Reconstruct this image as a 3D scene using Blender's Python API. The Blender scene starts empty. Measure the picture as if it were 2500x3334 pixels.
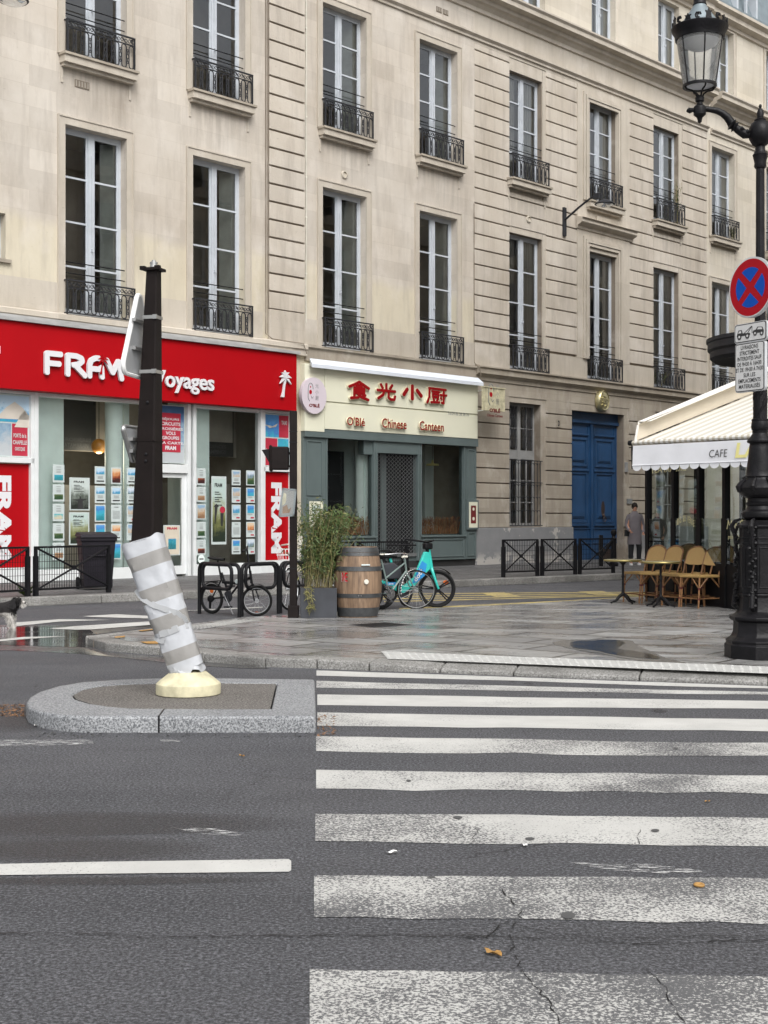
import bpy, bmesh, math, random
from mathutils import Vector, Matrix, noise
R = math.radians
random.seed(7)
C = bpy.context.scene.collection
SC = bpy.context.scene
# ------------------------------------------------------------------ camera
FPX = 4400.0; HOR = 1690.0; CX = 1250.0; CAMZ = 1.42        # focal length and horizon in photo pixels
cam = bpy.data.cameras.new('camera'); camo = bpy.data.objects.new('camera', cam); C.objects.link(camo)
camo.location = (0, 0, CAMZ); camo.rotation_euler = (R(90), 0, 0)
cam.sensor_fit = 'VERTICAL'; cam.sensor_height = 36.0; cam.lens = 36.0 * FPX / 3334.0
cam.shift_y = (HOR - 1667.0) / 3334.0; cam.clip_end = 600
SC.camera = camo
# ------------------------------------------------------------------ sky, sun, exposure
w = bpy.data.worlds.new('World'); SC.world = w; w.use_nodes = True
nt = w.node_tree; nt.nodes.clear()
sky = nt.nodes.new('ShaderNodeTexSky'); sky.sky_type = 'NISHITA'; sky.sun_disc = False
SUN_EL, SUN_AZ = R(48), R(163)
sky.sun_elevation = SUN_EL; sky.sun_rotation = SUN_AZ; sky.dust_density = 4.0; sky.air_density = 1.0; sky.ozone_density = 1.0
hs = nt.nodes.new('ShaderNodeHueSaturation'); hs.inputs['Saturation'].default_value = 0.18
bg = nt.nodes.new('ShaderNodeBackground'); bg.inputs['Strength'].default_value = 0.15
ow = nt.nodes.new('ShaderNodeOutputWorld')
nt.links.new(sky.outputs[0], hs.inputs['Color']); nt.links.new(hs.outputs[0], bg.inputs[0]); nt.links.new(bg.outputs[0], ow.inputs[0])
sl = bpy.data.lights.new('sun', 'SUN'); sl.energy = 1.55; sl.angle = R(40); sl.color = (1.0, 0.985, 0.96)
so = bpy.data.objects.new('sun', sl); C.objects.link(so)
sd = Vector((math.sin(SUN_AZ) * math.cos(SUN_EL), math.cos(SUN_AZ) * math.cos(SUN_EL), math.sin(SUN_EL)))
so.rotation_euler = sd.to_track_quat('Z', 'Y').to_euler(); so.location = (0, -10, 30)
SC.view_settings.view_transform = 'Standard'; SC.view_settings.look = 'None'
SC.view_settings.exposure = 0.45; SC.view_settings.gamma = 1.0
# ------------------------------------------------------------------ places: photo pixel -> real point
def P(x, y, Y): return Vector(((x - CX) / FPX * Y, Y, CAMZ + (HOR - y) / FPX * Y))
def G(x, y, z=0.0):
    Y = (CAMZ - z) * FPX / (y - HOR); return Vector(((x - CX) / FPX * Y, Y, z))
TH = math.atan2(FPX, 5500 - CX)                              # direction of the long facade
U = Vector((math.cos(TH), math.sin(TH), 0)); N = Vector((math.sin(TH), -math.cos(TH), 0))
P0 = Vector(((627 - CX) / FPX * 31.06, 31.06, 0))
def F(x, y, off=0.0):
    d = Vector(((x - CX) / FPX, 1.0, 0)); t = (off + P0.dot(N)) / d.dot(N)
    return (t * d - P0).dot(U), CAMZ + t * (HOR - y) / FPX
def fs(x, off=0.0): return F(x, 1690, off)[0]
def fz(x, y, off=0.0): return F(x, y, off)[1]
def FW(s, off, z): v = P0 + U * s + N * off; v.z = z; return v
# ------------------------------------------------------------------ mesh builder
class MB:
    def __init__(s): s.v = []; s.f = []; s.m = []; s.sm = []
    def add(s, vs, fs_, m=0, sm=False):
        b = len(s.v); s.v += [tuple(v) for v in vs]
        for f in fs_: s.f.append([b + i for i in f]); s.m.append(m); s.sm.append(sm)
    def box(s, x0, x1, y0, y1, z0, z1, m=0, M=None):
        vs = [Vector(p) for p in ((x0,y0,z0),(x1,y0,z0),(x1,y1,z0),(x0,y1,z0),(x0,y0,z1),(x1,y0,z1),(x1,y1,z1),(x0,y1,z1))]
        if M is not None: vs = [M @ v for v in vs]
        s.add(vs, [(0,3,2,1),(4,5,6,7),(0,1,5,4),(1,2,6,5),(2,3,7,6),(3,0,4,7)], m)
    def quad(s, a, b, c, d, m=0): s.add([a, b, c, d], [(0,1,2,3)], m)
    def poly(s, pts, m=0): s.add(pts, [tuple(range(len(pts)))], m)
    def prism(s, pts, vec, m=0, mside=None):
        n = len(pts); vec = Vector(vec); a = [Vector(p) for p in pts]; b = [p + vec for p in a]
        base = len(s.v); s.v += [tuple(v) for v in a + b]
        s.f.append([base + i for i in range(n)]); s.m.append(m); s.sm.append(False)
        s.f.append([base + n + i for i in reversed(range(n))]); s.m.append(m); s.sm.append(False)
        for i in range(n):
            j = (i + 1) % n; s.f.append([base+j, base+i, base+n+i, base+n+j]); s.m.append(m if mside is None else mside); s.sm.append(False)
    def tube(s, pts, r, n=6, m=0, closed=False, sm=True, cap=True):
        pts = [Vector(p) for p in pts]; k = len(pts)
        rr = r if isinstance(r, (list, tuple)) else [r] * k
        up = None; base = len(s.v)
        for i, p in enumerate(pts):
            if closed: t = pts[(i+1) % k] - pts[i-1]
            else: t = pts[min(i+1, k-1)] - pts[max(i-1, 0)]
            if t.length < 1e-9: t = Vector((0,0,1))
            t.normalize()
            if up is None: up = t.orthogonal().normalized()
            up = (up - t * up.dot(t))
            up = up.normalized() if up.length > 1e-6 else t.orthogonal().normalized()
            q = t.cross(up)
            for a in range(n):
                an = 2 * math.pi * a / n; s.v.append(tuple(p + (up * math.cos(an) + q * math.sin(an)) * rr[i]))
        for i in range(k if closed else k - 1):
            i2 = (i + 1) % k
            for a in range(n):
                b = (a + 1) % n
                s.f.append([base+i*n+a, base+i*n+b, base+i2*n+b, base+i2*n+a]); s.m.append(m); s.sm.append(sm)
        if cap and not closed:
            s.f.append([base + a for a in reversed(range(n))]); s.m.append(m); s.sm.append(False)
            s.f.append([base + (k-1)*n + a for a in range(n)]); s.m.append(m); s.sm.append(False)
    def lathe(s, prof, n=24, c=(0,0,0), m=0, sm=True, ph=0.0, sx=1.0, sy=1.0, M=None, wob=None, cap=True):
        base = len(s.v); k = len(prof)
        for (r, z) in prof:
            for a in range(n):
                an = ph + 2 * math.pi * a / n; q = r * (wob(an, z) if wob else 1.0)
                v = Vector((c[0] + q * sx * math.cos(an), c[1] + q * sy * math.sin(an), c[2] + z))
                if M is not None: v = M @ v
                s.v.append(tuple(v))
        for i in range(k - 1):
            for a in range(n):
                b = (a + 1) % n
                s.f.append([base+i*n+a, base+i*n+b, base+(i+1)*n+b, base+(i+1)*n+a]); s.m.append(m); s.sm.append(sm)
        for i, rev in ((0, True), (k - 1, False)):
            if cap and prof[i][0] > 1e-4:
                f = [base + i*n + a for a in range(n)]
                s.f.append(f[::-1] if rev else f); s.m.append(m); s.sm.append(False)
    def mesh(s, name, mats):
        me = bpy.data.meshes.new(name); me.from_pydata(s.v, [], s.f)
        if not isinstance(mats, (list, tuple)): mats = [mats]
        for m_ in mats: me.materials.append(m_)
        me.polygons.foreach_set('material_index', s.m); me.polygons.foreach_set('use_smooth', s.sm)
        me.update()
        if any(s.sm): me.set_sharp_from_angle(angle=R(38))
        return me
    def build(s, name, mats, parent=None, loc=None, rz=None, bevel=None):
        return link(name, s.mesh(name, mats), parent, loc, rz, bevel)
def link(name, me, parent=None, loc=None, rz=None, bevel=None):
    o = bpy.data.objects.new(name, me); C.objects.link(o)
    if parent is not None: o.parent = parent
    if loc is not None: o.location = loc
    if rz is not None: o.rotation_euler = (0, 0, rz)
    if bevel:
        b = o.modifiers.new('bevel', 'BEVEL'); b.width = bevel; b.segments = 2; b.limit_method = 'ANGLE'; b.angle_limit = R(40)
        wn = o.modifiers.new('wn', 'WEIGHTED_NORMAL')
    return o
def tag(o, label=None, cat=None, group=None, kind=None):
    if label: o['label'] = label
    if cat: o['category'] = cat
    if group: o['group'] = group
    if kind: o['kind'] = kind
    return o
def empty(name, loc=(0,0,0), rz=0.0):
    o = bpy.data.objects.new(name, None); C.objects.link(o); o.location = loc; o.rotation_euler = (0,0,rz)
    o.empty_display_size = 0.1; return o
def copy_tree(o, parent=None):
    c = o.copy(); C.objects.link(c); c.parent = parent
    for ch in list(o.children): copy_tree(ch, c)
    return c
def offset_poly(pts, d):
    n = len(pts); out = []
    for i in range(n):
        a, b, c = Vector(pts[i-1][:2]), Vector(pts[i][:2]), Vector(pts[(i+1) % n][:2])
        e1 = (b - a).normalized(); e2 = (c - b).normalized()
        n1 = Vector((-e1.y, e1.x)); n2 = Vector((-e2.y, e2.x)); m_ = (n1 + n2)
        m_ = m_.normalized() if m_.length > 1e-6 else n1
        out.append(b + m_ * d / max(0.5, m_.dot(n1)))
    return out
def ccw(pts):
    a = sum(pts[i-1][0] * pts[i][1] - pts[i][0] * pts[i-1][1] for i in range(len(pts)))
    return pts if a > 0 else pts[::-1]
# text -> mesh, fitted in a box (x0..x1, z0..z1), facing local -y at depth y
def text(mb, s, x0, x1, z0, z1, y, depth=0.0, m=0, bold=0.0, shear=0.0, sp=1.0, M=None, mside=None, width_only=False):
    c = bpy.data.curves.new('t', 'FONT'); c.body = s; c.extrude = 0.0; c.offset = bold; c.shear = shear; c.space_character = sp; c.size = 1.0
    c.align_x = 'CENTER'; c.resolution_u = 4; c.space_line = 0.95
    o = bpy.data.objects.new('t', c); C.objects.link(o); bpy.context.view_layer.update()
    dg = bpy.context.evaluated_depsgraph_get(); me = bpy.data.meshes.new_from_object(o.evaluated_get(dg))
    vs = [v.co.copy() for v in me.vertices]; fc = [tuple(p.vertices) for p in me.polygons]
    edges = {}
    for f in fc:
        for i in range(len(f)):
            a, b = f[i-1], f[i]; k = (min(a,b), max(a,b)); edges.setdefault(k, []).append((a, b))
    bpy.data.objects.remove(o); bpy.data.curves.remove(c); bpy.data.meshes.remove(me)
    if not vs: return
    ax, bx = min(v.x for v in vs), max(v.x for v in vs); ay, by = min(v.y for v in vs), max(v.y for v in vs)
    sz = (z1 - z0) / (by - ay); sx = (x1 - x0) / (bx - ax)
    if width_only: sz = sx
    out = [Vector((x0 + (v.x - ax) * sx, y, z0 + (v.y - ay) * sz)) for v in vs]
    T = (lambda v: M @ v) if M is not None else (lambda v: v)
    mb.add([T(v) for v in out], fc, m)
    if depth > 0:
        bk = [v + Vector((0, depth, 0)) for v in out]; base = len(mb.v)
        mb.v += [tuple(T(v)) for v in out + bk]; k = len(out)
        for e, l in edges.items():
            if len(l) == 1:
                a, b = l[0]; mb.f.append([base+b, base+a, base+k+a, base+k+b]); mb.m.append(m if mside is None else mside); mb.sm.append(False)
# ------------------------------------------------------------------ materials
MT = {}
class NT:
    def __init__(s, name):
        s.m = bpy.data.materials.new(name); s.m.use_nodes = True; s.t = s.m.node_tree; s.b = s.t.nodes['Principled BSDF']
        s.co = s.t.nodes.new('ShaderNodeTexCoord').outputs['Object']; MT[name] = s.m
    def n(s, k, **kw):
        o = s.t.nodes.new('ShaderNode' + k)
        for a, v in kw.items(): setattr(o, a, v)
        return o
    def L(s, a, b): s.t.links.new(a, b)
    def mapp(s, scale=(1,1,1), rot=(0,0,0), loc=(0,0,0), src=None):
        o = s.n('Mapping'); o.inputs['Scale'].default_value = scale; o.inputs['Rotation'].default_value = rot; o.inputs['Location'].default_value = loc
        s.L(src or s.co, o.inputs[0]); return o.outputs[0]
    def noise(s, scale, det=4, rough=0.55, src=None, dist=0.0):
        o = s.n('TexNoise'); o.inputs['Scale'].default_value = scale; o.inputs['Detail'].default_value = det
        o.inputs['Roughness'].default_value = rough; o.inputs['Distortion'].default_value = dist; s.L(src or s.co, o.inputs['Vector']); return o.outputs[0]
    def ramp(s, fac, stops):
        o = s.n('ValToRGB'); e = o.color_ramp.elements
        while len(e) < len(stops): e.new(0.5)
        for i, (p, c) in enumerate(stops):
            e[i].position = p; e[i].color = (c, c, c, 1) if not isinstance(c, tuple) else (*c, 1)
        s.L(fac, o.inputs[0]); return o.outputs[0]
    def mix(s, fac, a, b, mode='MIX'):
        o = s.n('Mix', data_type='RGBA', blend_type=mode)
        for i, v in ((0, fac), (6, a), (7, b)):
            if hasattr(v, 'links') or hasattr(v, 'is_linked'): s.L(v, o.inputs[i])
            else: o.inputs[i].default_value = v if i == 0 else (*v, 1)
        return o.outputs[2]
    def math(s, op, a, b=None, clamp=False):
        o = s.n('Math', operation=op, use_clamp=clamp)
        for i, v in enumerate((a, b)):
            if v is None: continue
            if hasattr(v, 'is_linked'): s.L(v, o.inputs[i])
            else: o.inputs[i].default_value = v
        return o.outputs[0]
    def sep(s, src=None):
        o = s.n('SeparateXYZ'); s.L(src or s.co, o.inputs[0]); return o.outputs
    def base(s, c):
        if hasattr(c, 'is_linked'): s.L(c, s.b.inputs['Base Color'])
        else: s.b.inputs['Base Color'].default_value = (*c, 1)
    def rough(s, c):
        if hasattr(c, 'is_linked'): s.L(c, s.b.inputs['Roughness'])
        else: s.b.inputs['Roughness'].default_value = c
    def bump(s, h, strength=0.3, dist=0.02):
        o = s.n('Bump'); o.inputs['Strength'].default_value = strength; o.inputs['Distance'].default_value = dist
        s.L(h, o.inputs['Height']); s.L(o.outputs[0], s.b.inputs['Normal'])
def plain(name, c, rough=0.6, metal=0.0, var=0.15, vs=3.0, bump=0.0, bs=40, spec=None):
    k = NT(name); a = tuple(x * (1 - var) for x in c); b = tuple(min(1, x * (1 + var)) for x in c)
    k.base(k.mix(k.ramp(k.noise(vs, 5), [(0.3, 0.0), (0.7, 1.0)]), a, b)); k.rough(rough); k.b.inputs['Metallic'].default_value = metal
    if spec is not None: k.b.inputs['Specular IOR Level'].default_value = spec
    if bump: k.bump(k.noise(bs, 3), bump, 0.01)
    return k.m
def stone(name, c1, c2, yellow=False, course=0.434, z0=0.0, blen=1.3, dirt=0.35, grain=0.5):
    k = NT(name)
    X = k.sep()
    big = k.ramp(k.noise(0.55, 5, 0.6), [(0.32, 0.0), (0.68, 1.0)])
    col = k.mix(big, c1, c2)
    br = k.n('TexBrick'); br.offset = 0.5; br.inputs['Scale'].default_value = 1.0
    cb = k.n('CombineXYZ'); k.L(X[0], cb.inputs[0]); k.L(k.math('SUBTRACT', X[2], z0), cb.inputs[1]); k.L(cb.outputs[0], br.inputs['Vector'])
    br.inputs['Brick Width'].default_value = blen; br.inputs['Row Height'].default_value = course; br.inputs['Mortar Size'].default_value = 0.006
    br.inputs['Mortar Smooth'].default_value = 0.6; br.inputs['Bias'].default_value = 0.0
    br.inputs['Color1'].default_value = (0.87, 0.865, 0.855, 1); br.inputs['Color2'].default_value = (1.06, 1.06, 1.05, 1); br.inputs['Mortar'].default_value = (0.84, 0.82, 0.79, 1)
    col = k.mix(0.75, col, br.outputs['Color'], 'MULTIPLY')
    if yellow:   # cleaned lower courses are a warmer stone
        h = k.math('ADD', X[2], k.math('MULTIPLY', k.math('SUBTRACT', k.noise(0.35, 1), 0.5), 0.9))
        col = k.mix(k.ramp(k.math('MULTIPLY', h, 0.1), [(0.765, 1.0), (0.79, 0.0)]), col, k.mix(big, (0.54, 0.48, 0.37), (0.63, 0.575, 0.455)))
    st = k.noise(1.0, 5, 0.65, k.mapp((3.2, 3.2, 0.45)))
    col = k.mix(k.math('MULTIPLY', k.ramp(st, [(0.48, 0.0), (0.70, 1.0)]), dirt), col, (0.25, 0.215, 0.18), 'MIX')
    lt = k.noise(1.7, 4, 0.6, k.mapp((1.0, 1.0, 0.7), loc=(4, 2, 9)))
    col = k.mix(k.math('MULTIPLY', k.ramp(lt, [(0.55, 0.0), (0.72, 1.0)]), 0.35), col, (0.68, 0.63, 0.57))
    pk = k.ramp(k.noise(9, 4, 0.7, k.mapp((1, 1, 1.8))), [(0.64, 0.0), (0.72, 1.0)])
    col = k.mix(k.math('MULTIPLY', pk, 0.35), col, (0.2, 0.17, 0.14))
    k.base(col); k.rough(0.88); k.b.inputs['Specular IOR Level'].default_value = 0.25
    k.bump(k.math('ADD', k.noise(18, 5, 0.7), k.math('MULTIPLY', k.noise(90, 2), 0.4)), grain, 0.012)
    return k.m
SC1, SC2 = (0.49, 0.435, 0.37), (0.61, 0.565, 0.505)
stone('wall_stone', SC1, SC2, yellow=True, z0=0.0)
stone('rustic_stone', (0.48, 0.425, 0.355), (0.585, 0.535, 0.47), dirt=0.45)
stone('trim_stone', (0.475, 0.425, 0.355), (0.57, 0.52, 0.45), course=9.0, blen=2.3, dirt=0.3)
stone('low_stone', (0.33, 0.285, 0.23), (0.43, 0.385, 0.32), dirt=0.5)
stone('groove_stone', (0.20, 0.165, 0.13), (0.27, 0.23, 0.185), dirt=0.4)
stone('upper_stone', (0.53, 0.48, 0.395), (0.62, 0.575, 0.50), dirt=0.2)
def asphalt(name, c1, c2, wet=0.0, rs=(1,1,1)):
    k = NT(name)
    gr = k.noise(68, 5, 0.8); sp = k.n('TexVoronoi'); sp.inputs['Scale'].default_value = 125; k.L(k.co, sp.inputs['Vector'])
    col = k.mix(k.ramp(k.noise(0.7, 5, 0.6, k.mapp(rs)), [(0.3, 0.0), (0.7, 1.0)]), c1, c2)
    lane = k.noise(0.9, 4, 0.6, k.mapp((0.22, 1.5, 1), rot=(0, 0, R(2)))); col = k.mix(k.ramp(lane, [(0.42, 0.0), (0.66, 0.55)]), col, tuple(x * 0.62 for x in c1))
    pt = k.noise(3.5, 3, 0.5); col = k.mix(k.ramp(pt, [(0.6, 0.0), (0.72, 0.35)]), col, tuple(x * 1.25 for x in c2))
    col = k.mix(k.ramp(gr, [(0.42, 0.97), (0.52, 0.0)]), col, tuple(x * 0.35 for x in c1))
    col = k.mix(k.ramp(gr, [(0.52, 0.0), (0.62, 0.85)]), col, tuple(x * 1.9 for x in c2))
    col = k.mix(k.math('MULTIPLY', k.ramp(sp.outputs['Color'], [(0.84, 0.0), (0.92, 1.0)]), 0.5), col, tuple(min(1, x * 2.6) for x in c2))
    # fine cracks
    cr = k.n('TexVoronoi'); cr.feature = 'DISTANCE_TO_EDGE'; cr.inputs['Scale'].default_value = 0.55
    mv = k.n('VectorMath', operation='ADD'); k.L(k.co, mv.inputs[0])
    wn = k.n('TexNoise'); wn.inputs['Scale'].default_value = 3.0; wn.inputs['Detail'].default_value = 6; k.L(k.co, wn.inputs['Vector'])
    sc = k.n('VectorMath', operation='SCALE'); sc.inputs['Scale'].default_value = 0.5; k.L(wn.outputs['Color'], sc.inputs[0]); k.L(sc.outputs[0], mv.inputs[1]); k.L(mv.outputs[0], cr.inputs['Vector'])
    crk = k.math('MULTIPLY', k.ramp(cr.outputs['Distance'], [(0.0, 1.0), (0.006, 0.0)]), k.ramp(k.noise(0.5, 3), [(0.5, 0.0), (0.6, 0.85)]))
    col = k.mix(crk, col, (0.012, 0.012, 0.012))
    k.base(col)
    k.rough(k.ramp(k.noise(0.8, 4), [(0.35, 0.42 if wet else 0.62), (0.7, 0.85)])); k.b.inputs['Specular IOR Level'].default_value = 0.35
    k.bump(k.math('ADD', gr, k.math('MULTIPLY', k.noise(45, 3), 0.5)), 0.8, 0.015)
    return k.m
asphalt('road_asphalt', (0.080, 0.081, 0.088), (0.108, 0.109, 0.118))
asphalt('walk_asphalt', (0.11, 0.108, 0.108), (0.145, 0.142, 0.142), wet=1)
asphalt('island_asphalt', (0.15, 0.138, 0.125), (0.19, 0.178, 0.165))
asphalt('dark_patch', (0.035, 0.034, 0.034), (0.075, 0.074, 0.075))
def paint_road(name, col, wear, c=(0.10, 0.10, 0.103), sc=75):
    k = NT(name)
    a = k.noise(sc, 5, 0.75); b = k.noise(0.9, 4, 0.6)
    thr = k.math('ADD', a, k.math('MULTIPLY', k.math('SUBTRACT', b, 0.5), 0.55))
    msk = k.ramp(thr, [(wear, 1.0), (wear + 0.06, 0.0)])
    pc = k.mix(k.ramp(k.noise(2.5, 4), [(0.3, 0.0), (0.7, 1.0)]), tuple(x * 0.82 for x in col), col)
    k.base(k.mix(msk, pc, c)); k.rough(0.75); k.b.inputs['Specular IOR Level'].default_value = 0.3
    k.bump(k.noise(120, 2), 0.4, 0.01); return k.m
paint_road('marking_fresh', (0.53, 0.525, 0.50), 0.33)
paint_road('marking_worn', (0.52, 0.515, 0.49), 0.43)
paint_road('marking_faded', (0.52, 0.515, 0.49), 0.485, sc=85)
paint_road('marking_yellow', (0.50, 0.40, 0.16), 0.42)
k = NT('marking_ghost'); k.base((0.55, 0.55, 0.54)); k.rough(0.8); t_ = k.n('BsdfTransparent'); m_ = k.n('MixShader'); k.L(k.ramp(k.noise(30, 5, 0.8, k.mapp((0.35, 1.6, 1))), [(0.50, 0.0), (0.58, 0.85)]), m_.inputs[0]); k.L(t_.outputs[0], m_.inputs[1]); k.L(k.b.outputs[0], m_.inputs[2]); k.L(m_.outputs[0], k.t.nodes['Material Output'].inputs[0])
def granite(name, a, b, s=160, wet=0.5):
    k = NT(name); n1 = k.ramp(k.noise(s, 3, 0.7), [(0.38, 0.0), (0.6, 1.0)]); col = k.mix(n1, a, b)
    col = k.mix(k.ramp(k.noise(1.5, 4), [(0.4, 0.0), (0.75, wet)]), col, tuple(x * 0.45 for x in a))
    sp = k.ramp(k.noise(s * 1.7, 1, 0.5), [(0.66, 0.0), (0.7, 1.0)]); col = k.mix(sp, col, (0.06, 0.06, 0.062))
    k.base(col); k.rough(0.6); k.bump(k.noise(60, 4), 0.35, 0.01); return k.m
granite('granite_light', (0.085, 0.09, 0.098), (0.37, 0.38, 0.39), 75, 0.2)
granite('granite_kerb', (0.13, 0.125, 0.115), (0.34, 0.335, 0.32), 60, 0.7)
def paving(name):
    k = NT(name)
    br = k.n('TexBrick'); br.offset = 0.37; br.squash = 1.0
    wob = k.n('TexNoise'); wob.inputs['Scale'].default_value = 1.1; k.L(k.co, wob.inputs['Vector'])
    sc = k.n('VectorMath', operation='SCALE'); sc.inputs['Scale'].default_value = 0.07; k.L(wob.outputs['Color'], sc.inputs[0])
    mv = k.n('VectorMath', operation='ADD'); k.L(k.mapp(rot=(0, 0, R(38))), mv.inputs[0]); k.L(sc.outputs[0], mv.inputs[1])
    k.L(mv.outputs[0], br.inputs['Vector']); br.inputs['Scale'].default_value = 1.0
    br.inputs['Brick Width'].default_value = 1.05; br.inputs['Row Height'].default_value = 0.62; br.inputs['Mortar Size'].default_value = 0.034; br.inputs['Mortar Smooth'].default_value = 0.5
    br.inputs['Color1'].default_value = (0.19, 0.19, 0.195, 1); br.inputs['Color2'].default_value = (0.33, 0.33, 0.325, 1); br.inputs['Mortar'].default_value = (0.035, 0.032, 0.03, 1)
    col = k.mix(k.ramp(k.noise(1.2, 6, 0.7), [(0.35, 0.0), (0.7, 0.6)]), br.outputs['Color'], (0.20, 0.185, 0.165))
    streak = k.ramp(k.noise(2.2, 5, 0.65, k.mapp((0.35, 1.6, 1))), [(0.52, 0.0), (0.66, 0.75)])
    col = k.mix(k.math('MULTIPLY', streak, 0.7), col, (0.10, 0.098, 0.095))
    lite = k.ramp(k.noise(1.6, 5, 0.65, k.mapp((0.4, 1.5, 1), loc=(7, 3, 0))), [(0.55, 0.0), (0.72, 0.6)])
    col = k.mix(lite, col, (0.46, 0.47, 0.48))
    k.base(col)
    wetn = k.ramp(k.noise(0.8, 5, 0.7, k.mapp((0.6, 1.3, 1), loc=(2, 5, 0))), [(0.44, 0.16), (0.66, 0.56)])
    k.rough(wetn); k.b.inputs['Specular IOR Level'].default_value = 0.5
    k.bump(k.math('ADD', k.math('MULTIPLY', br.outputs['Fac'], -1.5), k.math('MULTIPLY', k.noise(14, 5, 0.6), 0.35)), 0.35, 0.01); return k.m
paving('slab_paving')
k = NT('wet_water'); k.base((0.045, 0.044, 0.043)); k.rough(k.ramp(k.noise(2.5, 4), [(0.3, 0.03), (0.7, 0.16)])); k.b.inputs['Specular IOR Level'].default_value = 0.6; k.bump(k.noise(2.2, 3), 0.025, 0.02)
k = NT('damp_road'); k.base(k.mix(k.ramp(k.noise(25, 4), [(0.3, 0.0), (0.7, 1.0)]), (0.045, 0.044, 0.044), (0.075, 0.074, 0.075))); k.rough(k.ramp(k.noise(1.3, 4), [(0.35, 0.06), (0.65, 0.4)]))
k = NT('clean_water'); k.base((0.055, 0.056, 0.058)); k.rough(k.ramp(k.noise(3.5, 4), [(0.3, 0.05), (0.7, 0.2)]))
def glass(name, tint=(0.82, 0.86, 0.85), refl=1.0, dirt=0.0):
    k = NT(name); t = k.t; out = t.nodes['Material Output']
    tr = k.n('BsdfTransparent'); tr.inputs[0].default_value = (*tint, 1)
    gl = k.n('BsdfGlossy'); gl.inputs[0].default_value = (0.9, 0.92, 0.94, 1); gl.inputs['Roughness'].default_value = 0.015
    fr = k.n('Fresnel'); fr.inputs['IOR'].default_value = 1.5
    bp = k.n('Bump'); bp.inputs['Strength'].default_value = 0.05; bp.inputs['Distance'].default_value = 0.05; k.L(k.noise(1.4, 1), bp.inputs['Height']); k.L(bp.outputs[0], gl.inputs['Normal'])
    mx = k.n('MixShader'); k.L(k.math('MULTIPLY', fr.outputs[0], refl, True), mx.inputs[0]); k.L(tr.outputs[0], mx.inputs[1]); k.L(gl.outputs[0], mx.inputs[2])
    if dirt:
        df = k.n('BsdfDiffuse'); df.inputs[0].default_value = (0.6, 0.6, 0.58, 1); m2 = k.n('MixShader')
        k.L(k.math('MULTIPLY', k.ramp(k.noise(3, 5), [(0.3, 0.2), (0.75, 1.0)]), dirt), m2.inputs[0]); k.L(mx.outputs[0], m2.inputs[1]); k.L(df.outputs[0], m2.inputs[2]); mx = m2
    k.L(mx.outputs[0], out.inputs[0]); return k.m
glass('window_glass', (0.88, 0.89, 0.87), 2.7); glass('shop_glass', (0.93, 0.97, 0.96), 0.8); glass('cafe_glass', (0.84, 0.88, 0.86), 1.1); glass('lantern_glass', (0.9, 0.92, 0.94), 1.4, 0.34)
glass('wrap_plastic', (0.88, 0.9, 0.9), 1.6, 0.25)
plain('frame_white', (0.48, 0.512, 0.55), 0.5, var=0.08); plain('frame_bright', (0.68, 0.70, 0.70), 0.4, var=0.06)
plain('iron', (0.009, 0.009, 0.0105), 0.5, var=0.3, vs=8, spec=0.2); plain('iron_grey', (0.028, 0.029, 0.033), 0.55, var=0.2, spec=0.25)
plain('cast_iron', (0.007, 0.0066, 0.0078), 0.45, var=0.5, vs=9, bump=0.35, bs=45, spec=0.22)
plain('pole_brown', (0.010, 0.007, 0.0065), 0.55, var=0.25, vs=6, spec=0.15); plain('steel', (0.45, 0.45, 0.44), 0.35, 0.9)
plain('galv', (0.42, 0.43, 0.44), 0.5, 0.5); plain('alu', (0.70, 0.71, 0.72), 0.35, 0.7)
plain('rubber', (0.011, 0.011, 0.011), 0.7, spec=0.2); plain('white_paint', (0.75, 0.75, 0.74), 0.5, var=0.06); plain('black_paint', (0.008, 0.008, 0.009), 0.45, spec=0.2)
plain('room_dark', (0.36, 0.325, 0.28), 0.9, var=0.3, vs=1.0); plain('room_beige', (0.52, 0.48, 0.42), 0.9, var=0.2, vs=1); plain('shutter_paint', (0.66, 0.72, 0.69), 0.6); k = NT('curtain'); k.base((0.72, 0.73, 0.72)); k.rough(0.9); t_ = k.n('BsdfTransparent'); m_ = k.n('MixShader'); m_.inputs[0].default_value = 0.55; k.L(t_.outputs[0], m_.inputs[1]); k.L(k.b.outputs[0], m_.inputs[2]); k.L(m_.outputs[0], k.t.nodes['Material Output'].inputs[0])
plain('shop_interior', (0.30, 0.27, 0.22), 0.9); plain('mint_wall', (0.74, 0.84, 0.81), 0.7, var=0.06); plain('tin_grey', (0.36, 0.36, 0.355), 0.5, var=0.15)
plain('shop_red', (0.37, 0.001, 0.005), 0.5, var=0.05, vs=1, spec=0.2); plain('letter_white', (0.68, 0.68, 0.70), 0.4, var=0.02)
plain('panel_crimson', (0.42, 0.025, 0.05), 0.5, var=0.05); plain('shop_green', (0.112, 0.143, 0.142), 0.45, var=0.08, vs=2); plain('shop_cream', (0.74, 0.73, 0.58), 0.5, var=0.04, vs=1)
plain('sign_red', (0.26, 0.004, 0.006), 0.5, var=0.08, spec=0.2); plain('letter_edge', (0.75, 0.68, 0.50), 0.5); plain('awning_blue_white', (0.66, 0.70, 0.76), 0.6, var=0.04)
plain('gum_grey', (0.07, 0.07, 0.07), 0.7); plain('ink', (0.03, 0.03, 0.03), 0.6); plain('ink_grey', (0.22, 0.23, 0.23), 0.6); plain('ink_dark_red', (0.16, 0.02, 0.02), 0.6)
plain('door_blue', (0.018, 0.062, 0.15), 0.42, var=0.22, vs=1.6, bump=0.15); plain('door_scuff', (0.035, 0.022, 0.018), 0.7, var=0.5, vs=5)
plain('brass', (0.62, 0.56, 0.33), 0.38, 0.85, var=0.3, vs=8, bump=0.5, bs=12)
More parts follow.
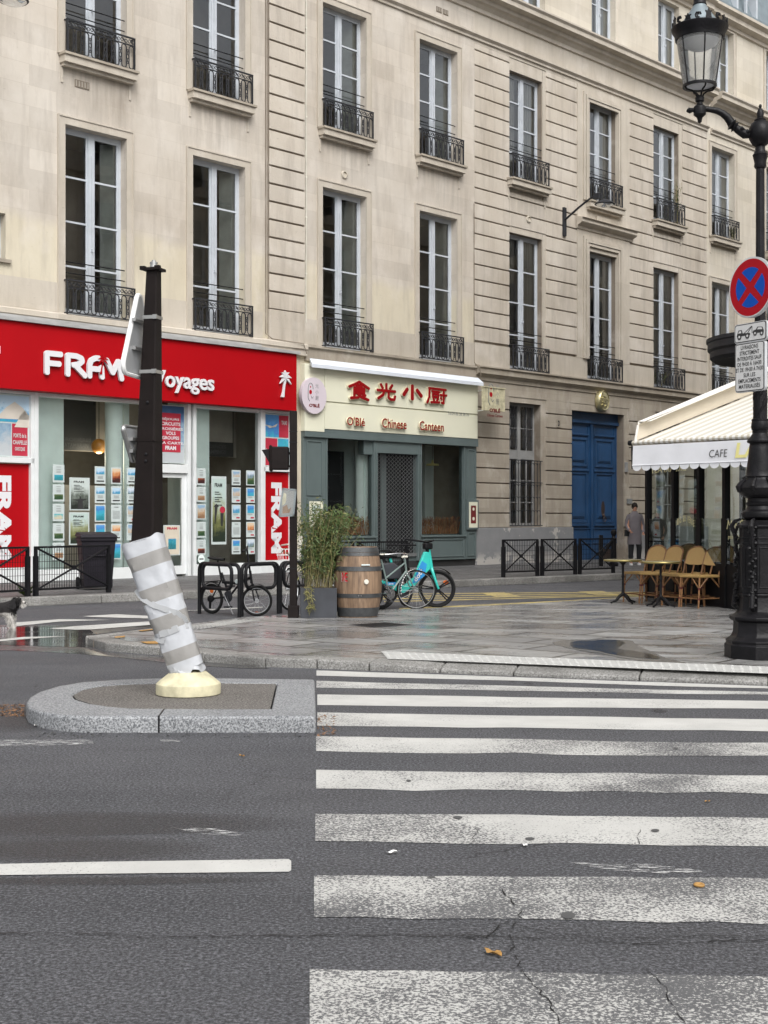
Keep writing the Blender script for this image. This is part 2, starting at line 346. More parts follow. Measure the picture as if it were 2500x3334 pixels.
plain('planter_slate', (0.032, 0.035, 0.042), 0.55, var=0.35, vs=3); plain('soil', (0.04, 0.03, 0.02), 0.95)
plain('bin_plastic', (0.013, 0.011, 0.016), 0.55, var=0.25, vs=4, spec=0.25); plain('bike_teal', (0.03, 0.47, 0.40), 0.35, var=0.05); plain('bike_blue', (0.02, 0.22, 0.50), 0.4)
plain('bike_sage', (0.16, 0.21, 0.195), 0.4, var=0.1); plain('chrome', (0.6, 0.6, 0.6), 0.25, 0.95, var=0.1); plain('orange_plastic', (0.60, 0.13, 0.02), 0.35)
plain('bone_white', (0.62, 0.60, 0.52), 0.5); plain('rattan_pole', (0.24, 0.12, 0.05), 0.5, var=0.35, vs=14); plain('rattan_bind', (0.10, 0.015, 0.01), 0.5)
plain('coat_grey', (0.15, 0.135, 0.145), 0.9, var=0.15); plain('cloth_black', (0.015, 0.016, 0.018), 0.9); plain('skin', (0.35, 0.18, 0.12), 0.6); plain('hair_dark', (0.015, 0.01, 0.008), 0.7); plain('hair_grey', (0.34, 0.31, 0.22), 0.8)
plain('fur_black', (0.014, 0.013, 0.014), 0.95, var=0.5, vs=20, bump=0.9, bs=40); plain('fur_white', (0.50, 0.48, 0.45), 0.95, var=0.25, vs=20, bump=0.9, bs=40)
plain('sign_blue', (0.004, 0.075, 0.42), 0.5, var=0.03, spec=0.15); plain('sign_road_red', (0.40, 0.006, 0.014), 0.5, var=0.04, spec=0.15); plain('sign_white', (0.66, 0.66, 0.65), 0.4, var=0.04)
plain('enamel_cream', (0.54, 0.50, 0.34), 0.7, var=0.25, vs=9, bump=0.3, bs=18); plain('lilac_disc', (0.62, 0.55, 0.60), 0.5, var=0.03)
plain('leaf_green', (0.065, 0.10, 0.026), 0.6, var=0.5, vs=4); plain('leaf_yellow', (0.19, 0.18, 0.06), 0.6, var=0.4, vs=6); plain('bamboo_stem', (0.20, 0.17, 0.07), 0.6)
plain('dead_leaf', (0.38, 0.21, 0.06), 0.7, var=0.4, vs=30); k = NT('milky_diffuser'); k.base((0.8, 0.8, 0.8)); tl_ = k.n('BsdfTranslucent'); tl_.inputs[0].default_value = (0.9, 0.9, 0.92, 1); mx_ = k.n('MixShader'); mx_.inputs[0].default_value = 0.7; k.L(k.b.outputs[0], mx_.inputs[1]); k.L(tl_.outputs[0], mx_.inputs[2]); k.L(mx_.outputs[0], k.t.nodes['Material Output'].inputs[0])
plain('litter_white', (0.7, 0.7, 0.68), 0.7); plain('zinc', (0.20, 0.24, 0.26), 0.45, 0.3)
plain('awning_canvas', (0.68, 0.66, 0.62), 0.8, var=0.03); plain('valance_grey', (0.70, 0.71, 0.74), 0.8, var=0.08, vs=2); plain('awning_beige', (0.58, 0.52, 0.42), 0.8, var=0.06); plain('letter_yellow', (0.80, 0.74, 0.30), 0.6, var=0.03)
plain('cafe_black', (0.006, 0.006, 0.007), 0.5, spec=0.12); plain('wood_red', (0.11, 0.035, 0.018), 0.6); plain('gold_paint', (0.62, 0.58, 0.32), 0.5)
plain('tactile_white', (0.42, 0.42, 0.405), 0.7, var=0.1, vs=8); plain('plaster_grey', (0.27, 0.27, 0.265), 0.8)
# striped awning canvas (stripes run along local uv = object x)
k = NT('awning_stripes'); wv = k.n('TexWave'); wv.wave_type = 'BANDS'; wv.bands_direction = 'X'; wv.inputs['Scale'].default_value = 3.2; k.L(k.co, wv.inputs['Vector'])
k.base(k.mix(k.ramp(wv.outputs['Fac'], [(0.42, 0.0), (0.5, 1.0)]), (0.46, 0.42, 0.34), (0.66, 0.65, 0.62))); k.rough(0.85)
# grey plinth paint that peels to white plaster
k = NT('plinth_paint'); pm = k.ramp(k.noise(1.6, 6, 0.65, k.mapp((1.4, 1, 1))), [(0.60, 0.0), (0.615, 1.0)])
lowm = k.math('MULTIPLY', k.ramp(k.noise(3.5, 5, 0.6), [(0.44, 0.0), (0.46, 1.0)]), k.ramp(k.math('MULTIPLY', k.sep()[2], 1.0), [(0.25, 1.0), (0.5, 0.0)]))
k.base(k.mix(k.math('MAXIMUM', pm, lowm), k.mix(k.noise(3, 4), (0.19, 0.195, 0.20), (0.27, 0.27, 0.275)), (0.46, 0.44, 0.41))); k.rough(0.8); k.bump(k.noise(20, 4), 0.2, 0.01)
k = NT('rain_soot'); k.base((0.11, 0.095, 0.08)); k.rough(0.9); X = k.sep(); t_ = k.n('BsdfTransparent'); m_ = k.n('MixShader')
fade = k.ramp(k.math('ADD', k.math('MULTIPLY', X[2], 0.8), 1.15), [(0.0, 0.0), (0.95, 1.0)]); stk = k.ramp(k.noise(1.0, 5, 0.7, k.mapp((7, 7, 0.35))), [(0.44, 0.0), (0.74, 0.26)])
edge = k.math('MULTIPLY', k.ramp(k.math('ADD', X[0], 0.22), [(0.0, 0.0), (0.2, 1.0)]), k.ramp(k.math('SUBTRACT', 1.8, X[0]), [(0.0, 0.0), (0.2, 1.0)]))
k.L(k.math('MULTIPLY', k.math('MULTIPLY', fade, stk), edge), m_.inputs[0]); k.L(t_.outputs[0], m_.inputs[1]); k.L(k.b.outputs[0], m_.inputs[2]); k.L(m_.outputs[0], k.t.nodes['Material Output'].inputs[0])
# barrel oak: staves and weather streaks
k = NT('oak'); X = k.sep(); an = k.math('ARCTAN2', X[1], X[0]); st = k.math('FRACT', k.math('MULTIPLY', an, 26 / (2 * math.pi))); sid = k.math('FLOOR', k.math('MULTIPLY', an, 26 / (2 * math.pi)))
wn = k.n('TexWhiteNoise'); wn.noise_dimensions = '1D'; k.L(sid, wn.inputs['W'])
col = k.mix(wn.outputs['Value'], (0.20, 0.125, 0.072), (0.31, 0.21, 0.135)); col = k.mix(k.ramp(k.noise(7, 5, 0.6, k.mapp((3, 3, 0.5))), [(0.35, 0.0), (0.7, 0.8)]), col, (0.095, 0.06, 0.04))
col = k.mix(k.ramp(st, [(0.0, 1.0), (0.06, 0.0)]), col, (0.03, 0.02, 0.015)); k.base(col); k.rough(0.7); k.bump(k.noise(9, 5, 0.6, k.mapp((4, 4, 0.4))), 0.3, 0.01)
plain('hoop_iron', (0.085, 0.088, 0.09), 0.5, 0.6, var=0.3, vs=9)
# woven cane
k = NT('cane'); ch = k.n('TexChecker'); ch.inputs['Scale'].default_value = 70; k.L(k.co, ch.inputs['Vector']); k.base(k.mix(k.noise(5, 3), k.mix(ch.outputs['Fac'], (0.28, 0.16, 0.055), (0.56, 0.37, 0.14)), (0.53, 0.35, 0.135))); k.rough(0.5); k.bump(ch.outputs['Fac'], 0.3, 0.004)
# plastic wrap cloth
plain('wrap_white', (0.45, 0.465, 0.49), 0.34, var=0.09, vs=5, bump=1.0, bs=5); plain('wrap_grey', (0.27, 0.262, 0.25), 0.36, var=0.12, vs=5, bump=0.9, bs=6); plain('tape_white', (0.37, 0.38, 0.39), 0.3, var=0.06)
# posters: landscapes out of bands of noise
def picture(name, stops, sc=7):
    k = NT(name); g = k.n('TexCoord').outputs['Generated']; X = k.sep(g)
    h = k.math('ADD', X[2], k.math('MULTIPLY', k.math('SUBTRACT', k.noise(sc, 6, 0.75), 0.5), 1.0)); k.base(k.ramp(h, stops)); k.rough(0.4); return k.m
PICS = [picture('picture_beach', [(0.2, (0.55, 0.50, 0.36)), (0.4, (0.12, 0.42, 0.45)), (0.55, (0.05, 0.25, 0.45)), (0.75, (0.45, 0.60, 0.72))]),
        picture('picture_hills', [(0.25, (0.03, 0.07, 0.03)), (0.45, (0.12, 0.16, 0.07)), (0.6, (0.20, 0.28, 0.36)), (0.8, (0.55, 0.62, 0.70))]),
        picture('picture_sunset', [(0.25, (0.05, 0.02, 0.02)), (0.42, (0.28, 0.07, 0.03)), (0.6, (0.60, 0.28, 0.12)), (0.8, (0.65, 0.50, 0.35))]),
        picture('picture_lagoon', [(0.2, (0.03, 0.22, 0.26)), (0.5, (0.05, 0.38, 0.50)), (0.7, (0.06, 0.20, 0.50)), (0.9, (0.10, 0.30, 0.62))]),
        picture('picture_town', [(0.2, (0.25, 0.14, 0.08)), (0.45, (0.45, 0.30, 0.18)), (0.6, (0.50, 0.45, 0.38)), (0.8, (0.25, 0.38, 0.52))])]
picture('picture_clouds', [(0.2, (0.45, 0.48, 0.50)), (0.45, (0.25, 0.36, 0.46)), (0.7, (0.08, 0.15, 0.30)), (0.9, (0.05, 0.12, 0.25))], 4)
picture('picture_mono', [(0.15, (0.02, 0.025, 0.02)), (0.4, (0.12, 0.14, 0.12)), (0.62, (0.40, 0.45, 0.42)), (0.8, (0.52, 0.58, 0.56))], 5)
picture('picture_pier', [(0.15, (0.02, 0.03, 0.02)), (0.35, (0.15, 0.16, 0.06)), (0.55, (0.30, 0.33, 0.20)), (0.72, (0.45, 0.55, 0.52))], 3)
plain('paper', (0.52, 0.58, 0.57), 0.4, var=0.03)
M_ = MT
# ================================================================== the long stone facade
def wall_mesh(mb, s0, s1, z0, z1, holes, y=0.0, dep=0.35, m=0):
    xs = sorted({s0, s1, *[h[0] for h in holes], *[h[1] for h in holes]}); zs = sorted({z0, z1, *[h[2] for h in holes], *[h[3] for h in holes]})
    xs = [x for x in xs if s0 <= x <= s1]; zs = [z for z in zs if z0 <= z <= z1]
    for i in range(len(xs) - 1):
        for j in range(len(zs) - 1):
            cx, cz = (xs[i] + xs[i+1]) / 2, (zs[j] + zs[j+1]) / 2
            if any(h[0] < cx < h[1] and h[2] < cz < h[3] for h in holes): continue
            a, b, c, d = xs[i], xs[i+1], zs[j], zs[j+1]
            mb.add([(a,y,c),(b,y,c),(b,y,d),(a,y,d)], [(0,1,2,3)], m)
    for h in holes:
        a, b, c, d = h; Y = y + dep
        mb.add([(a,y,c),(a,Y,c),(a,Y,d),(a,y,d)], [(0,1,2,3)], m); mb.add([(b,y,c),(b,y,d),(b,Y,d),(b,Y,c)], [(0,1,2,3)], m)
        mb.add([(a,y,d),(a,Y,d),(b,Y,d),(b,y,d)], [(0,1,2,3)], m); mb.add([(a,y,c),(b,y,c),(b,Y,c),(a,Y,c)], [(0,1,2,3)], m)
WALLY = 0.30   # window frames stand this far back
# ---- shared window meshes (origin: left bottom corner of the opening, wall face at y=0)
def win_meshes(w, h, rows, tag_):
    f = MB(); y0, y1 = 0.20, 0.27; b = 0.065
    f.box(0, b, y0, y1, 0, h); f.box(w-b, w, y0, y1, 0, h); f.box(b, w-b, y0, y1, h-b-0.02, h); f.box(b, w-b, y0, y1, 0, 0.13)
    f.box(w/2-0.075, w/2+0.075, y0-0.02, y1, 0.13, h-b-0.02)
    for sx in (b, w/2+0.075):
        ex = w/2-0.075 if sx == b else w-b
        f.box(sx, sx+0.035, y0+0.012, y1-0.01, 0.13, h-b-0.02); f.box(ex-0.035, ex, y0+0.012, y1-0.01, 0.13, h-b-0.02)
        hh = h-b-0.02-0.13
        for i in range(1, rows): z = 0.13 + hh*i/rows; f.box(sx+0.035, ex-0.035, y0+0.012, y1-0.01, z-0.02, z+0.02)
        for z in (0.13, h-b-0.06): f.box(sx+0.035, ex-0.035, y0+0.012, y1-0.01, z, z+0.04)
    f.tube([(w/2, y0-0.035, 0.5), (w/2, y0-0.035, h-0.5)], 0.009, 5); f.box(w/2-0.012, w/2+0.012, y0-0.09, y0-0.02, h*0.36, h*0.36+0.07)
    p = MB(); p.quad((b, 0.237, 0.1), (w-b, 0.237, 0.1), (w-b, 0.237, h-b), (b, 0.237, h-b))
    s = MB()
    for (x0, x1, yy) in ((w-0.42, w-0.03, 0.34),):
        M = Matrix.Translation((w-0.03, 0.30, 0)) @ Matrix.Rotation(R(-62), 4, 'Z')
        s.box(-0.42, 0, 0, 0.03, 0.05, h-0.05, 0, M)
        for k in range(rows):
            z = 0.1 + (h-0.2)*k/rows; s.box(-0.36, -0.06, -0.012, 0.0, z+0.07, z+(h-0.2)/rows-0.05, 0, M)
    s.box(0.0, 0.03, 0.30, 0.75, 0.05, h-0.05)
    a = MB(); o = 0.155; t = 0.03
    for d_, e in ((o, t), (o-0.035, t+0.018)):
        a.box(-d_, 0, -e, 0.004, 0, h+d_) if d_ == o else None
    a.v = []; a.f = []; a.m = []; a.sm = []
    a.box(-o, -0.001, -t, 0.003, 0, h+o); a.box(w+0.001, w+o, -t, 0.003, 0, h+o); a.box(-0.001, w+0.001, -t, 0.003, h+0.001, h+o)
    a.box(-o-0.03, -o, -t-0.018, 0.003, 0, h+o+0.03); a.box(w+o, w+o+0.03, -t-0.018, 0.003, 0, h+o+0.03); a.box(-o, w+o, -t-0.018, 0.003, h+o, h+o+0.03)
    r = MB(); X0, X1, Y0, Y1, Z0, Z1 = -0.35, w+0.5, 0.31, 2.1, -0.05, h+0.15
    r.add([(X0,Y0,Z0),(X1,Y0,Z0),(X1,Y1,Z0),(X0,Y1,Z0),(X0,Y0,Z1),(X1,Y0,Z1),(X1,Y1,Z1),(X0,Y1,Z1)], [(0,1,2,3),(7,6,5,4),(1,5,6,2),(2,6,7,3),(3,7,4,0)], 0)
    r.add([(X0,Y0,Z0),(0,Y0,Z0),(0,Y0,Z1),(X0,Y0,Z1)], [(0,1,2,3)]); r.add([(w,Y0,Z0),(X1,Y0,Z0),(X1,Y0,Z1),(w,Y0,Z1)], [(0,1,2,3)])
    c = MB()
    for (a0, a1) in ((0.10, w*0.36), (w*0.54, w-0.07)):
        n_ = 22; pts = [(a0+(a1-a0)*i/n_, 0.305+0.018*math.sin(i*1.9)) for i in range(n_+1)]
        for i in range(n_): c.add([(pts[i][0],pts[i][1],0.05),(pts[i+1][0],pts[i+1][1],0.05),(pts[i+1][0],pts[i+1][1],h-0.05),(pts[i][0],pts[i][1],h-0.05)], [(0,1,2,3)], 0, True)
    return dict(window=f.mesh('window_'+tag_, M_['frame_white']), pane=p.mesh('pane_'+tag_, M_['window_glass']), interior_shutter=s.mesh('shutter_'+tag_, M_['shutter_paint']),
                surround=a.mesh('surround_'+tag_, M_['trim_stone']), interior_room=r.mesh('room_'+tag_, M_['room_dark']), interior_room_light=r.mesh('rooml_'+tag_, M_['room_beige']), curtain=c.mesh('curtain_'+tag_, M_['curtain']))
W1 = win_meshes(1.56, 4.03, 4, 'tall'); W2 = win_meshes(1.56, 3.18, 4, 'mid'); W3 = win_meshes(1.30, 2.3, 2, 'attic')
# ---- shared balcony railing (origin: left bottom, front plane at y=-0.14)
def railing_mesh(w, h):
    b = MB(); y = -0.14; r = 0.013
    b.box(0, w, y-0.02, y+0.02, h-0.03, h); b.box(0, w, y-0.013, y+0.013, h-0.185, h-0.165); b.box(0, w, y-0.015, y+0.015, 0.02, 0.045)
    for x in (0.012, w-0.012): b.box(x-0.014, x+0.014, y-0.014, y+0.014, 0, h); b.box(x-0.012, x+0.012, y+0.014, 0.02, h-0.028, h-0.003); b.box(x-0.012, x+0.012, y+0.014, 0.02, 0.02, 0.042)
    n_ = 9; st = w / n_
    for i in range(n_):
        cx = st * (i + 0.5); ow = st * 0.31; z0, z1 = 0.05, h-0.19; pts = []
        for a in range(8): an = math.pi * a / 7; pts.append((cx + ow*math.cos(an), y, z1-ow + ow*math.sin(an)))
        for a in range(8): an = math.pi + math.pi * a / 7; pts.append((cx + ow*math.cos(an), y, z0+ow + ow*math.sin(an)))
        b.tube(pts, r, 4, closed=True)
        if i < n_ - 1:
            x = st * (i + 1); zc = (z0+z1)/2
            b.tube([(x+0.028*math.cos(t*math.pi/4), y, zc+0.05*math.sin(t*math.pi/4)) for t in range(8)], 0.011, 4, closed=True)
            for zz in (zc-0.13, zc+0.13): b.tube([(x+0.02*math.cos(t*math.pi/3), y, zz+0.03*math.sin(t*math.pi/3)) for t in range(6)], 0.010, 4, closed=True)
            b.tube([(x, y, zc+0.05), (x, y, zc+0.10)], 0.010, 4); b.tube([(x, y, zc-0.05), (x, y, zc-0.10)], 0.010, 4)
        cz = h - 0.10
        b.tube([(cx-st*0.25+0.052*math.cos(t*0.8)*(1-t*0.06), y, cz+0.052*math.sin(t*0.8)*(1-t*0.06)) for t in range(11)], 0.009, 4)
        b.tube([(cx+st*0.25+0.052*math.cos(3+t*0.8)*(1-t*0.06), y, cz+0.052*math.sin(3+t*0.8)*(1-t*0.06)) for t in range(11)], 0.009, 4)
    return b.mesh('railing', M_['iron_grey'])
RAIL = railing_mesh(1.74, 0.74)
bm_ = MB()
for z in (0.93, 1.16): bm_.tube([(-0.02, 0.06, z), (1.58, 0.06, z)], 0.013, 5)
BARS = bm_.mesh('guard_bars', M_['iron'])
sl_ = MB()   # sill of the upper floor: slab, moulding and apron
sl_.box(-0.16, 1.74, -0.26, 0.2, -0.05, 0.0, 1); sl_.box(-0.13, 1.71, -0.22, 0.0, -0.20, -0.05); sl_.box(-0.10, 1.68, -0.14, 0.0, -0.27, -0.20)
for a, b_ in ((-0.10, -0.05), (1.63, 1.68)): sl_.box(a, b_, -0.022, 0.0, -0.60, -0.27)
SILL = sl_.mesh('sill', [M_['trim_stone'], M_['low_stone']])
st_ = MB(); st_.quad((-0.22, -0.003, -1.4), (1.8, -0.003, -1.4), (1.8, -0.003, -0.275), (-0.22, -0.003, -0.275)); STAIN = st_.mesh('rain_stain', M_['rain_soot'])
def put_window(parent, K, x, z, rail=False, sill=False, surround=True, room='dark', curt=False, shut=True, glass_=None):
    wnd = link('window', K['window'], parent, (x, 0, z)); link('pane', K['pane'], wnd)
    if shut: link('interior_shutter', K['interior_shutter'], wnd)
    if surround: link('surround', K['surround'], wnd)
    link('interior', K['interior_room_light' if room == 'light' else 'interior_room'], wnd)
    if curt: link('curtain', K['curtain'], wnd)
    if rail: link('balcony_railing', RAIL, parent, (x - 0.04, 0, z)); link('guard_bars', BARS, parent, (x, 0, z - 0.02))
    if sill: link('sill', SILL, wnd); link('rain_stain', STAIN, wnd)
    return wnd
def moulding(parent, name, prof, x0, x1, m, ends=True):
    mb = MB(); n_ = len(prof); base = 0
    for x in (x0, x1): mb.v += [(x, y, z) for y, z in prof]
    for i in range(n_ - 1): mb.f.append([i+1, i, n_+i, n_+i+1]); mb.m.append(0); mb.sm.append(False)
    mb.f.append(list(range(n_))); mb.f.append([n_ + i for i in reversed(range(n_))]); mb.m += [0, 0]; mb.sm += [False, False]
    mb.f.append([0, n_-1, 2*n_-1, n_]); mb.m.append(0); mb.sm.append(False)
    return mb.build(name, M_[m], parent)
TOP = 21.0
def body(mb, x0, x1, z1, back=9.0):   # sides, roof and back behind the street wall
    mb.add([(x0,0.36,0),(x0,back,0),(x0,back,z1),(x0,0.36,z1)], [(0,1,2,3)]); mb.add([(x1,0.36,0),(x1,0.36,z1),(x1,back,z1),(x1,back,0)], [(0,1,2,3)])
    mb.add([(x0,0,z1),(x1,0,z1),(x1,back,z1),(x0,back,z1)], [(0,1,2,3)]); mb.add([(x0,back,0),(x1,back,0),(x1,back,z1),(x0,back,z1)], [(0,1,2,3)])
WL = {'W0': -6.99, 'W1': -3.40, 'W2': -0.01, 'W3': 4.09, 'W4': 7.69, 'W5': 11.62, 'W6': 15.50, 'W7': 19.24, 'W8': 23.0, 'W9': 26.9}
Z1B, Z2B, ZC = 5.75, 11.25, 15.1
def cornice_parts(b, x0, x1, hi=True):
    moulding(b, 'string_moulding', [(0, 14.98), (-0.05, 15.0), (-0.05, 15.06), (-0.12, 15.12), (-0.12, 15.17), (0, 15.20)], x0, x1, 'trim_stone')
    moulding(b, 'cornice', [(0, 15.78), (-0.06, 15.80), (-0.07, 15.90), (-0.16, 15.98), (-0.24, 16.02), (-0.27, 16.12), (-0.46, 16.16), (-0.46, 16.28), (-0.52, 16.34), (-0.52, 16.39), (0, 16.46)], x0, x1, 'trim_stone')
# ---------------- building A: over the travel agency
sA0, sA1 = -14.0, 3.47
A = empty('apartment_building', FW(sA0, 0, 0), TH)
tag(A, 'pale stone apartment building above the red travel agency, grooved pilaster at its right', 'building')
holes = []
for kx in ('W0', 'W1', 'W2'):
    x = WL[kx] - sA0
    if kx != 'W0': holes.append((x, x+1.56, Z1B, Z1B+4.03)); holes.append((x, x+1.56, Z2B, Z2B+3.18))
hx1 = fs(18) - sA0; holes.append((hx1-1.2, hx1, 6.72, 7.66))
holes.append((0.3, sA1-sA0-0.25, 0.0, 4.6))
mb = MB(); wall_mesh(mb, 0, sA1-sA0, 0, TOP, holes); body(mb, 0, sA1-sA0, TOP); wallA = mb.build('wall', M_['wall_stone'], A)
for kx, c1, c2 in (('W1', 0, 0), ('W2', 0, 0)):
    x = WL[kx] - sA0; put_window(A, W1, x, Z1B, rail=True, room='light' if kx == 'W2' else 'dark'); put_window(A, W2, x, Z2B, rail=True, sill=True, shut=False)
sw = MB(); sw.box(0, 0.06, 0.2, 0.26, 0, 0.94); sw.box(1.14, 1.2, 0.2, 0.26, 0, 0.94); sw.box(0.06, 1.14, 0.2, 0.26, 0.88, 0.94); sw.box(0.06, 1.14, 0.2, 0.26, 0, 0.06); sw.box(0.57, 0.63, 0.2, 0.26, 0.06, 0.88)
swo = sw.build('small_window', M_['frame_white'], A, (hx1-1.2, 0, 6.72)); pp = MB(); pp.quad((0.06, 0.23, 0.06), (1.14, 0.23, 0.06), (1.14, 0.23, 0.88), (0.06, 0.23, 0.88)); pp.build('pane', M_['window_glass'], swo)
bk = MB(); bk.box(-0.1, 1.3, 0.34, 0.5, -0.1, 1.1); bk.build('interior', M_['room_dark'], swo); bk = MB(); bk.box(-0.06, 1.30, -0.07, 0.2, -0.07, 0.0); bk.build('sill', M_['low_stone'], swo)
p0, p1 = 2.28 - sA0, 3.44 - sA0
mb = MB()
zc = 6.94
mb.box(p0+0.01, p1-0.01, -0.035, 0.01, 5.76, 14.9, 1)
mb.box(p0, p1, -0.075, 0.0, 5.76, 6.94-0.5+0.06)
zz = [6.50 + 0.434*i for i in range(20)]
for z in zz:
    if z > 14.8: break
    mb.box(p0, p1, -0.075, -0.034, z+0.022, min(z+0.412, 14.95))
mb.build('rusticated_pilaster', [M_['rustic_stone'], M_['groove_stone']], A, bevel=0.012)
moulding(A, 'string_course', [(0, 5.44), (-0.12, 5.46), (-0.12, 5.60), (-0.16, 5.62), (-0.16, 5.72), (-0.10, 5.76), (0, 5.78)], 0, sA1-sA0, 'trim_stone')
mb = MB(); wall_mesh(mb, 0, p0-0.18, 5.78, 6.40, [(WL[k_]-sA0-0.185, WL[k_]-sA0+1.56+0.185, 5.7, 6.41) for k_ in ('W1', 'W2')], y=-0.022, dep=0.03)
mb.box(0, hx1-1.6, -0.03, 0.0, 6.40, 6.425); mb.build('sill_band', M_['trim_stone'], A)
cornice_parts(A, 0, sA1-sA0)
# ---------------- building B: over the canteen
sB0, sB1 = 3.47, 10.02
B = empty('apartment_building', FW(sB0, 0, 0), TH); LB = sB1 - sB0
tag(B, 'narrow smooth stone building above the cream and green canteen, two windows wide', 'building')
holes = []
for kx in ('W3', 'W4'): x = WL[kx]-sB0; holes += [(x, x+1.56, Z1B, Z1B+4.03), (x, x+1.56, Z2B, Z2B+3.18)]
holes.append((0.08, LB-0.06, 0.0, 5.2))
mb = MB(); wall_mesh(mb, 0, LB, 0, TOP, holes); body(mb, 0, LB, TOP); mb.build('wall', M_['wall_stone'], B)
for kx in ('W3', 'W4'):
    x = WL[kx]-sB0; put_window(B, W1, x, Z1B, rail=True, room='light' if kx == 'W3' else 'dark'); put_window(B, W2, x, Z2B, rail=True, sill=True)
moulding(B, 'string_course', [(0, 5.34), (-0.06, 5.36), (-0.06, 5.66), (-0.12, 5.69), (-0.12, 5.74), (0, 5.77)], 0, LB, 'low_stone')
mb = MB(); wall_mesh(mb, 0, LB, 5.77, 6.40, [(WL[k_]-sB0-0.185, WL[k_]-sB0+1.56+0.185, 5.7, 6.41) for k_ in ('W3', 'W4')], y=-0.022, dep=0.03); mb.build('sill_band', M_['trim_stone'], B)
cornice_parts(B, 0, LB)
# ---------------- building C: rusticated, blue carriage door
sC0, sC1 = 10.02, 22.62; LC = sC1 - sC0
Cb = empty('apartment_building', FW(sC0, 0.0, 0), TH)
tag(Cb, 'rusticated stone building with grooved courses around the blue carriage door', 'building')
c = lambda s: s - sC0
gw0, gw1, gz0, gz1 = c(11.62), c(13.12), 1.20, 4.84
d0, d1, dz = c(14.66), c(17.52), 4.78
holes = []
for kx in ('W5', 'W6', 'W7'): x = c(WL[kx]); holes += [(x, x+1.56, Z1B+0.02, Z1B+4.05), (x, x+1.56, Z2B+0.1, Z2B+3.28)]
holes += [(gw0, gw1, gz0, gz1), (d0, d1, 0.0, dz), (c(19.4), c(20.9), gz0, gz1)]
h3 = [(c(12.9)-0.9, c(12.9)+0.4), (c(15.7), c(17.0)), (c(19.5), c(20.8))]
for a, b_ in h3: holes.append((a, b_, 16.55, 18.2 + 0.6 if False else 18.85))
mb = MB(); wall_mesh(mb, 0, LC, 0, 16.0, [h for h in holes if h[3] < 16], y=0.05, dep=0.4, m=0)
wall_mesh(mb, 0, LC, 16.0, TOP-1.2, [h for h in holes if h[3] > 16], y=0.0, dep=0.4, m=1); body(mb, 0, LC, TOP-1.2)
mb.build('wall', [M_['groove_stone'], M_['upper_stone']], Cb)
def courses(name, mt, x0, x1, z0, z1, g0, sp=0.434, gap=0.036):
    mb = MB()
    k0 = int((z0 - g0) / sp) - 1
    for k_ in range(k0, k0 + 60):
        a, b_ = g0 + sp*k_ + gap/2, g0 + sp*(k_+1) - gap/2
        a, b_ = max(a, z0), min(b_, z1)
        if b_ - a > 0.05: mb.box(x0, x1, 0.0, 0.052, a, b_)
    mb.build(name, M_[mt], Cb, bevel=0.012)
piers = [(0, c(11.60)), (c(13.36), c(14.92)), (c(17.78), c(19.22)), (c(21.02), LC)]
for a, b_ in piers: courses('rusticated_pier', 'rustic_stone', a, b_, 6.42, 14.9, 6.91)
for a, b_ in ((c(11.60), c(13.36)), (c(19.22), c(21.02))): courses('rusticated_spandrel', 'rustic_stone', a, b_, 9.98, 10.95, 6.91)
piers_g = [(0, c(11.60)), (c(13.36), d0), (c(17.78), c(19.3)), (c(21.1), LC)]
for a, b_ in piers_g: courses('rusticated_pier', 'low_stone', a, b_, 1.18, 5.0, 1.59, 0.43)
mb = MB()   # smooth surrounds between the piers
mb.box(c(13.12)+0.001, c(13.36), 0.02, 0.053, 1.18, 5.0); mb.box(0, LC, 0.0, 0.053, 5.0, 5.36) ; mb.box(d1+0.001, c(17.78), 0.012, 0.053, 1.18, 5.0); mb.box(gw0, gw1, 0.02, 0.053, gz1+0.001, 5.0); mb.box(d0, d1, 0.012, 0.053, dz+0.001, 5.0)
mb.box(c(19.3), c(19.4), 0.02, 0.053, 1.18, 5.0); mb.box(c(20.9), c(21.1), 0.02, 0.053, 1.18, 5.0)
mb.build('ground_floor_frieze', M_['low_stone'], Cb)
moulding(Cb, 'string_course', [(0, 5.36), (-0.03, 5.37), (-0.04, 5.47), (-0.10, 5.53), (-0.15, 5.56), (-0.15, 5.70), (-0.20, 5.73), (-0.20, 5.77), (0.05, 5.82)], 0, LC, 'low_stone')
for a, b_ in ((0, c(11.6)), (c(13.2), c(15.45)), (c(17.1), c(19.22)), (c(20.85), LC)): mb = MB(); mb.box(a, b_, -0.012, 0.05, 5.80, 6.42); mb.build('sill_band', M_['trim_stone'], Cb)
mb = MB()
for a, b_ in ((c(13.18)+0.02, c(13.36)), (c(20.8)+0.02, c(21.02))):
    mb.box(a, b_, 0.02, 0.053, 6.42, 9.98); mb.box(a, b_, 0.02, 0.053, 10.95, 14.9)
for kx in ('W5', 'W7'):
    x = c(WL[kx]); mb.box(x, x+1.56, 0.02, 0.053, Z1B+4.051, 9.98); mb.box(x-0.02, x+1.56, 0.02, 0.053, 10.95, Z2B+0.09); mb.box(x, x+1.56, 0.02, 0.053, Z2B+3.281, 14.9)
mb.box(c(14.92), c(15.50), -0.02, 0.053, 6.42, 14.9); mb.box(c(17.06), c(17.78), -0.02, 0.053, 6.42, 14.9); mb.box(c(15.5), c(17.06), -0.02, 0.053, Z1B+4.051, Z2B+0.09); mb.box(c(15.5), c(17.06), -0.02, 0.053, Z2B+3.281, 14.9)
mb.box(0, LC, 0.0, 0.053, 14.9, 15.8)
mb.build('smooth_ashlar', M_['trim_stone'], Cb)
mb = MB()   # stepped architraves of the middle bay
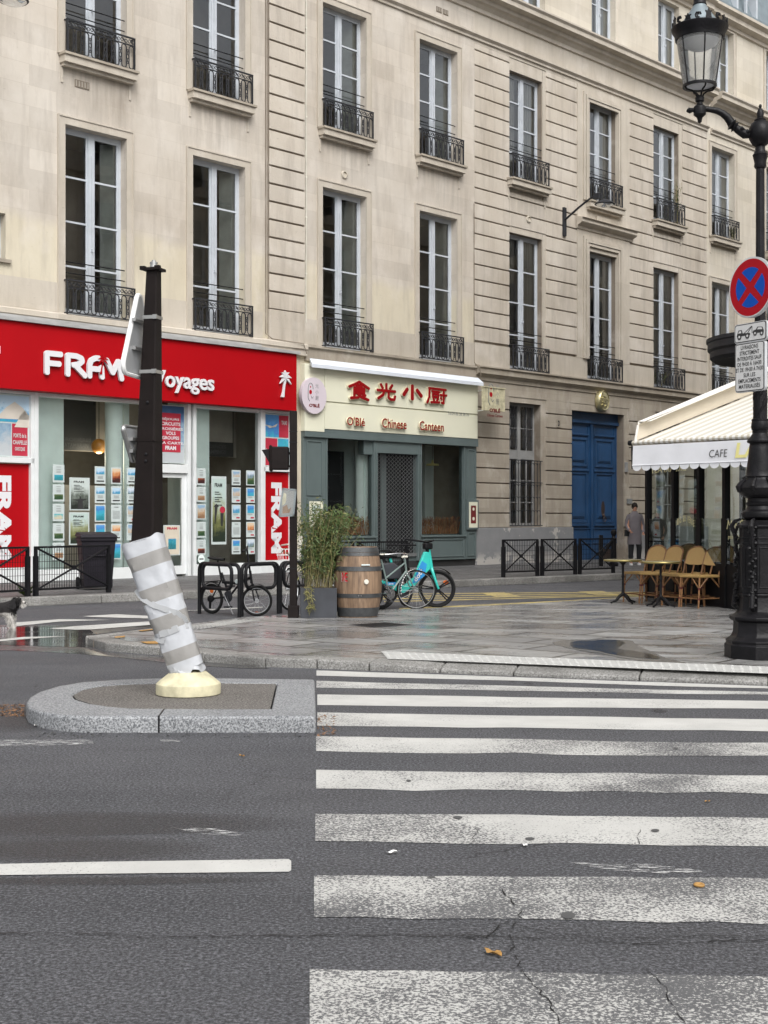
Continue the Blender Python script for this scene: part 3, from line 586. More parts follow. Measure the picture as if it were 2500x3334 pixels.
for zb, zt in ((6.42, 10.22), (11.35, 14.72)):
    for d_, t_ in ((0.30, 0.05), (0.20, 0.085), (0.10, 0.06)):
        x0, x1 = c(15.50) - d_, c(17.06) + d_
        mb.box(x0, x0+0.085, -0.02-t_, -0.019, zb, zt+d_-0.30); mb.box(x1-0.085, x1, -0.02-t_, -0.019, zb, zt+d_-0.30); mb.box(x0+0.086, x1-0.086, -0.02-t_, -0.019, zt+d_-0.385, zt+d_-0.30)
mb.box(c(15.9), c(16.7), -0.06, -0.019, 10.78, 10.95); mb.build('moulded_architrave', M_['trim_stone'], Cb)
moulding(Cb, 'window_hood', [(-0.02, 10.40), (-0.06, 10.42), (-0.08, 10.50), (-0.20, 10.56), (-0.24, 10.60), (-0.24, 10.68), (-0.30, 10.72), (-0.02, 10.78)], c(14.85), c(17.9), 'trim_stone')
for i_, kx in enumerate(('W5', 'W6', 'W7')):
    x = c(WL[kx])
    put_window(Cb, W1, x, Z1B+0.02, rail=True, surround=False, room='light', curt=True)
    put_window(Cb, W2, x, Z2B+0.1, rail=True, sill=True, surround=False, room='dark', curt=(i_ != 2))
for a, b_ in h3: put_window(Cb, W3, a, 16.55, surround=False, curt=(a > 5))
cornice_parts(Cb, 0, LC)
mb = MB(); mb.box(0, LC, -0.0, 0.055, 15.8, 16.0); mb.build('frieze', M_['trim_stone'], Cb)
moulding(Cb, 'top_cornice', [(0, 18.95), (-0.08, 18.98), (-0.08, 19.10), (-0.30, 19.18), (-0.30, 19.34), (-0.45, 19.42), (-0.45, 19.52), (0, 19.6)], 0, LC, 'trim_stone')
# plinth
for a, b_ in ((0.0, d0), (d1+0.26, LC)): mb = MB(); mb.box(a, b_, -0.06, 0.05, 0.0, 1.17); mb.build('plinth', M_['plinth_paint'], Cb, bevel=0.015)
# grilled window
gf = MB(); w_ = gw1-gw0; y0, y1 = 0.27, 0.33
gf.box(0, 0.07, y0, y1, 0, gz1-gz0); gf.box(w_-0.07, w_, y0, y1, 0, gz1-gz0); gf.box(0.07, w_-0.07, y0, y1, 2.0, 2.27); gf.box(w_/2-0.07, w_/2+0.07, y0-0.01, y1, 0, 3.64); gf.box(0.07, w_-0.07, y0, y1, 3.56, 3.64); gf.box(0.07, w_-0.07, y0, y1, 0, 0.1)
for z in (0.7, 1.35, 2.9): gf.box(0.07, w_-0.07, y0+0.01, y1, z, z+0.03)
for x in (0.36, w_-0.36): gf.box(x-0.014, x+0.014, y0+0.01, y1, 0.1, 3.56)
g_ = gf.build('window', M_['plaster_grey'], Cb, (gw0, 0, gz0))
pm_ = MB(); pm_.quad((0.05, 0.31, 0.05), (w_-0.05, 0.31, 0.05), (w_-0.05, 0.31, 3.6), (0.05, 0.31, 3.6)); pm_.build('pane', M_['window_glass'], g_)
rm = MB(); rm.add([(-0.3,0.46,-0.1),(w_+0.3,0.46,-0.1),(w_+0.3,2,-0.1),(-0.3,2,-0.1),(-0.3,0.46,3.8),(w_+0.3,0.46,3.8),(w_+0.3,2,3.8),(-0.3,2,3.8)], [(0,1,2,3),(7,6,5,4),(1,5,6,2),(2,6,7,3),(3,7,4,0)]); rm.build('interior', M_['room_dark'], g_)
gr = MB(); gz = 1.95
for i in range(10):
    x = w_ * (i + 0.5) / 10; gr.tube([(x, 0.0, 0.02), (x, 0.0, gz)], 0.010, 4)
for z in (0.03, 1.30, gz): gr.box(-0.02, w_+0.02, -0.012, 0.012, z-0.012, z+0.012)
for zc_ in (0.46, 0.86, 1.22, 1.86):
    for i in range(9):
        x = w_ * (i + 0.5) / 10; wq = w_ / 10
        gr.tube([(x + wq/2 - wq/2*math.cos(t), 0.0, zc_-0.07 + 0.09*math.sin(t)) for t in [math.pi*q/6 for q in range(7)]], 0.009, 4)
gr.build('window_grille', M_['iron_grey'], Cb, (gw0, -0.02, gz0))
gr = MB()
for hx in (0.10, w_/2+0.09):
    for i in range(7):
        for sgn in (1, -1):
            x = hx + 0.04 + 0.075*i; gr.tube([(x + sgn*0.028*math.sin(q*math.pi/3), 0, 2.30+0.105*q) for q in range(13)], 0.006, 3)
gr.build('upper_lattice', M_['iron_grey'], Cb, (gw0, 0.22, gz0))
# the other ground floor window (seen through the cafe glass)
g2 = copy_tree(g_, Cb); g2.location.x = c(19.4)
# blue carriage door, each leaf a part
dw = (d1 - d0) / 2
def leaf(x):
    l = MB(); t = 0.0
    l.box(0, dw-0.005, 0.02, 0.10, 0.0, dz-0.32-0.1)
    def panel(a, b_, z0, z1, dd=0.03):
        l.box(a, b_, -0.012, 0.021, z0, z0+0.07); l.box(a, b_, -0.012, 0.021, z1-0.07, z1); l.box(a, a+0.07, -0.012, 0.021, z0+0.071, z1-0.071); l.box(b_-0.07, b_, -0.012, 0.021, z0+0.071, z1-0.071)
        l.box(a+0.16, b_-0.16, -0.006, 0.021, z0+0.16, z1-0.16); l.box(a+0.20, b_-0.20, -0.022, -0.005, z0+0.2, z1-0.2)
    panel(0.22, dw-0.2, 2.95, 3.85); panel(0.22, dw-0.2, 1.18, 2.78)
    l.box(0.16, dw-0.14, -0.03, 0.021, 3.93, 3.99); l.box(0.16, dw-0.14, -0.04, 0.021, 2.80, 2.86); l.box(0.18, dw-0.16, -0.045, 0.021, 1.08, 1.16)
    l.box(0.0, dw-0.005, -0.01, 0.021, 0.98, 1.02); l.box(0, dw-0.005, -0.012, 0.021, 0.52, 0.56)
    for q in (0.0, 0.14, dw-0.17, dw-0.03): l.box(q, q+0.02, -0.006, 0.021, 0.57, 4.25)
    return l.build('door_leaf', M_['door_blue'], Cb, (d0 + x, 0.30, 0.12), bevel=0.008)
l1 = leaf(0.0); l2 = leaf(dw)
sc_ = MB(); sc_.box(0.55, 1.35, -0.02, 0.021, 0.02, 0.34); sc_.build('scuffed_kick_plate', M_['door_scuff'], l2)
kn = MB(); kn.tube([(0.62 + 0.07*math.cos(t), -0.09, 1.30 + 0.085*math.sin(t)) for t in [2*math.pi*q/12 for q in range(12)]], 0.014, 6, closed=True); kn.lathe([(0.05, 0), (0.05, 0.03), (0.02, 0.07)], 10, (0, 0, 0), M=Matrix.Translation((0.62, -0.02, 1.42)) @ Matrix.Rotation(R(90), 4, 'X'))
kn.prism([(0.62+0.1*math.cos(t), -0.024, 1.62+0.26*math.sin(t)) for t in [2*math.pi*q/14 for q in range(14)]], (0, 0.01, 0)); kn.build('door_knocker', M_['door_scuff'], l2)
mb = MB(); mb.box(d0, d1, 0.26, 0.42, dz-0.32, dz); mb.box(d0, d1, 0.22, 0.27, dz-0.34, dz-0.24); mb.box(d0+dw-0.05, d0+dw+0.05, 0.255, 0.33, 0.12, dz-0.34); mb.build('door_head', M_['door_blue'], Cb)
mb = MB(); mb.box(d0, d1, 0.0, 0.45, 0.0, 0.13); mb.box(d0, d1, 0.44, 0.5, 0, dz); mb.build('threshold', M_['granite_kerb'], Cb)
# ---------------- building D: smooth, right of the door
sD0, sD1 = 22.62, 42.0; LD = sD1 - sD0
D = empty('apartment_building', FW(sD0, -0.06, 0), TH)
tag(D, 'smooth pale stone building at the far right behind the street lamp', 'building')
dd = lambda s: s - sD0
holes = []
for kx in ('W8', 'W9'): x = dd(WL[kx]); holes += [(x, x+1.56, Z1B+0.02, Z1B+4.05), (x, x+1.56, Z2B+0.14, Z2B+3.32)]
holes += [(dd(23.2), dd(24.5), 16.6, 18.9), (dd(26.9), dd(28.2), 16.6, 18.9)]
mb = MB(); wall_mesh(mb, 0, LD, 0, TOP-1.2, holes); body(mb, 0, LD, TOP-1.2); mb.build('wall', M_['upper_stone'], D)
for kx in ('W8', 'W9'):
    x = dd(WL[kx]); put_window(D, W1, x, Z1B+0.02, rail=True, room='light', curt=True); put_window(D, W2, x, Z2B+0.14, rail=True, sill=True, curt=True)
for s_ in (23.2, 26.9): put_window(D, W3, dd(s_), 16.6, surround=True)
cornice_parts(D, 0.3, LD)
moulding(D, 'string_course', [(0, 5.36), (-0.04, 5.47), (-0.15, 5.56), (-0.15, 5.70), (-0.20, 5.73), (-0.20, 5.77), (0.0, 5.82)], 0.3, LD, 'low_stone')
moulding(D, 'top_cornice', [(0, 18.95), (-0.08, 18.98), (-0.08, 19.10), (-0.30, 19.18), (-0.30, 19.34), (-0.45, 19.42), (-0.45, 19.52), (0, 19.6)], 0, LD, 'trim_stone')
# zinc mansard with dormers above C and D
mb = MB(); mb.add([(0,-0.1,19.55),(LD,-0.1,19.55),(LD,1.0,22.5),(0,1.0,22.5)], [(0,1,2,3)]); mb.box(0, LD, -0.35, -0.1, 19.56, 19.66); rf = mb.build('roof', M_['zinc'], D)
for s_ in (24.6, 28.2):
    dm = MB(); x = dd(s_); dm.box(x, x+0.12, -0.1, 0.8, 19.7, 21.4); dm.box(x+1.4, x+1.52, -0.1, 0.8, 19.7, 21.4); dm.box(x+0.7, x+0.8, -0.08, 0.0, 19.7, 21.4); dm.box(x, x+1.52, -0.14, 0.9, 21.4, 21.6); dm.build('dormer', M_['frame_white'], rf)
# ---------------- small things fixed on the walls
def wall_lamp(s, z, label):
    o = empty('wall_lamp', FW(s, 0.0, z), TH); tag(o, label, 'street light', 'wall lamps on the stone facade')
    m1 = MB(); m1.box(-0.07, 0.07, -0.06, 0.0, -0.32, 0.55); m1.build('wall_bracket', M_['iron_grey'], o)
    m1 = MB(); m1.tube([(0, -0.06, 0.18), (0.0, -0.55, 0.46), (0.0, -0.95, 0.66), (0, -1.2, 0.74)], [0.035, 0.035, 0.03, 0.03], 8); m1.box(-0.05, 0.05, -1.32, -1.12, 0.62, 0.78); m1.build('arm', M_['iron_grey'], o)
    m1 = MB(); m1.lathe([(0.05, 0.14), (0.12, 0.12), (0.27, 0.04), (0.30, 0.0), (0.28, -0.02)], 20, (0, -1.5, 0.42)); hd = m1.build('lamp_head', M_['iron_grey'], o)
    m1 = MB(); m1.lathe([(0.26, -0.02), (0.18, -0.07), (0.02, -0.09)], 20, (0, -1.5, 0.42)); m1.build('lens', M_['lantern_glass'], hd)
    return o
wall_lamp(fs(1835) , fz(1835, 735), 'grey arm lamp between the rusticated windows left of the middle bay')
wall_lamp(fs(-86), 11.0, 'grey round-headed wall lamp cut off by the left picture edge')
def vent(s, z, w_, h_, label, n_=5):
    o = MB(); o.box(0, w_, -0.012, 0.01, 0, h_)
    for i in range(n_): o.box(w_*(i+0.2)/n_, w_*(i+0.6)/n_, -0.02, -0.011, 0.02, h_-0.02, 1)
    q = o.build('wall_vent', [M_['groove_stone'], M_['room_dark']], None, FW(s, 0.002, z), TH); tag(q, label, 'vent', 'ventilation grilles in the facade'); return q
vent(fs(243), fz(243, 282), 0.36, 0.16, 'small slatted vent below the top left window')
vent(fs(1420), 15.36, 0.22, 0.14, 'left one of the pair of small vents under the cornice', 3); vent(fs(1438)+0.04, 15.36, 0.22, 0.14, 'right one of the pair of small vents under the cornice', 3)
for (x, y, lab) in ((1120, 569, 'round white pipe outlet between the two floors of the canteen building'), (1720, 714, 'oval medallion plaque on the rusticated wall')):
    o = MB(); o.lathe([(0.10, 0), (0.10, 0.03), (0.075, 0.04), (0.07, 0.01), (0.01, 0.01)], 18, M=Matrix.Rotation(R(90), 4, 'X')); q = o.build('wall_outlet', M_['upper_stone'], None, FW(fs(x), 0.0, fz(x, y)), TH); tag(q, lab, 'wall fitting')
o = MB(); xs_ = 0.0
pz = [15.0, 13.0, 11.6, 10.2, 8.6, 7.2, 6.3]
o.tube([(0.03*math.sin(i*2.1)*0.3, -0.02, z) for i, z in enumerate(pz)], 0.018, 6)
for z in (13.6, 11.4, 9.9, 8.9, 7.5): o.box(-0.03, 0.03, -0.035, 0.0, z, z+0.04)
q = o.build('cable_conduit', M_['bone_white'], None, FW(3.52, 0.0, 0), TH); tag(q, 'thin white conduit running down beside the grooved pilaster', 'pipe')
o = MB(); o.tube([(0, -0.03, 15.0), (0, -0.03, 5.9), (0.15, -0.1, 5.78), (1.1, -0.19, 5.74), (1.2, -0.19, 5.5)], 0.012, 5); o.tube([(0.06, -0.02, 15.0), (0.06, -0.02, 5.9)], 0.010, 5)
q = o.build('wall_cable', M_['groove_stone'], None, FW(2.19, 0.0, 0), TH); tag(q, 'dark cables running down the left side of the grooved pilaster', 'cable')
o = MB(); o.tube([(0, -0.02, 10.35), (0, -0.02, 5.85), (0.03, -0.2, 5.7), (0.08, -0.2, 5.45)], 0.012, 5)
q = o.build('wall_cable', M_['groove_stone'], None, FW(9.98, 0.0, 0), TH); tag(q, 'dark cable down the joint right of the canteen building', 'cable')
# medallion over the blue door
o = MB(); Mx = Matrix.Rotation(R(90), 4, 'X')
o.lathe([(0.02, 0.16), (0.18, 0.17), (0.27, 0.15), (0.30, 0.17), (0.33, 0.13), (0.33, 0.0)], 32, M=Mx)
for q_ in range(26):
    a = random.uniform(0, 6.28); r_ = random.uniform(0.02, 0.2); x, z = r_*math.cos(a), r_*math.sin(a)
    o.lathe([(0.05, 0.15), (0.045, 0.185), (0.01, 0.20)], 8, M=Mx @ Matrix.Translation((x, -z if False else z, 0)), sx=random.uniform(0.6, 1.6), sy=random.uniform(0.4, 1.0))
q = o.build('notary_medallion', M_['brass'], None, FW(fs(1971, 0.2), 0.0, fz(1971, 1304, 0.2)), TH + R(6)); tag(q, 'round embossed brass medallion mounted above the blue carriage door', 'sign')
# house number, intercom, grey box
o = MB(); o.box(-0.11, 0.11, -0.012, 0, -0.11, 0.11, 0); text(o, 'D', -0.05, 0.05, -0.08, 0.08, -0.016, 0.0, 1, bold=0.04)
q = o.build('house_plaque', [M_['low_stone'], M_['ink']], None, FW(13.97, 0.002, 4.33), TH); tag(q, 'tiny wall plaque lettered D left of the blue door', 'plaque')
o = MB(); o.box(-0.07, 0.07, -0.05, 0, -0.16, 0.16); q = o.build('alarm_box', M_['plaster_grey'], None, FW(17.60, -0.01, 3.1), TH, bevel=0.008); tag(q, 'small grey box high beside the blue door', 'alarm box')
o = MB(); o.box(-0.12, 0.12, -0.05, 0, -0.2, 0.2, 0); o.box(-0.05, 0.05, -0.06, -0.05, -0.05, 0.08, 1); q = o.build('intercom', [M_['steel'], M_['ink']], None, FW(17.80, 0.062, 1.35), TH, bevel=0.01); tag(q, 'steel intercom panel right of the blue door', 'intercom')
o = MB(); o.box(-0.14, 0.14, -0.03, 0, -0.08, 0.08, 0); q = o.build('name_plate', M_['ink_grey'], None, FW(17.78, 0.002, 2.0), TH); tag(q, 'dark brass name plate above the intercom', 'plaque')
# window plants
def leafy(name, base, h, n_, spread, label, cat, mat, lean=(0, 0, 0), lw=0.018, ll=0.14):
    o = MB(); rnd = random.Random(hash(label) % 1000 if False else len(label))
    for i in range(n_):
        a = rnd.uniform(0, 6.28); r_ = rnd.uniform(0, spread); top = Vector((r_*math.cos(a), r_*math.sin(a), h*rnd.uniform(0.6, 1.0))) + Vector(lean)
        b0 = Vector((rnd.uniform(-0.1, 0.1), 0, 0)); pts = [b0.lerp(top, t) + Vector((0, 0, 0.05*math.sin(t*3))) for t in (0, 0.35, 0.7, 1.0)]
        o.tube(pts, 0.004, 3, 1)
        for t in range(7):
            p = b0.lerp(top, 0.25 + 0.75*t/7); d_ = Vector((rnd.uniform(-1, 1), rnd.uniform(-1, 1), rnd.uniform(-0.3, 1))).normalized(); q_ = d_.cross(Vector((0, 0, 1))).normalized() * lw
            e = p + d_ * ll * rnd.uniform(0.6, 1.2); m_ = p.lerp(e, 0.4); o.add([p, m_ + q_, e, m_ - q_], [(0, 1, 2, 3)], 0)
    ob = o.build(name, [M_[mat], M_['bamboo_stem']], None, base, TH); tag(ob, label, cat); return ob
leafy('window_plant', FW(WL['W7']+1.25, 0.08, Z2B+0.15), 1.65, 16, 0.22, 'tall wispy green plant standing on the upper floor window ledge', 'plant', 'leaf_green')
leafy('window_plant', FW(WL['W8']+1.2, 0.10, Z2B+0.2), 0.45, 8, 0.25, 'little green plant poking through the far right upper railing', 'plant', 'leaf_green')
leafy('window_plant', FW(WL['W7']+0.35, 0.08, Z1B+0.1), 0.55, 12, 0.4, 'low green plants behind the railing above the awning', 'plant', 'leaf_green')
# ================================================================== red travel agency shopfront
rnd = random.Random(11)
sS0 = -10.5
def fl(px, off): return fs(px, off) - sS0        # local x in the shop frame for a photo column at the given distance in front of the wall
SH = empty('travel_agency_shopfront', FW(sS0, 0, 0), TH)
tag(SH, 'red and white travel agency shopfront with big white letters on a red fascia', 'shopfront')
o1 = 0.38
fx1 = fl(966, o1); zt = fz(485, 1097, o1); zb = fz(485, 1301, o1)
mb = MB(); mb.box(0, fx1, -o1, 0.0, zb, zt); mb.build('fascia', M_['shop_red'], SH, bevel=0.01)
mb = MB(); mb.box(0, fx1+0.06, -o1-0.07, 0.0, zt+0.002, zt+0.07); mb.box(0, fl(850, 0.2), -0.22, 0, zt+0.07, zt+0.16); mb.build('fascia_capping', M_['tin_grey'], SH)
def palm(mb, x, z, h, y, dep, m, flip=1):
    pts = [(0.10, 0), (0.28, 0.0), (0.30, 0.25), (0.36, 0.5), (0.42, 0.66), (0.36, 0.67), (0.26, 0.45), (0.20, 0.2)]
    T = lambda p: Vector((x + flip*(p[0]-0.36)*h*0.75, y, z + p[1]*h))
    mb.prism([T(p) for p in pts], (0, dep, 0), m)
    for an in (-25, 15, 55, 95, 130, 165, 205):
        c0 = (0.38, 0.70); a = R(an); L_ = 0.36; d_ = (math.cos(a), math.sin(a)); q = (-d_[1], d_[0]); tip = (c0[0]+d_[0]*L_*1.15, c0[1]+d_[1]*L_ - 0.06)
        mid = (c0[0]+d_[0]*L_*0.55, c0[1]+d_[1]*L_*0.55+0.03)
        mb.prism([T(c0), T((mid[0]+q[0]*0.055, mid[1]+q[1]*0.055)), T(tip), T((mid[0]-q[0]*0.05, mid[1]-q[1]*0.05))], (0, dep, 0), m)
def stroke2(mb, pts, wd, y, dep, m, ms):   # heavy tapered brush strokes
    for k9, (a, b) in enumerate(zip(pts[:-1], pts[1:])):
        y += 0.00011; a, b = Vector((a[0], y, a[1])), Vector((b[0], y, b[1])); d_ = (b-a).normalized(); q = Vector((-d_.z, 0, d_.x))*wd/2; ring = []
        for k_ in range(7): an = -math.pi/2 + math.pi*k_/6; ring.append(b + q*math.sin(an) + d_*wd*0.4*math.cos(an))
        for k_ in range(7): an = math.pi/2 + math.pi*k_/6; ring.append(a + q*math.sin(an) + d_*wd*0.4*math.cos(an))
        mb.prism(ring[::-1], (0, dep, 0), m, ms)
lo = o1 + 0.07
mb = MB(); yl = -lo
def L_(px): return fl(px, lo)
z0, z1 = fz(260, 1246, lo), fz(260, 1150, lo)
zl0, zl1 = fz(150, 1222, lo), fz(150, 1140, lo)
fx0, fx1_ = L_(146), L_(404); FW_, FH_, wd_ = fx1_-fx0, zl1-zl0, 0.115
for i, st_ in enumerate([[(.0,.0),(.0,1),(.18,1)], [(.0,.5),(.16,.5)], [(.27,.0),(.27,1),(.38,1),(.45,.9),(.46,.75),(.42,.6),(.34,.52)], [(.37,.5),(.50,.0)], [(.56,.0),(.56,.62),(.58,.85),(.64,1),(.74,1)], [(.56,.42),(.70,.42)], [(.73,.0),(.72,.55)], [(.79,.95),(.875,.3),(.955,.95)], [(.955,.95),(1.0,.0)]]):
    stroke2(mb, [(fx0+wd_/2+(FW_-wd_)*q[0], zl0+wd_/2+(FH_-wd_)*q[1]) for q in st_], wd_, yl-0.0008*i, 0.055, 0, 0)
palm(mb, L_(334), zl0+0.12, 0.44, yl-0.02, 0.012, 1)
mb.build('large_lettering', [M_['letter_white'], M_['shop_red']], SH); mb = MB()
text(mb, 'Voyages', L_(500), L_(698), fz(610, 1282, lo), fz(610, 1212, lo), yl, 0.05, 0, bold=0.018)
mb.build('small_lettering', [M_['letter_white']], SH); mb = MB()
palm(mb, L_(930), fz(925, 1293, lo), fz(925, 1205, lo)-fz(925, 1293, lo), yl, 0.05, 0)
mb.build('palm_emblem', [M_['letter_white']], SH); mb = MB()
text(mb, 'M', L_(-20), L_(6), fz(3, 1150, lo), fz(3, 1125, lo), yl+0.06, 0.0, 0, bold=0.03)
mb.build('fascia_lettering', [M_['letter_white'], M_['shop_red']], SH)
# white framing
of = 0.12
def S(px): return fl(px, of)
zsill = 0.36
mb = MB()
posts = [(113, 126), (517, 527), (612, 622), (630, 640), (850, 860)]
for a, b in posts: mb.box(S(a), S(b), -of, 0.10, 0.12, zb-0.001)
for a, b in ((fl(-75, of), S(113)), (S(860), fl(955, of))):
    zr = fz(940, 1528, of) if a > 5 else fz(60, 1497, of)
    zr = 2.66
    mb.box(a, b, -of+0.01, 0.08, zr-0.09, zr+0.02); mb.box(a, b, -of+0.01, 0.08, 0.12, 0.42); mb.box(a, b, -of+0.01, 0.08, zb-0.06, zb-0.001)
    mb.box(a, a+0.05, -of+0.01, 0.08, 0.421, zb-0.061); mb.box(b-0.08, b, -of+0.01, 0.08, 0.421, zb-0.061)
mb.box(S(126), S(517), -of+0.01, 0.1, 0.10, zsill); mb.box(S(640), S(850), -of+0.01, 0.1, 0.10, zsill+0.02); mb.box(S(126), S(517), -of+0.02, 0.1, zb-0.08, zb-0.001); mb.box(S(640), S(850), -of+0.02, 0.1, zb-0.08, zb-0.001)
mb.box(S(527), S(612), -of+0.01, 0.1, fz(570, 1540, of), fz(570, 1512, of)); mb.build('shop_frame', M_['frame_bright'], SH, bevel=0.006)
for a, b in ((126, 517), (640, 850)): mb = MB(); mb.quad((S(a), 0.0, zsill), (S(b), 0.0, zsill), (S(b), 0.0, zb-0.08), (S(a), 0.0, zb-0.08)); mb.build('display_glass', M_['shop_glass'], SH)
# door
dr = empty('shop_door', (S(527), 0, 0)); dr.parent = SH; wq = S(612)-S(527); zd = fz(570, 1542, of)
mb = MB(); mb.box(0, 0.07, -0.05, 0.01, 0.17, zd); mb.box(wq-0.12, wq, -0.05, 0.01, 0.17, zd); mb.box(0.07, wq-0.12, -0.05, 0.01, zd-0.09, zd); mb.box(0.07, wq-0.12, -0.05, 0.01, 0.17, 0.36); mb.build('door_frame', M_['frame_bright'], dr)
mb = MB(); mb.quad((0.07, -0.02, 0.36), (wq-0.12, -0.02, 0.36), (wq-0.12, -0.02, zd-0.09), (0.07, -0.02, zd-0.09)); mb.build('door_glass', M_['shop_glass'], dr)
mb = MB(); mb.box(-0.05, wq+0.05, -0.35, 0.0, 0.101, 0.145); mb.build('door_step', M_['marking_yellow'], SH)
# poster panels in the end bays and over the door
def bay(a, b, beach):
    x0, x1 = a+0.05, b-0.08; zm = 3.38; y = -0.02
    m = MB(); m.box(x0, x1, y, 0.02, 2.69, zb-0.07, 3)
    w2 = (x1 - x0); xs = S(44) if beach else x0 + w2*0.62
    m.quad((x0, y-0.004, zm+0.03), (x1, y-0.004, zm+0.03), (x1, y-0.004, zb-0.1), (x0, y-0.004, zb-0.1), 0)
    if beach:
        m.quad((x0, y-0.004, 2.72), (xs, y-0.004, 2.72), (xs, y-0.004, zm), (x0, y-0.004, zm), 1); m.quad((xs+0.02, y-0.004, 2.72), (x1-0.03, y-0.004, 2.72), (x1-0.03, y-0.004, zm), (xs+0.02, y-0.004, zm), 2)
        cx = xs+0.02+(x1-0.03-xs-0.02)/2; hw = (x1-xs)*0.40
        for i, (t, k_) in enumerate((('PORTE de la', 0.9), ('CHAPELLE', 0.98), ('GRECQUE', 0.7))): z = 3.18 - i*0.14; text(m, t, cx-hw*k_, cx+hw*k_, z-0.085, z, y-0.008, 0, 3, bold=0.02)
        m.quad((x0, y-0.006, zm+0.03), (x0+w2, y-0.006, zm+0.03), (x0+w2, y-0.006, zm+0.12), (x0, y-0.006, zm+0.10), 4)
        for (cx_, r_, zt_) in ((fl(45, 0), 0.42, zb-0.22), (fl(78, 0), 0.24, zb-0.38)):   # straw parasols
            m.poly([(cx_-r_, y-0.009, zt_-0.36), (cx_+r_, y-0.009, zt_-0.36), (cx_+r_*0.45, y-0.009, zt_-0.12), (cx_, y-0.009, zt_), (cx_-r_*0.45, y-0.009, zt_-0.12)], 5); m.quad((cx_-0.02, y-0.008, zm+0.1), (cx_+0.02, y-0.008, zm+0.1), (cx_+0.02, y-0.008, zt_-0.3), (cx_-0.02, y-0.008, zt_-0.3), 5)
    else:
        m.quad((xs, y-0.006, zm+0.03), (x1, y-0.006, zm+0.03), (x1, y-0.006, zb-0.1), (xs, y-0.006, zb-0.1), 2); m.quad((x0, y-0.004, 2.72), (xs-0.05, y-0.004, 2.72), (xs-0.05, y-0.004, zm), (x0, y-0.004, zm), 2); m.quad((xs-0.03, y-0.004, 2.72), (x1, y-0.004, 2.72), (x1, y-0.004, zm), (xs-0.03, y-0.004, zm), 0)
        text(m, 'TAXI', xs+0.08, x1-0.05, 3.72, 3.82, y-0.009, 0, 3, bold=0.02); text(m, 'PÉNINSULE', x0+0.05, xs-0.1, 3.05, 3.13, y-0.009, 0, 3, bold=0.02)
        m.poly([(x0+0.05, y-0.009, 3.68), (xs-0.1, y-0.009, 3.66), (xs-0.04, y-0.009, 3.75), (x0+0.2, y-0.009, 3.62), (x0+0.08, y-0.009, 3.70)], 5)
    m.build('window_poster', [PICS[3] if not beach else PICS[0], M_['picture_clouds'], M_['panel_crimson'], M_['paper'], M_['picture_lagoon'], M_['room_beige']], SH)
    m = MB(); m.box(x0+0.0, x1, y, 0.02, 0.43, 2.55, 0)
    mz = MB(); H_ = 1.72; xc = fl(13, 0.03) if beach else (x0 + x1)/2 + 0.02; hh = 0.34
    M1 = Matrix.Translation((xc, 0, 1.45)) @ Matrix.Rotation(R(90), 4, 'Y')
    text(mz, 'FRAM', -H_/2, H_/2, -hh/2, hh/2, y-0.004, 0, 0, bold=0.055, M=M1, sp=1.05)
    palm(mz, 0, 0, 0.3, y-0.008, 0.003, 1)
    # palm mark sits between A and M, turned with the word
    nv = len(mz.v)
    pb = m.build('red_panel', [M_['shop_red']], SH); 
    k0 = MB(); k0.v, k0.f, k0.m, k0.sm = mz.v, mz.f, mz.m, mz.sm
    # rotate the palm vertices (those made after the text)
    pv = MB(); palm(pv, 0.28, -0.14, 0.30, y-0.008, 0.003, 1)
    cnt = len(pv.v); keep = len(mz.v) - cnt
    for i in range(cnt): k0.v[keep + i] = tuple(M1 @ Vector(pv.v[i]))
    k0.build('panel_lettering', [M_['letter_white'], M_['shop_red']], pb)
bay(fl(-75, of), S(113), True); bay(S(860), fl(955, of), False)
m = MB(); x0, x1 = S(527)+0.0, S(612)-0.03; z0, z1 = fz(570, 1508, of), zb-0.05; m.box(x0, x1, -0.03, 0.0, z0, z1, 0); m.quad((x0, -0.034, z0+0.02), (x1-0.02, -0.034, z0+0.02), (x1-0.02, -0.034, z1-0.02), (x0, -0.034, z1-0.02), 1)
a0, a1, c0, c1 = x0+0.02, x0+(x1-x0)*0.83, fz(570, 1472, of), fz(570, 1345, of); m.quad((a0, -0.038, c0), (a1, -0.038, c0), (a1, -0.038, c1), (a0, -0.038, c1), 2)
for i, t in enumerate(('SÉJOURS', 'CIRCUITS', 'CROISIÈRES', 'VOLS', 'GROUPES', 'À LA CARTE...')):
    zc_ = c1-0.10-(c1-c0)*0.12*i; wd = 0.034*len(t); cx = (a0+a1)/2; text(m, t, cx-wd, cx+wd, zc_-0.075, zc_, -0.042, 0, 3, bold=0.02)
text(m, 'FRAM', (a0+a1)/2-0.15, (a0+a1)/2+0.15, c0+0.05, c0+0.14, -0.042, 0, 3, bold=0.04); m.build('window_poster', [M_['paper'], M_['picture_clouds'], M_['panel_crimson'], M_['letter_white']], SH)
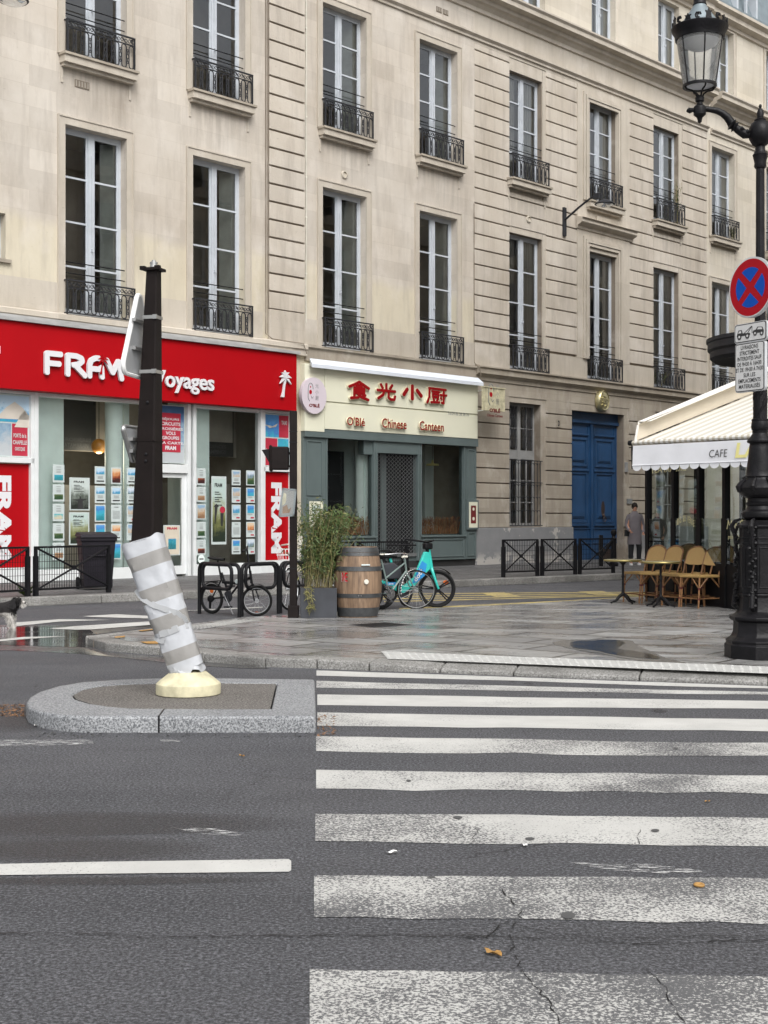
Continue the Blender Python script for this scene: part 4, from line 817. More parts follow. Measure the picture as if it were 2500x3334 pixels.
# interior
mb = MB(); xa, xb = 0.6, fx1-0.45; yb = 3.2
mb.add([(xa,0.12,0.12),(xb,0.12,0.12),(xb,yb,0.12),(xa,yb,0.12),(xa,0.12,4.3),(xb,0.12,4.3),(xb,yb,4.3),(xa,yb,4.3)], [(0,1,2,3),(7,6,5,4),(1,5,6,2),(2,6,7,3),(3,7,4,0)])
mb.build('interior', M_['shop_interior'], SH)
mb = MB(); mb.box(S(126), fl(186, -0.5), 0.25, 0.5, 0.12, 4.25); mb.box(fl(640, -0.1), fl(655, -0.5), 0.2, 1.2, 0.12, 4.25); mb.box(fl(812, -1.0), fl(870, -1.0), 0.9, 1.4, 0.12, 4.25)
mb.lathe([(0.20, 0), (0.20, 4.1)], 20, (fl(372, -0.35), 0.36, 0.12)); mb.box(fl(395, -0.7), fl(412, -0.7), 0.6, 0.9, 0.12, 4.25); mb.build('interior_column', M_['mint_wall'], SH)
mb = MB(); mb.box(fl(188, -1.4), fl(520, -1.4), 1.35, 1.5, 2.95, 4.28, 0); mb.box(fl(655, -1.4), fl(765, -1.4), 1.35, 1.5, 2.95, 4.28, 0)
mb.box(fl(210, -1.8), fl(350, -1.8), 1.8, 2.0, 0.12, 2.2, 0); mb.box(fl(430, -1.8), fl(620, -1.8), 1.8, 2.0, 0.12, 2.3, 0); mb.box(fl(660, -1.6), fl(760, -1.6), 1.6, 1.8, 0.12, 2.3, 0); mb.build('interior_panels', M_['room_dark'], SH)
def hang_banner(px0, px1, lines, lab, pic):
    o = MB(); x0, x1 = fs(px0, -1.1), fs(px1, -1.1); w_ = x1-x0; o.box(0, w_, 0, 0.03, 0, 1.15, 0); o.quad((0.03, -0.004, 0.35), (w_-0.03, -0.004, 0.35), (w_-0.03, -0.004, 1.12), (0.03, -0.004, 1.12), 1)
    for i, t in enumerate(lines): text(o, t, 0.05, 0.05+0.078*len(t), 0.2-0.14*i, 0.30-0.14*i, -0.006, 0, 3, bold=0.02)
    o.tube([(0.2, 0.01, 1.15), (0.2, 0.01, 1.4)], 0.006, 4, 2); o.tube([(w_-0.2, 0.01, 1.15), (w_-0.2, 0.01, 1.4)], 0.006, 4, 2)
    q = o.build('hanging_banner', [M_['ink'], M_[pic], M_['ink_grey'], M_['gum_grey']], None, FW(x0, -1.1, 2.95), TH); tag(q, lab, 'banner', 'dark posters hanging inside the travel agency'); return q
hang_banner(192, 312, ('CROISIÈRES', 'CATAMARAN'), 'dark hanging poster about catamaran cruises behind the left shop window', 'ink')
hang_banner(648, 760, ('RÉSIDENCES', '& CAMPINGS'), 'dark hanging poster about campings behind the right shop window', 'room_dark')
o = empty('pendant_lamp', FW(fs(322, -0.8), -0.8, 0), TH); tag(o, 'amber glass globe pendant glowing inside the left shop window', 'lamp')
k = NT('amber_globe'); k.base((0.28, 0.12, 0.025)); k.rough(0.3); k.b.inputs['Emission Color'].default_value = (1.0, 0.42, 0.07, 1); k.b.inputs['Emission Strength'].default_value = 0.05
mb = MB(); r_ = 0.17; zc_ = fz(322, 1453, -0.8); mb.lathe([(r_*math.sin(math.pi*i/12)+0.0001, -r_*math.cos(math.pi*i/12)) for i in range(13)], 20, (0, 0, zc_)); mb.build('globe', M_['amber_globe'], o); ll = bpy.data.lights.new('globe_light', 'POINT'); ll.energy = 22; ll.color = (1.0, 0.86, 0.66); ll.shadow_soft_size = 0.15; lo_ = bpy.data.objects.new('globe_light', ll); C.objects.link(lo_); lo_.parent = o; lo_.location = (0, -0.0, zc_-0.25); mb = MB(); mb.tube([(0, 0, zc_+r_), (0, 0, 4.3)], 0.008, 4); mb.build('cord', M_['ink'], o)
# ---- window posters, each a thing
def poster(px0, px1, py0, py1, kind, label, group, off=0.0, pic=None):
    x0, x1 = fs(px0, off), fs(px1, off); z1_ = fz(px0, py0, off); z0_ = fz(px0, py1, off); w_, h_ = x1-x0, z1_-z0_
    o = MB(); o.box(0, w_, 0, 0.008, 0, h_, 0); b = 0.02; y = -0.004
    def q(a, b_, c_, d_, m): o.quad((a*w_, y, c_*h_), (b_*w_, y, c_*h_), (b_*w_, y, d_*h_), (a*w_, y, d_*h_), m)
    if kind == 0: q(0.12, 0.88, 0.12, 0.42, 1); [q(0.3, 0.7, z, z+0.025, 2) for z in (0.55, 0.62, 0.72, 0.85)]
    elif kind == 1: q(0.12, 0.88, 0.55, 0.9, 1); [q(0.25, 0.75, z, z+0.02, 2) for z in (0.3, 0.36, 0.42)]; q(0.15, 0.85, 0.12, 0.19, 3)
    elif kind == 2: q(0.10, 0.90, 0.08, 0.92, 1)
    elif kind == 3: [q(0.15, 0.85, 0.2+0.06*i, 0.215+0.06*i, 2) for i in range(8)]; q(0.3, 0.7, 0.85, 0.88, 3)
    elif kind == 4: q(0.12, 0.88, 0.45, 0.93, 1); [q(0.15, 0.7, z, z+0.02, 2) for z in (0.32, 0.38)]; q(0.5, 0.88, 0.1, 0.19, 4)
    elif kind == 5: q(0.06, 0.94, 0.04, 0.96, 1); text(o, 'FRAM', 0.2*w_, 0.7*w_, 0.84*h_, 0.90*h_, y-0.003, 0, 3, bold=0.03); [o.quad((0.2*w_, y-0.003, z*h_), ((0.5+0.1*(i % 3))*w_, y-0.003, z*h_), ((0.5+0.1*(i % 3))*w_, y-0.003, (z+0.014)*h_), (0.2*w_, y-0.003, (z+0.014)*h_), 3) for i, z in enumerate((0.76, 0.73, 0.68, 0.65, 0.62, 0.57))]
    elif kind == 6: q(0.05, 0.95, 0.03, 0.97, 1); text(o, 'FRAM', 0.2*w_, 0.8*w_, 0.85*h_, 0.93*h_, y-0.003, 0, 4, bold=0.05); q(0.28, 0.75, 0.2, 0.55, 5)
    if kind == 5:
        if pic is M_['picture_mono']:    # silhouette with spread arms
            o.poly([(0.10*w_, y-0.005, 0.33*h_), (0.40*w_, y-0.005, 0.29*h_), (0.40*w_, y-0.005, 0.05*h_), (0.66*w_, y-0.005, 0.05*h_), (0.64*w_, y-0.005, 0.29*h_), (0.92*w_, y-0.005, 0.36*h_), (0.66*w_, y-0.005, 0.35*h_), (0.56*w_, y-0.005, 0.36*h_), (0.57*w_, y-0.005, 0.43*h_), (0.49*w_, y-0.005, 0.43*h_), (0.49*w_, y-0.005, 0.36*h_), (0.38*w_, y-0.005, 0.34*h_)], 3)
        elif py1-py0 > 180:              # figure with a red umbrella on a pier
            o.poly([(0.62*w_, y-0.005, 0.27*h_), (0.74*w_, y-0.005, 0.27*h_), (0.80*w_, y-0.005, 0.46*h_), (0.58*w_, y-0.005, 0.46*h_)], 3); o.poly([(0.72*w_+0.19*w_*math.cos(t), y-0.007, 0.51*h_+0.05*h_*math.sin(t)) for t in [2*math.pi*i/12 for i in range(12)]], 4)
            o.poly([(0.12*w_, y-0.005, 0.55*h_), (0.50*w_, y-0.005, 0.55*h_), (0.32*w_, y-0.005, 0.60*h_)], 3); o.poly([(0.2*w_, y-0.005, 0.3*h_), (0.25*w_, y-0.005, 0.3*h_), (0.4*w_, y-0.005, 0.55*h_), (0.2*w_, y-0.005, 0.55*h_)], 3)
    ob = o.build('window_poster', [M_['paper'], pic or rnd.choice(PICS), M_['ink_grey'], M_['ink'], M_['panel_crimson'], M_['picture_lagoon']], None, FW(x0, off, z0_), TH); tag(ob, label, 'poster', group); return ob
sc6 = lambda v: v*0.6028
order = ['top', 'second', 'third', 'fourth', 'lowest']
names = ['beach', 'green hills', 'orange sunset', 'blue lagoon', 'old town']
cols = [((285, 347), [(20,116),(127,220),(232,326),(338,432),(443,537)], 'leftmost column of the left window', [0,0,0,0,0], [3,1,0,1,4]),
        ((512, 570), [(30,124),(135,229),(237,330),(340,432)], 'column right of the large grey posters', [1,1,2,2], [0,0,3,3]),
        ((600, 655), [(35,125),(137,229),(238,330),(340,430),(443,533)], 'column in front of the pale pillar', [2,1,3,1,2], [2,0,1,2,3]),
        ((685, 735), [(37,127),(138,230),(240,330),(340,430)], 'column touching the dark pole', [1,1,4,4], [0,1,4,4]),
        ((1062, 1111), [(40,132),(140,223),(233,318),(330,416),(427,510)], 'leftmost column of the right window', [0,0,2,0,0], [2,4,4,1,2]),
        ((1252, 1299), [(50,132),(143,227),(237,320),(331,414),(424,505)], 'column right of the tall pier poster', [1,4,4,3,1], [4,4,0,1,3]),
        ((1330, 1376), [(52,133),(145,227),(236,320),(330,413),(422,505)], 'rightmost column of the right window', [2,4,4,4,4], [1,3,3,2,1])]
for (a, b), rows, desc, kinds, pics in cols:
    for i, (y0, y1) in enumerate(rows):
        what = 'text only' if kinds[i] == 3 else names[pics[i]] + ' picture'
        poster(sc6(a), sc6(b), 1500+sc6(y0), 1500+sc6(y1), kinds[i], 'small poster with %s, %s in the %s' % (what, order[i], desc), 'small holiday posters in the agency windows', 0.02, PICS[pics[i]])
poster(sc6(375), sc6(484), 1500+sc6(90), 1500+sc6(268), 5, 'large grey poster of a figure with spread arms, left shop window', 'large posters in the agency windows', 0.02, M_['picture_mono'])
poster(sc6(373), sc6(482), 1500+sc6(278), 1500+sc6(455), 5, 'large pale poster just above the dark bin, left shop window', 'large posters in the agency windows', 0.02, PICS[2] if False else M_['picture_pier'])
poster(sc6(1142), sc6(1222), 1500+sc6(83), 1500+sc6(453), 5, 'tall narrow poster of a pier with a red umbrella, right shop window', 'large posters in the agency windows', 0.02, M_['picture_pier'])
poster(sc6(883), sc6(972), 1500+sc6(348), 1500+sc6(512), 6, 'framed poster with red lettering low on the agency door', 'large posters in the agency windows', 0.06, M_['awning_beige'])
for (px, py, r_, lab) in ((655, 1820, 0.10, 'larger pale round sticker low on the glass beside the agency door'), (634, 1803, 0.075, 'smaller pale round sticker at the left edge of the right agency window')):
    o = MB(); o.lathe([(r_, 0), (r_, 0.004)], 20, M=Matrix.Rotation(R(90), 4, 'X')); o.box(-r_*0.6, r_*0.6, -0.008, -0.005, -0.02, 0.02, 1); q = o.build('window_sticker', [M_['mint_wall'], M_['ink_grey']], None, FW(fs(px, 0.02), 0.02, fz(px, py, 0.02)), TH); tag(q, lab, 'sticker')
# ================================================================== canteen shopfront
sO0 = 3.35
CT = empty('canteen_shopfront', FW(sO0, 0, 0), TH); tag(CT, 'canteen shopfront with cream fascia, red Chinese lettering and grey-green woodwork', 'shopfront')
def ol(px, off): return fs(px, off) - sO0
oc = 0.16
xr = ol(1555, oc); zc0, zc1 = 3.68, 5.27
mb = MB(); xs1 = ol(1057, oc); mb.box(0, xs1-0.006, -oc, 0, 3.60, zc1); mb.box(xs1+0.006, xr, -oc, 0, zc0, 4.345); mb.box(xs1+0.006, ol(1322, oc)-0.004, -oc-0.01, 0, 4.375, zc1); mb.box(ol(1322, oc)+0.004, xr, -oc-0.01, 0, 4.375, zc1); mb.box(xs1+0.007, xr-0.001, -oc+0.03, 0, 4.346, 4.374)
mb.build('fascia', M_['shop_cream'], CT, bevel=0.006)
mb = MB(); ya = -0.36
mb.add([(0.15, -oc-0.02, zc1+0.13), (xr+0.0, -oc-0.02, zc1+0.13), (xr+0.02, ya, zc1-0.02), (0.05, ya, zc1-0.02)], [(0,1,2,3)]); mb.add([(0.05, ya, zc1-0.02), (xr+0.02, ya, zc1-0.02), (xr+0.02, ya, zc1-0.11), (0.05, ya, zc1-0.11)], [(0,1,2,3)])
mb.add([(0.05, ya, zc1-0.11), (xr+0.02, ya, zc1-0.11), (xr, -oc-0.02, zc1-0.03), (0.15, -oc-0.02, zc1-0.03)], [(0,1,2,3)]); mb.add([(0.15, -oc-0.02, zc1+0.13), (0.05, ya, zc1-0.02), (0.05, ya, zc1-0.11), (0.15, -oc-0.02, zc1-0.03)], [(0,1,2,3)]); mb.add([(xr, -oc-0.02, zc1+0.13), (xr, -oc-0.02, zc1-0.03), (xr+0.02, ya, zc1-0.11), (xr+0.02, ya, zc1-0.02)], [(0,1,2,3)])
mb.build('light_canopy', M_['awning_blue_white'], CT)
oL = oc + 0.09; mb = MB()
CJ = {'shi': [[(.5,.97),(.27,.8),(.02,.66)], [(.5,.97),(.75,.8),(.98,.64)], [(.36,.77),(.64,.77)], [(.26,.62),(.74,.62),(.74,.34),(.26,.34)], [(.26,.48),(.74,.48)], [(.26,.62),(.26,.06),(.1,.03)], [(.12,.04),(.46,.1)], [(.42,.3),(.6,.12),(.95,.0)], [(.8,.24),(.66,.18)]],
 'guang': [[(.5,1),(.5,.6)], [(.2,.95),(.3,.72)], [(.82,.95),(.7,.72)], [(.02,.57),(.98,.57)], [(.38,.57),(.32,.3),(.06,.05)], [(.62,.57),(.62,.14),(.74,.04),(.94,.06),(.97,.26)]],
 'xiao': [[(.5,1),(.5,.04)], [(.24,.72),(.06,.3)], [(.74,.72),(.97,.3)]],
 'chu': [[(.1,.95),(1,.93)], [(.12,.95),(.12,.4),(.0,.02)], [(.26,.76),(.64,.75)], [(.3,.6),(.58,.6),(.58,.42),(.3,.42),(.3,.6)], [(.33,.32),(.37,.16)], [(.56,.32),(.5,.16)], [(.2,.07),(.64,.11)], [(.68,.58),(1.02,.58)], [(.87,.84),(.87,.06),(.76,.1)], [(.71,.4),(.75,.3)]]}
for a, b, ch, t, u in ((1134, 1206, 'shi', 1234, 1303), (1226, 1291, 'guang', 1243, 1305), (1309, 1377, 'xiao', 1249, 1304), (1389, 1455, 'chu', 1256, 1318)):
    X0, X1, Z0, Z1 = ol(a, oL)+0.03, ol(b, oL)-0.03, fz(a, u-4, oL)+0.02, fz(a, t, oL)-0.03
    for i9, st_ in enumerate(CJ[ch]):
        pp_ = [(X0+(X1-X0)*q[0], Z0+(Z1-Z0)*q[1]) for q in st_]; wd_ = 0.10 if ch == 'xiao' else (0.062 if ch == 'chu' else 0.07); stroke2(mb, pp_, wd_, -oL-0.0007*i9, 0.03, 0, 0); stroke2(mb, pp_, wd_+0.035, -oL+0.022-0.0007*i9, 0.05, 1, 1)
mb.build('chinese_lettering', [M_['sign_red'], M_['letter_edge']], CT)
mb = MB()
for a, b, t_, u0, u1 in ((1130, 1188, "O'Blé", 1356, 1384), (1244, 1324, 'Chinese', 1361, 1392), (1366, 1445, 'Canteen', 1370, 1400)): text(mb, t_, ol(a, oL), ol(b, oL), fz(a, u1, oL), fz(a, u0, oL), -oL, 0.05, 0, bold=0.012, mside=1); mb.build('latin_lettering', [M_['sign_red'], M_['letter_edge']], CT); mb = MB()
text(mb, 'Tél:09 86 38 58 76', ol(1456, oc), ol(1525, oc), fz(1456, 1350, oc), fz(1456, 1340, oc), -oc-0.014, 0.0, 2); mb.build('telephone_number', [M_['sign_red'], M_['letter_edge'], M_['ink_grey']], CT)
def logo(mb, cx, cz, sc_, y, m1, m2, latin=True, extra=False):   # little figure mark, characters and name
    mb.prism([(cx-0.30*sc_+0.11*sc_*math.cos(t), y, cz+0.12*sc_+0.13*sc_*math.sin(t)) for t in [2*math.pi*i/14 for i in range(14)]], (0, 0.004, 0), m1)
    arc = [(cx-0.30*sc_+0.2*sc_*math.cos(t), y, cz+0.3*sc_+0.35*sc_*math.sin(t)) for t in [math.pi*i/10 for i in range(11)]]; arc.append((cx-0.5*sc_, y, cz-0.25*sc_)); arc.append((cx-0.38*sc_, y, cz-0.42*sc_)); mb.tube(arc, 0.022*sc_, 4, m2)
    mb.tube([(cx-0.25*sc_, y, cz-0.1*sc_), (cx-0.2*sc_, y, cz-0.25*sc_), (cx-0.08*sc_, y, cz-0.12*sc_)], 0.018*sc_, 4, m2); mb.prism([(cx-0.30*sc_+0.05*sc_*math.cos(t), y, cz+0.42*sc_+0.05*sc_*math.sin(t)) for t in [2*math.pi*i/8 for i in range(8)]], (0, 0.004, 0), m1)
    for i, ch in enumerate('光小厨'): text(mb, ch, cx+0.08*sc_, cx+0.34*sc_, cz+(0.38-0.36*i)*sc_, cz+(0.64-0.36*i)*sc_, y, 0, m2)
    if latin: text(mb, "O'BLÉ", cx-0.42*sc_, cx+0.42*sc_, cz-0.76*sc_, cz-0.52*sc_, y, 0, 3, bold=0.05)
    if extra: text(mb, 'Chinese Canteen', cx-0.62*sc_, cx+0.62*sc_, cz-0.98*sc_, cz-0.84*sc_, y, 0, 3, bold=0.03)
od = oc + 0.10; zcen = fz(1023, 1288, od)
mb = MB(); Mx = Matrix.Translation((ol(1023, od), 0, zcen)) @ Matrix.Rotation(R(90), 4, 'X'); mb.lathe([(0.42, od-0.0 - 0.0), (0.42, oc), ][::-1], 40, M=Mx, sy=1.07); 
logo(mb, ol(1023, od), zcen+0.03, 0.42, -od-0.004, 1, 2); mb.build('logo_disc', [M_['lilac_disc'], M_['sign_road_red'], M_['ink_grey'], M_['ink_dark_red']], CT)
# woodwork
og = 0.10
def V(px): return ol(px, og)
zw = 0.42
xl0, xl1 = 0.02, V(1060); xw0, xw1 = V(1062), V(1218); xd0, xd1 = V(1230), V(1362); xv0, xv1 = V(1374), V(1512); xp0, xp1 = V(1516), V(1553)
zwt = fz(1062, 1411, og); zvt = fz(1375, 1436, og); zdt = fz(1231, 1474, og); zwb = 0.98
mb = MB()
mb.box(xl0, xp1, -og-0.05, 0.1, 3.46, 3.599); mb.box(xs1+0.002, xp1-0.001, -og-0.045, 0.1, 3.6, 3.679); mb.box(xw1+0.06, xv0-0.06, -og+0.01, 0.1, zdt, 3.459)
mb.box(xl0, xw0-0.0, -og+0.02, 0.1, 0.30, 3.459); mb.box(xp0+0.04, xp1, -og+0.02, 0.1, 0.30, 3.459)
for a, b in ((xw1, xw1+0.06), (xd0-0.05, xd0), (xd1, xd1+0.05), (xv0-0.06, xv0), (xv1, xv1+0.05), (xw0, xw0+0.05)): mb.box(a, b, -og, 0.1, 0.30, 3.46)
mb.box(xw1+0.061, xd0-0.051, -og+0.03, 0.1, 0.30, zdt); mb.box(xw0+0.05, xw1, -og+0.0, 0.1, 0.30, zwb); mb.box(xv0, xv1, -og+0.0, 0.1, 0.30, zwb)
mb.box(xw0, xw1+0.06, -og-0.05, 0.0, zwb-0.05, zwb+0.001); mb.box(xv0-0.06, xv1+0.05, -og-0.05, 0.0, zwb-0.05, zwb+0.001)
def frame_panel(a, b, z0, z1, y):
    for (p, q, r_, s_) in ((a, b, z0, z0+0.035), (a, b, z1-0.035, z1), (a, a+0.035, z0+0.036, z1-0.036), (b-0.035, b, z0+0.036, z1-0.036)): mb.box(p, q, y-0.022, y, r_, s_)
frame_panel(xl0+0.1, xl1-0.1, 2.0, 3.38, -og+0.02); frame_panel(xp0+0.1, xp1-0.06, 1.95, 3.38, -og+0.02); frame_panel(xp0+0.1, xp1-0.06, 0.38, 1.05, -og+0.02); frame_panel(xl0+0.1, xl1-0.1, 0.38, 1.1, -og+0.02); frame_panel(xv0+0.05, xv1-0.05, 0.38, 0.88, -og); frame_panel(xw0+0.08, xw1-0.05, 0.38, 0.88, -og)
mb.box(xw1-0.3, xw1, -og+0.06, 0.2, 3.10, 3.46)
mb.build('shopfront_joinery', M_['shop_green'], CT, bevel=0.004)
mb = MB(); mb.box(xl0, xp1, -0.03, 0.15, 0.0, 0.299); mb.build('stall_riser', M_['ink'], CT)
for a, b in ((xw0+0.05, xw1), (xv0, xv1)): mb = MB(); mb.quad((a, 0.0, zwb), (b, 0.0, zwb), (b, 0.0, 3.46), (a, 0.0, 3.46)); mb.build('display_glass', M_['shop_glass'], CT)
plain('grille_grey', (0.15, 0.155, 0.155), 0.6)
# rolling lattice grille over the door
mb = MB(); nx, nz = 11, 26; gw_, gh_ = xd1-xd0, zdt-0.5
def gp(i, j): return (xd0 + gw_*i/nx, -0.02, 0.50 + gh_*j/nz)
for i in range(nx):
    for s_ in (0, 1):
        pts = []
        for j in range(nz+1): pts.append((xd0 + gw_*(i + (0.5 if (j+s_) % 2 else 0.0) + (0.5 if s_ else 0.0) - (0.5 if s_ else 0) )/nx + (gw_/nx*0.0), -0.02, 0.50+gh_*j/nz))
        off_ = 0 if s_ == 0 else 0
        mb.tube([(min(xd1, max(xd0, xd0 + gw_/nx*(i + (0.94 if (j+s_) % 2 else 0.06)))), -0.02, 0.50+gh_*j/nz) for j in range(nz+1)], 0.006, 4)
mb.box(xd0, xd1, -0.04, 0.0, 0.42, 0.50); mb.build('rolling_grille', M_['grille_grey'], CT)
mb = MB(); mb.box(xd0+0.02, xd0+0.08, 0.3, 0.36, 0.3, zdt); mb.box(xd0+gw_*0.35, xd0+gw_*0.47, 0.3, 0.36, 0.3, zdt); mb.box(xd0, xd1, 0.02, 0.05, 0.30, 0.42); mb.build('inner_door', M_['shop_green'], CT)
mb = MB(); xa, xb, yb = 0.15, xp1-0.05, 3.0; mb.add([(xa,0.16,0.3),(xb,0.16,0.3),(xb,yb,0.3),(xa,yb,0.3),(xa,0.16,3.6),(xb,0.16,3.6),(xb,yb,3.6),(xa,yb,3.6)], [(0,1,2,3),(7,6,5,4),(1,5,6,2),(2,6,7,3),(3,7,4,0)]); mb.build('interior', M_['shop_interior'], CT)
mb = MB(); mb.lathe([(0.13, 0), (0.13, 3.2)], 18, (ol(1172, -0.35), 0.35, 0.3)); mb.box(xd0-0.15, xd0-0.05, 0.2, 2.5, 0.3, 3.55); mb.box(xd1+0.03, xd1+0.1, 0.2, 2.5, 0.3, 3.55); mb.box(ol(1375, -1.6), ol(1450, -1.6), 1.5, 1.6, 0.3, 3.55); mb.box(ol(1450, -1.2), ol(1560, -1.2), 1.1, 1.25, 0.3, 3.55); mb.build('interior_wall', M_['mint_wall'], CT); mb = MB(); mb.box(xd0-0.04, xd1+0.02, 0.60, 0.65, 0.3, 3.5); mb.box(xd0-0.04, xd0+0.0, 0.12, 0.6, 0.3, 3.5); mb.box(xd1+0.0, xd1+0.025, 0.12, 0.6, 0.3, 3.5); mb.box(xd0, xd1, 0.12, 0.6, 3.2, 3.5); mb.box(xw0-0.3, ol(1120, -0.8), 0.8, 0.85, 0.3, 3.2); mb.build('shade_backing', M_['cloth_black'], CT)  # black boxes stand in for the shade inside the door and left window
for (a, b, z0_, z1_, lab) in ((xl0+0.14, xl1-0.14, 1.22, 1.86, 'a'), (xp0+0.08, xp1-0.04, 1.18, 1.90, 'b')):
    o = MB(); o.box(a-0.05, b+0.05, -og-0.05, -og+0.02, z0_-0.05, z1_+0.05, 0); o.quad((a, -og-0.055, z0_), (b, -og-0.055, z0_), (b, -og-0.055, z1_), (a, -og-0.055, z1_), 1)
    cx = (a+b)/2; wv_ = (b-a)*0.3
    o.quad((cx-wv_, -og-0.06, z0_+0.12), (cx+wv_, -og-0.06, z0_+0.12), (cx+wv_, -og-0.06, z1_-0.1), (cx-wv_, -og-0.06, z1_-0.1), 3 if lab == 'a' else 2)
    if lab == 'b':
        for (zz_, r_) in ((z0_+0.25, 0.05), (z1_-0.2, 0.045)): o.prism([(cx+r_*math.cos(t), -og-0.064, zz_+r_*math.sin(t)) for t in [2*math.pi*i/12 for i in range(12)]], (0, 0.003, 0), 1)
    o.build('menu_box', [M_['shop_green'], M_['shop_cream'], M_['ink_dark_red'], M_['paper']], CT)
o = empty('pendant_lamp', FW(sO0+ol(1408, -0.9), -0.9, 0), TH); tag(o, 'yellow disc pendant lamp behind the right canteen window', 'lamp')
zc_ = fz(1408, 1516, -0.9); mb = MB(); mb.lathe([(0.02, 0.16), (0.03, 0.1), (0.05, 0.06), (0.17, 0.05), (0.19, 0.0), (0.0001, 0.0)], 18, (0, 0, zc_)); mb.build('shade', M_['letter_yellow'], o); mb = MB(); mb.tube([(0, 0, zc_+0.15), (0, 0, 3.55)], 0.006, 4); mb.build('cord', M_['ink_grey'], o)
def sheaf(a, b, lab):
    o = MB(); r2 = random.Random(int(a*10)+3); mats = [M_['wheat_a'], M_['wheat_b']]
    for i in range(int((b-a)*150)):
        x = r2.uniform(a, b); y = r2.uniform(0.06, 0.2); h_ = r2.uniform(0.28, 0.46); lx = r2.uniform(-0.08, 0.08); m = r2.choice((0, 0, 1)); w_ = 0.006
        o.add([(x-w_, y, 0), (x+w_, y, 0), (x+lx+w_, y-0.02, h_*0.6), (x+lx-w_, y-0.02, h_*0.6)], [(0,1,2,3)], m)
        for q in range(4): zz_ = h_*(0.58+0.11*q); dx = lx*(1+0.15*q); o.add([(x+dx-0.012, y-0.02, zz_), (x+dx+r2.uniform(-.02,.0), y-0.03, zz_+0.07), (x+dx+0.012, y-0.02, zz_), (x+dx+r2.uniform(0,.02), y-0.02, zz_+0.08)], [(0,1,3),(1,2,3)], m)
    o.box(a, b, 0.05, 0.22, -0.03, 0.0, 2); q = o.build('dried_wheat', mats + [M_['shop_green']], None, FW(sO0, 0, zwb+0.03), TH); tag(q, lab, 'dried flowers')
plain('wheat_a', (0.50, 0.28, 0.14), 0.9, var=0.3, vs=9); plain('wheat_b', (0.34, 0.10, 0.04), 0.9, var=0.3, vs=9)
sheaf(xw0+0.1, xw1-0.03, 'row of dried wheat along the bottom of the left canteen window'); sheaf(xv0+0.03, xv1-0.08, 'row of dried wheat along the bottom of the right canteen window')
o = MB(); o.box(0, 0.02, -0.01, 0.01, 0, 1); 
for (a, b, z0_, z1_, m) in ((1420, 1435, 1.75, 2.5, 'p'),):
    pass
# hanging bracket sign
HS = empty('hanging_sign', FW(fs(1580, 0.0), 0.0, 0), TH); tag(HS, 'small cream sign board hanging on brackets at the right end of the canteen', 'sign')
so_ = 0.62; xA, xB = fs(1577, so_)-fs(1580, 0.0), fs(1644, so_)-fs(1580, 0.0)
# board is nearly face on to the street: build it at so_ in front of the wall
zt_, zb_ = fz(1610, 1264, so_), fz(1610, 1338, so_)
mb = MB(); mb.box(xA, xB, -so_, -so_+0.10, zb_, zt_, 0); mb.box(xA-0.02, xB+0.02, -so_-0.02, -so_+0.12, zt_, zt_+0.03, 0); cxm = (xA+xB)/2; logo(mb, cxm, zb_+(zt_-zb_)*0.60, (xB-xA)*0.62, -so_-0.004, 1, 2, True, True); mb.build('sign_board', [M_['enamel_cream'], M_['sign_road_red'], M_['ink_grey'], M_['ink_dark_red']], HS)
mb = MB()
for z in (zt_-0.08, zb_+0.0): mb.tube([(-0.45, 0.0, z+0.02), (xA, -so_+0.05, z)], 0.014, 5)
mb.build('bracket', M_['white_paint'], HS)
# ================================================================== ground
def flat(name, pts, z, mat, kind='structure', label=None):
    mb = MB(); mb.poly([(p[0], p[1], z) for p in ccw(pts)]); o = mb.build(name, mat if not isinstance(mat, str) else M_[mat]); tag(o, label, None, None, kind); return o
def g2(pts, z=0.0): return [tuple(G(x, y, z)[:2]) for x, y in pts]
flat('road', [(-150, -60), (250, -60), (250, 160), (-150, 160)], 0.0, 'road_asphalt')
def slab(name, outline, z, mat, hole=None, side=None, z0=-0.02):
    mb = MB(); pts = [(p[0], p[1], z0) for p in ccw(outline)]; mb.prism(pts[::-1], (0, 0, z - z0), 0); o = mb.build(name, M_[mat]); return tag(o, kind='structure')
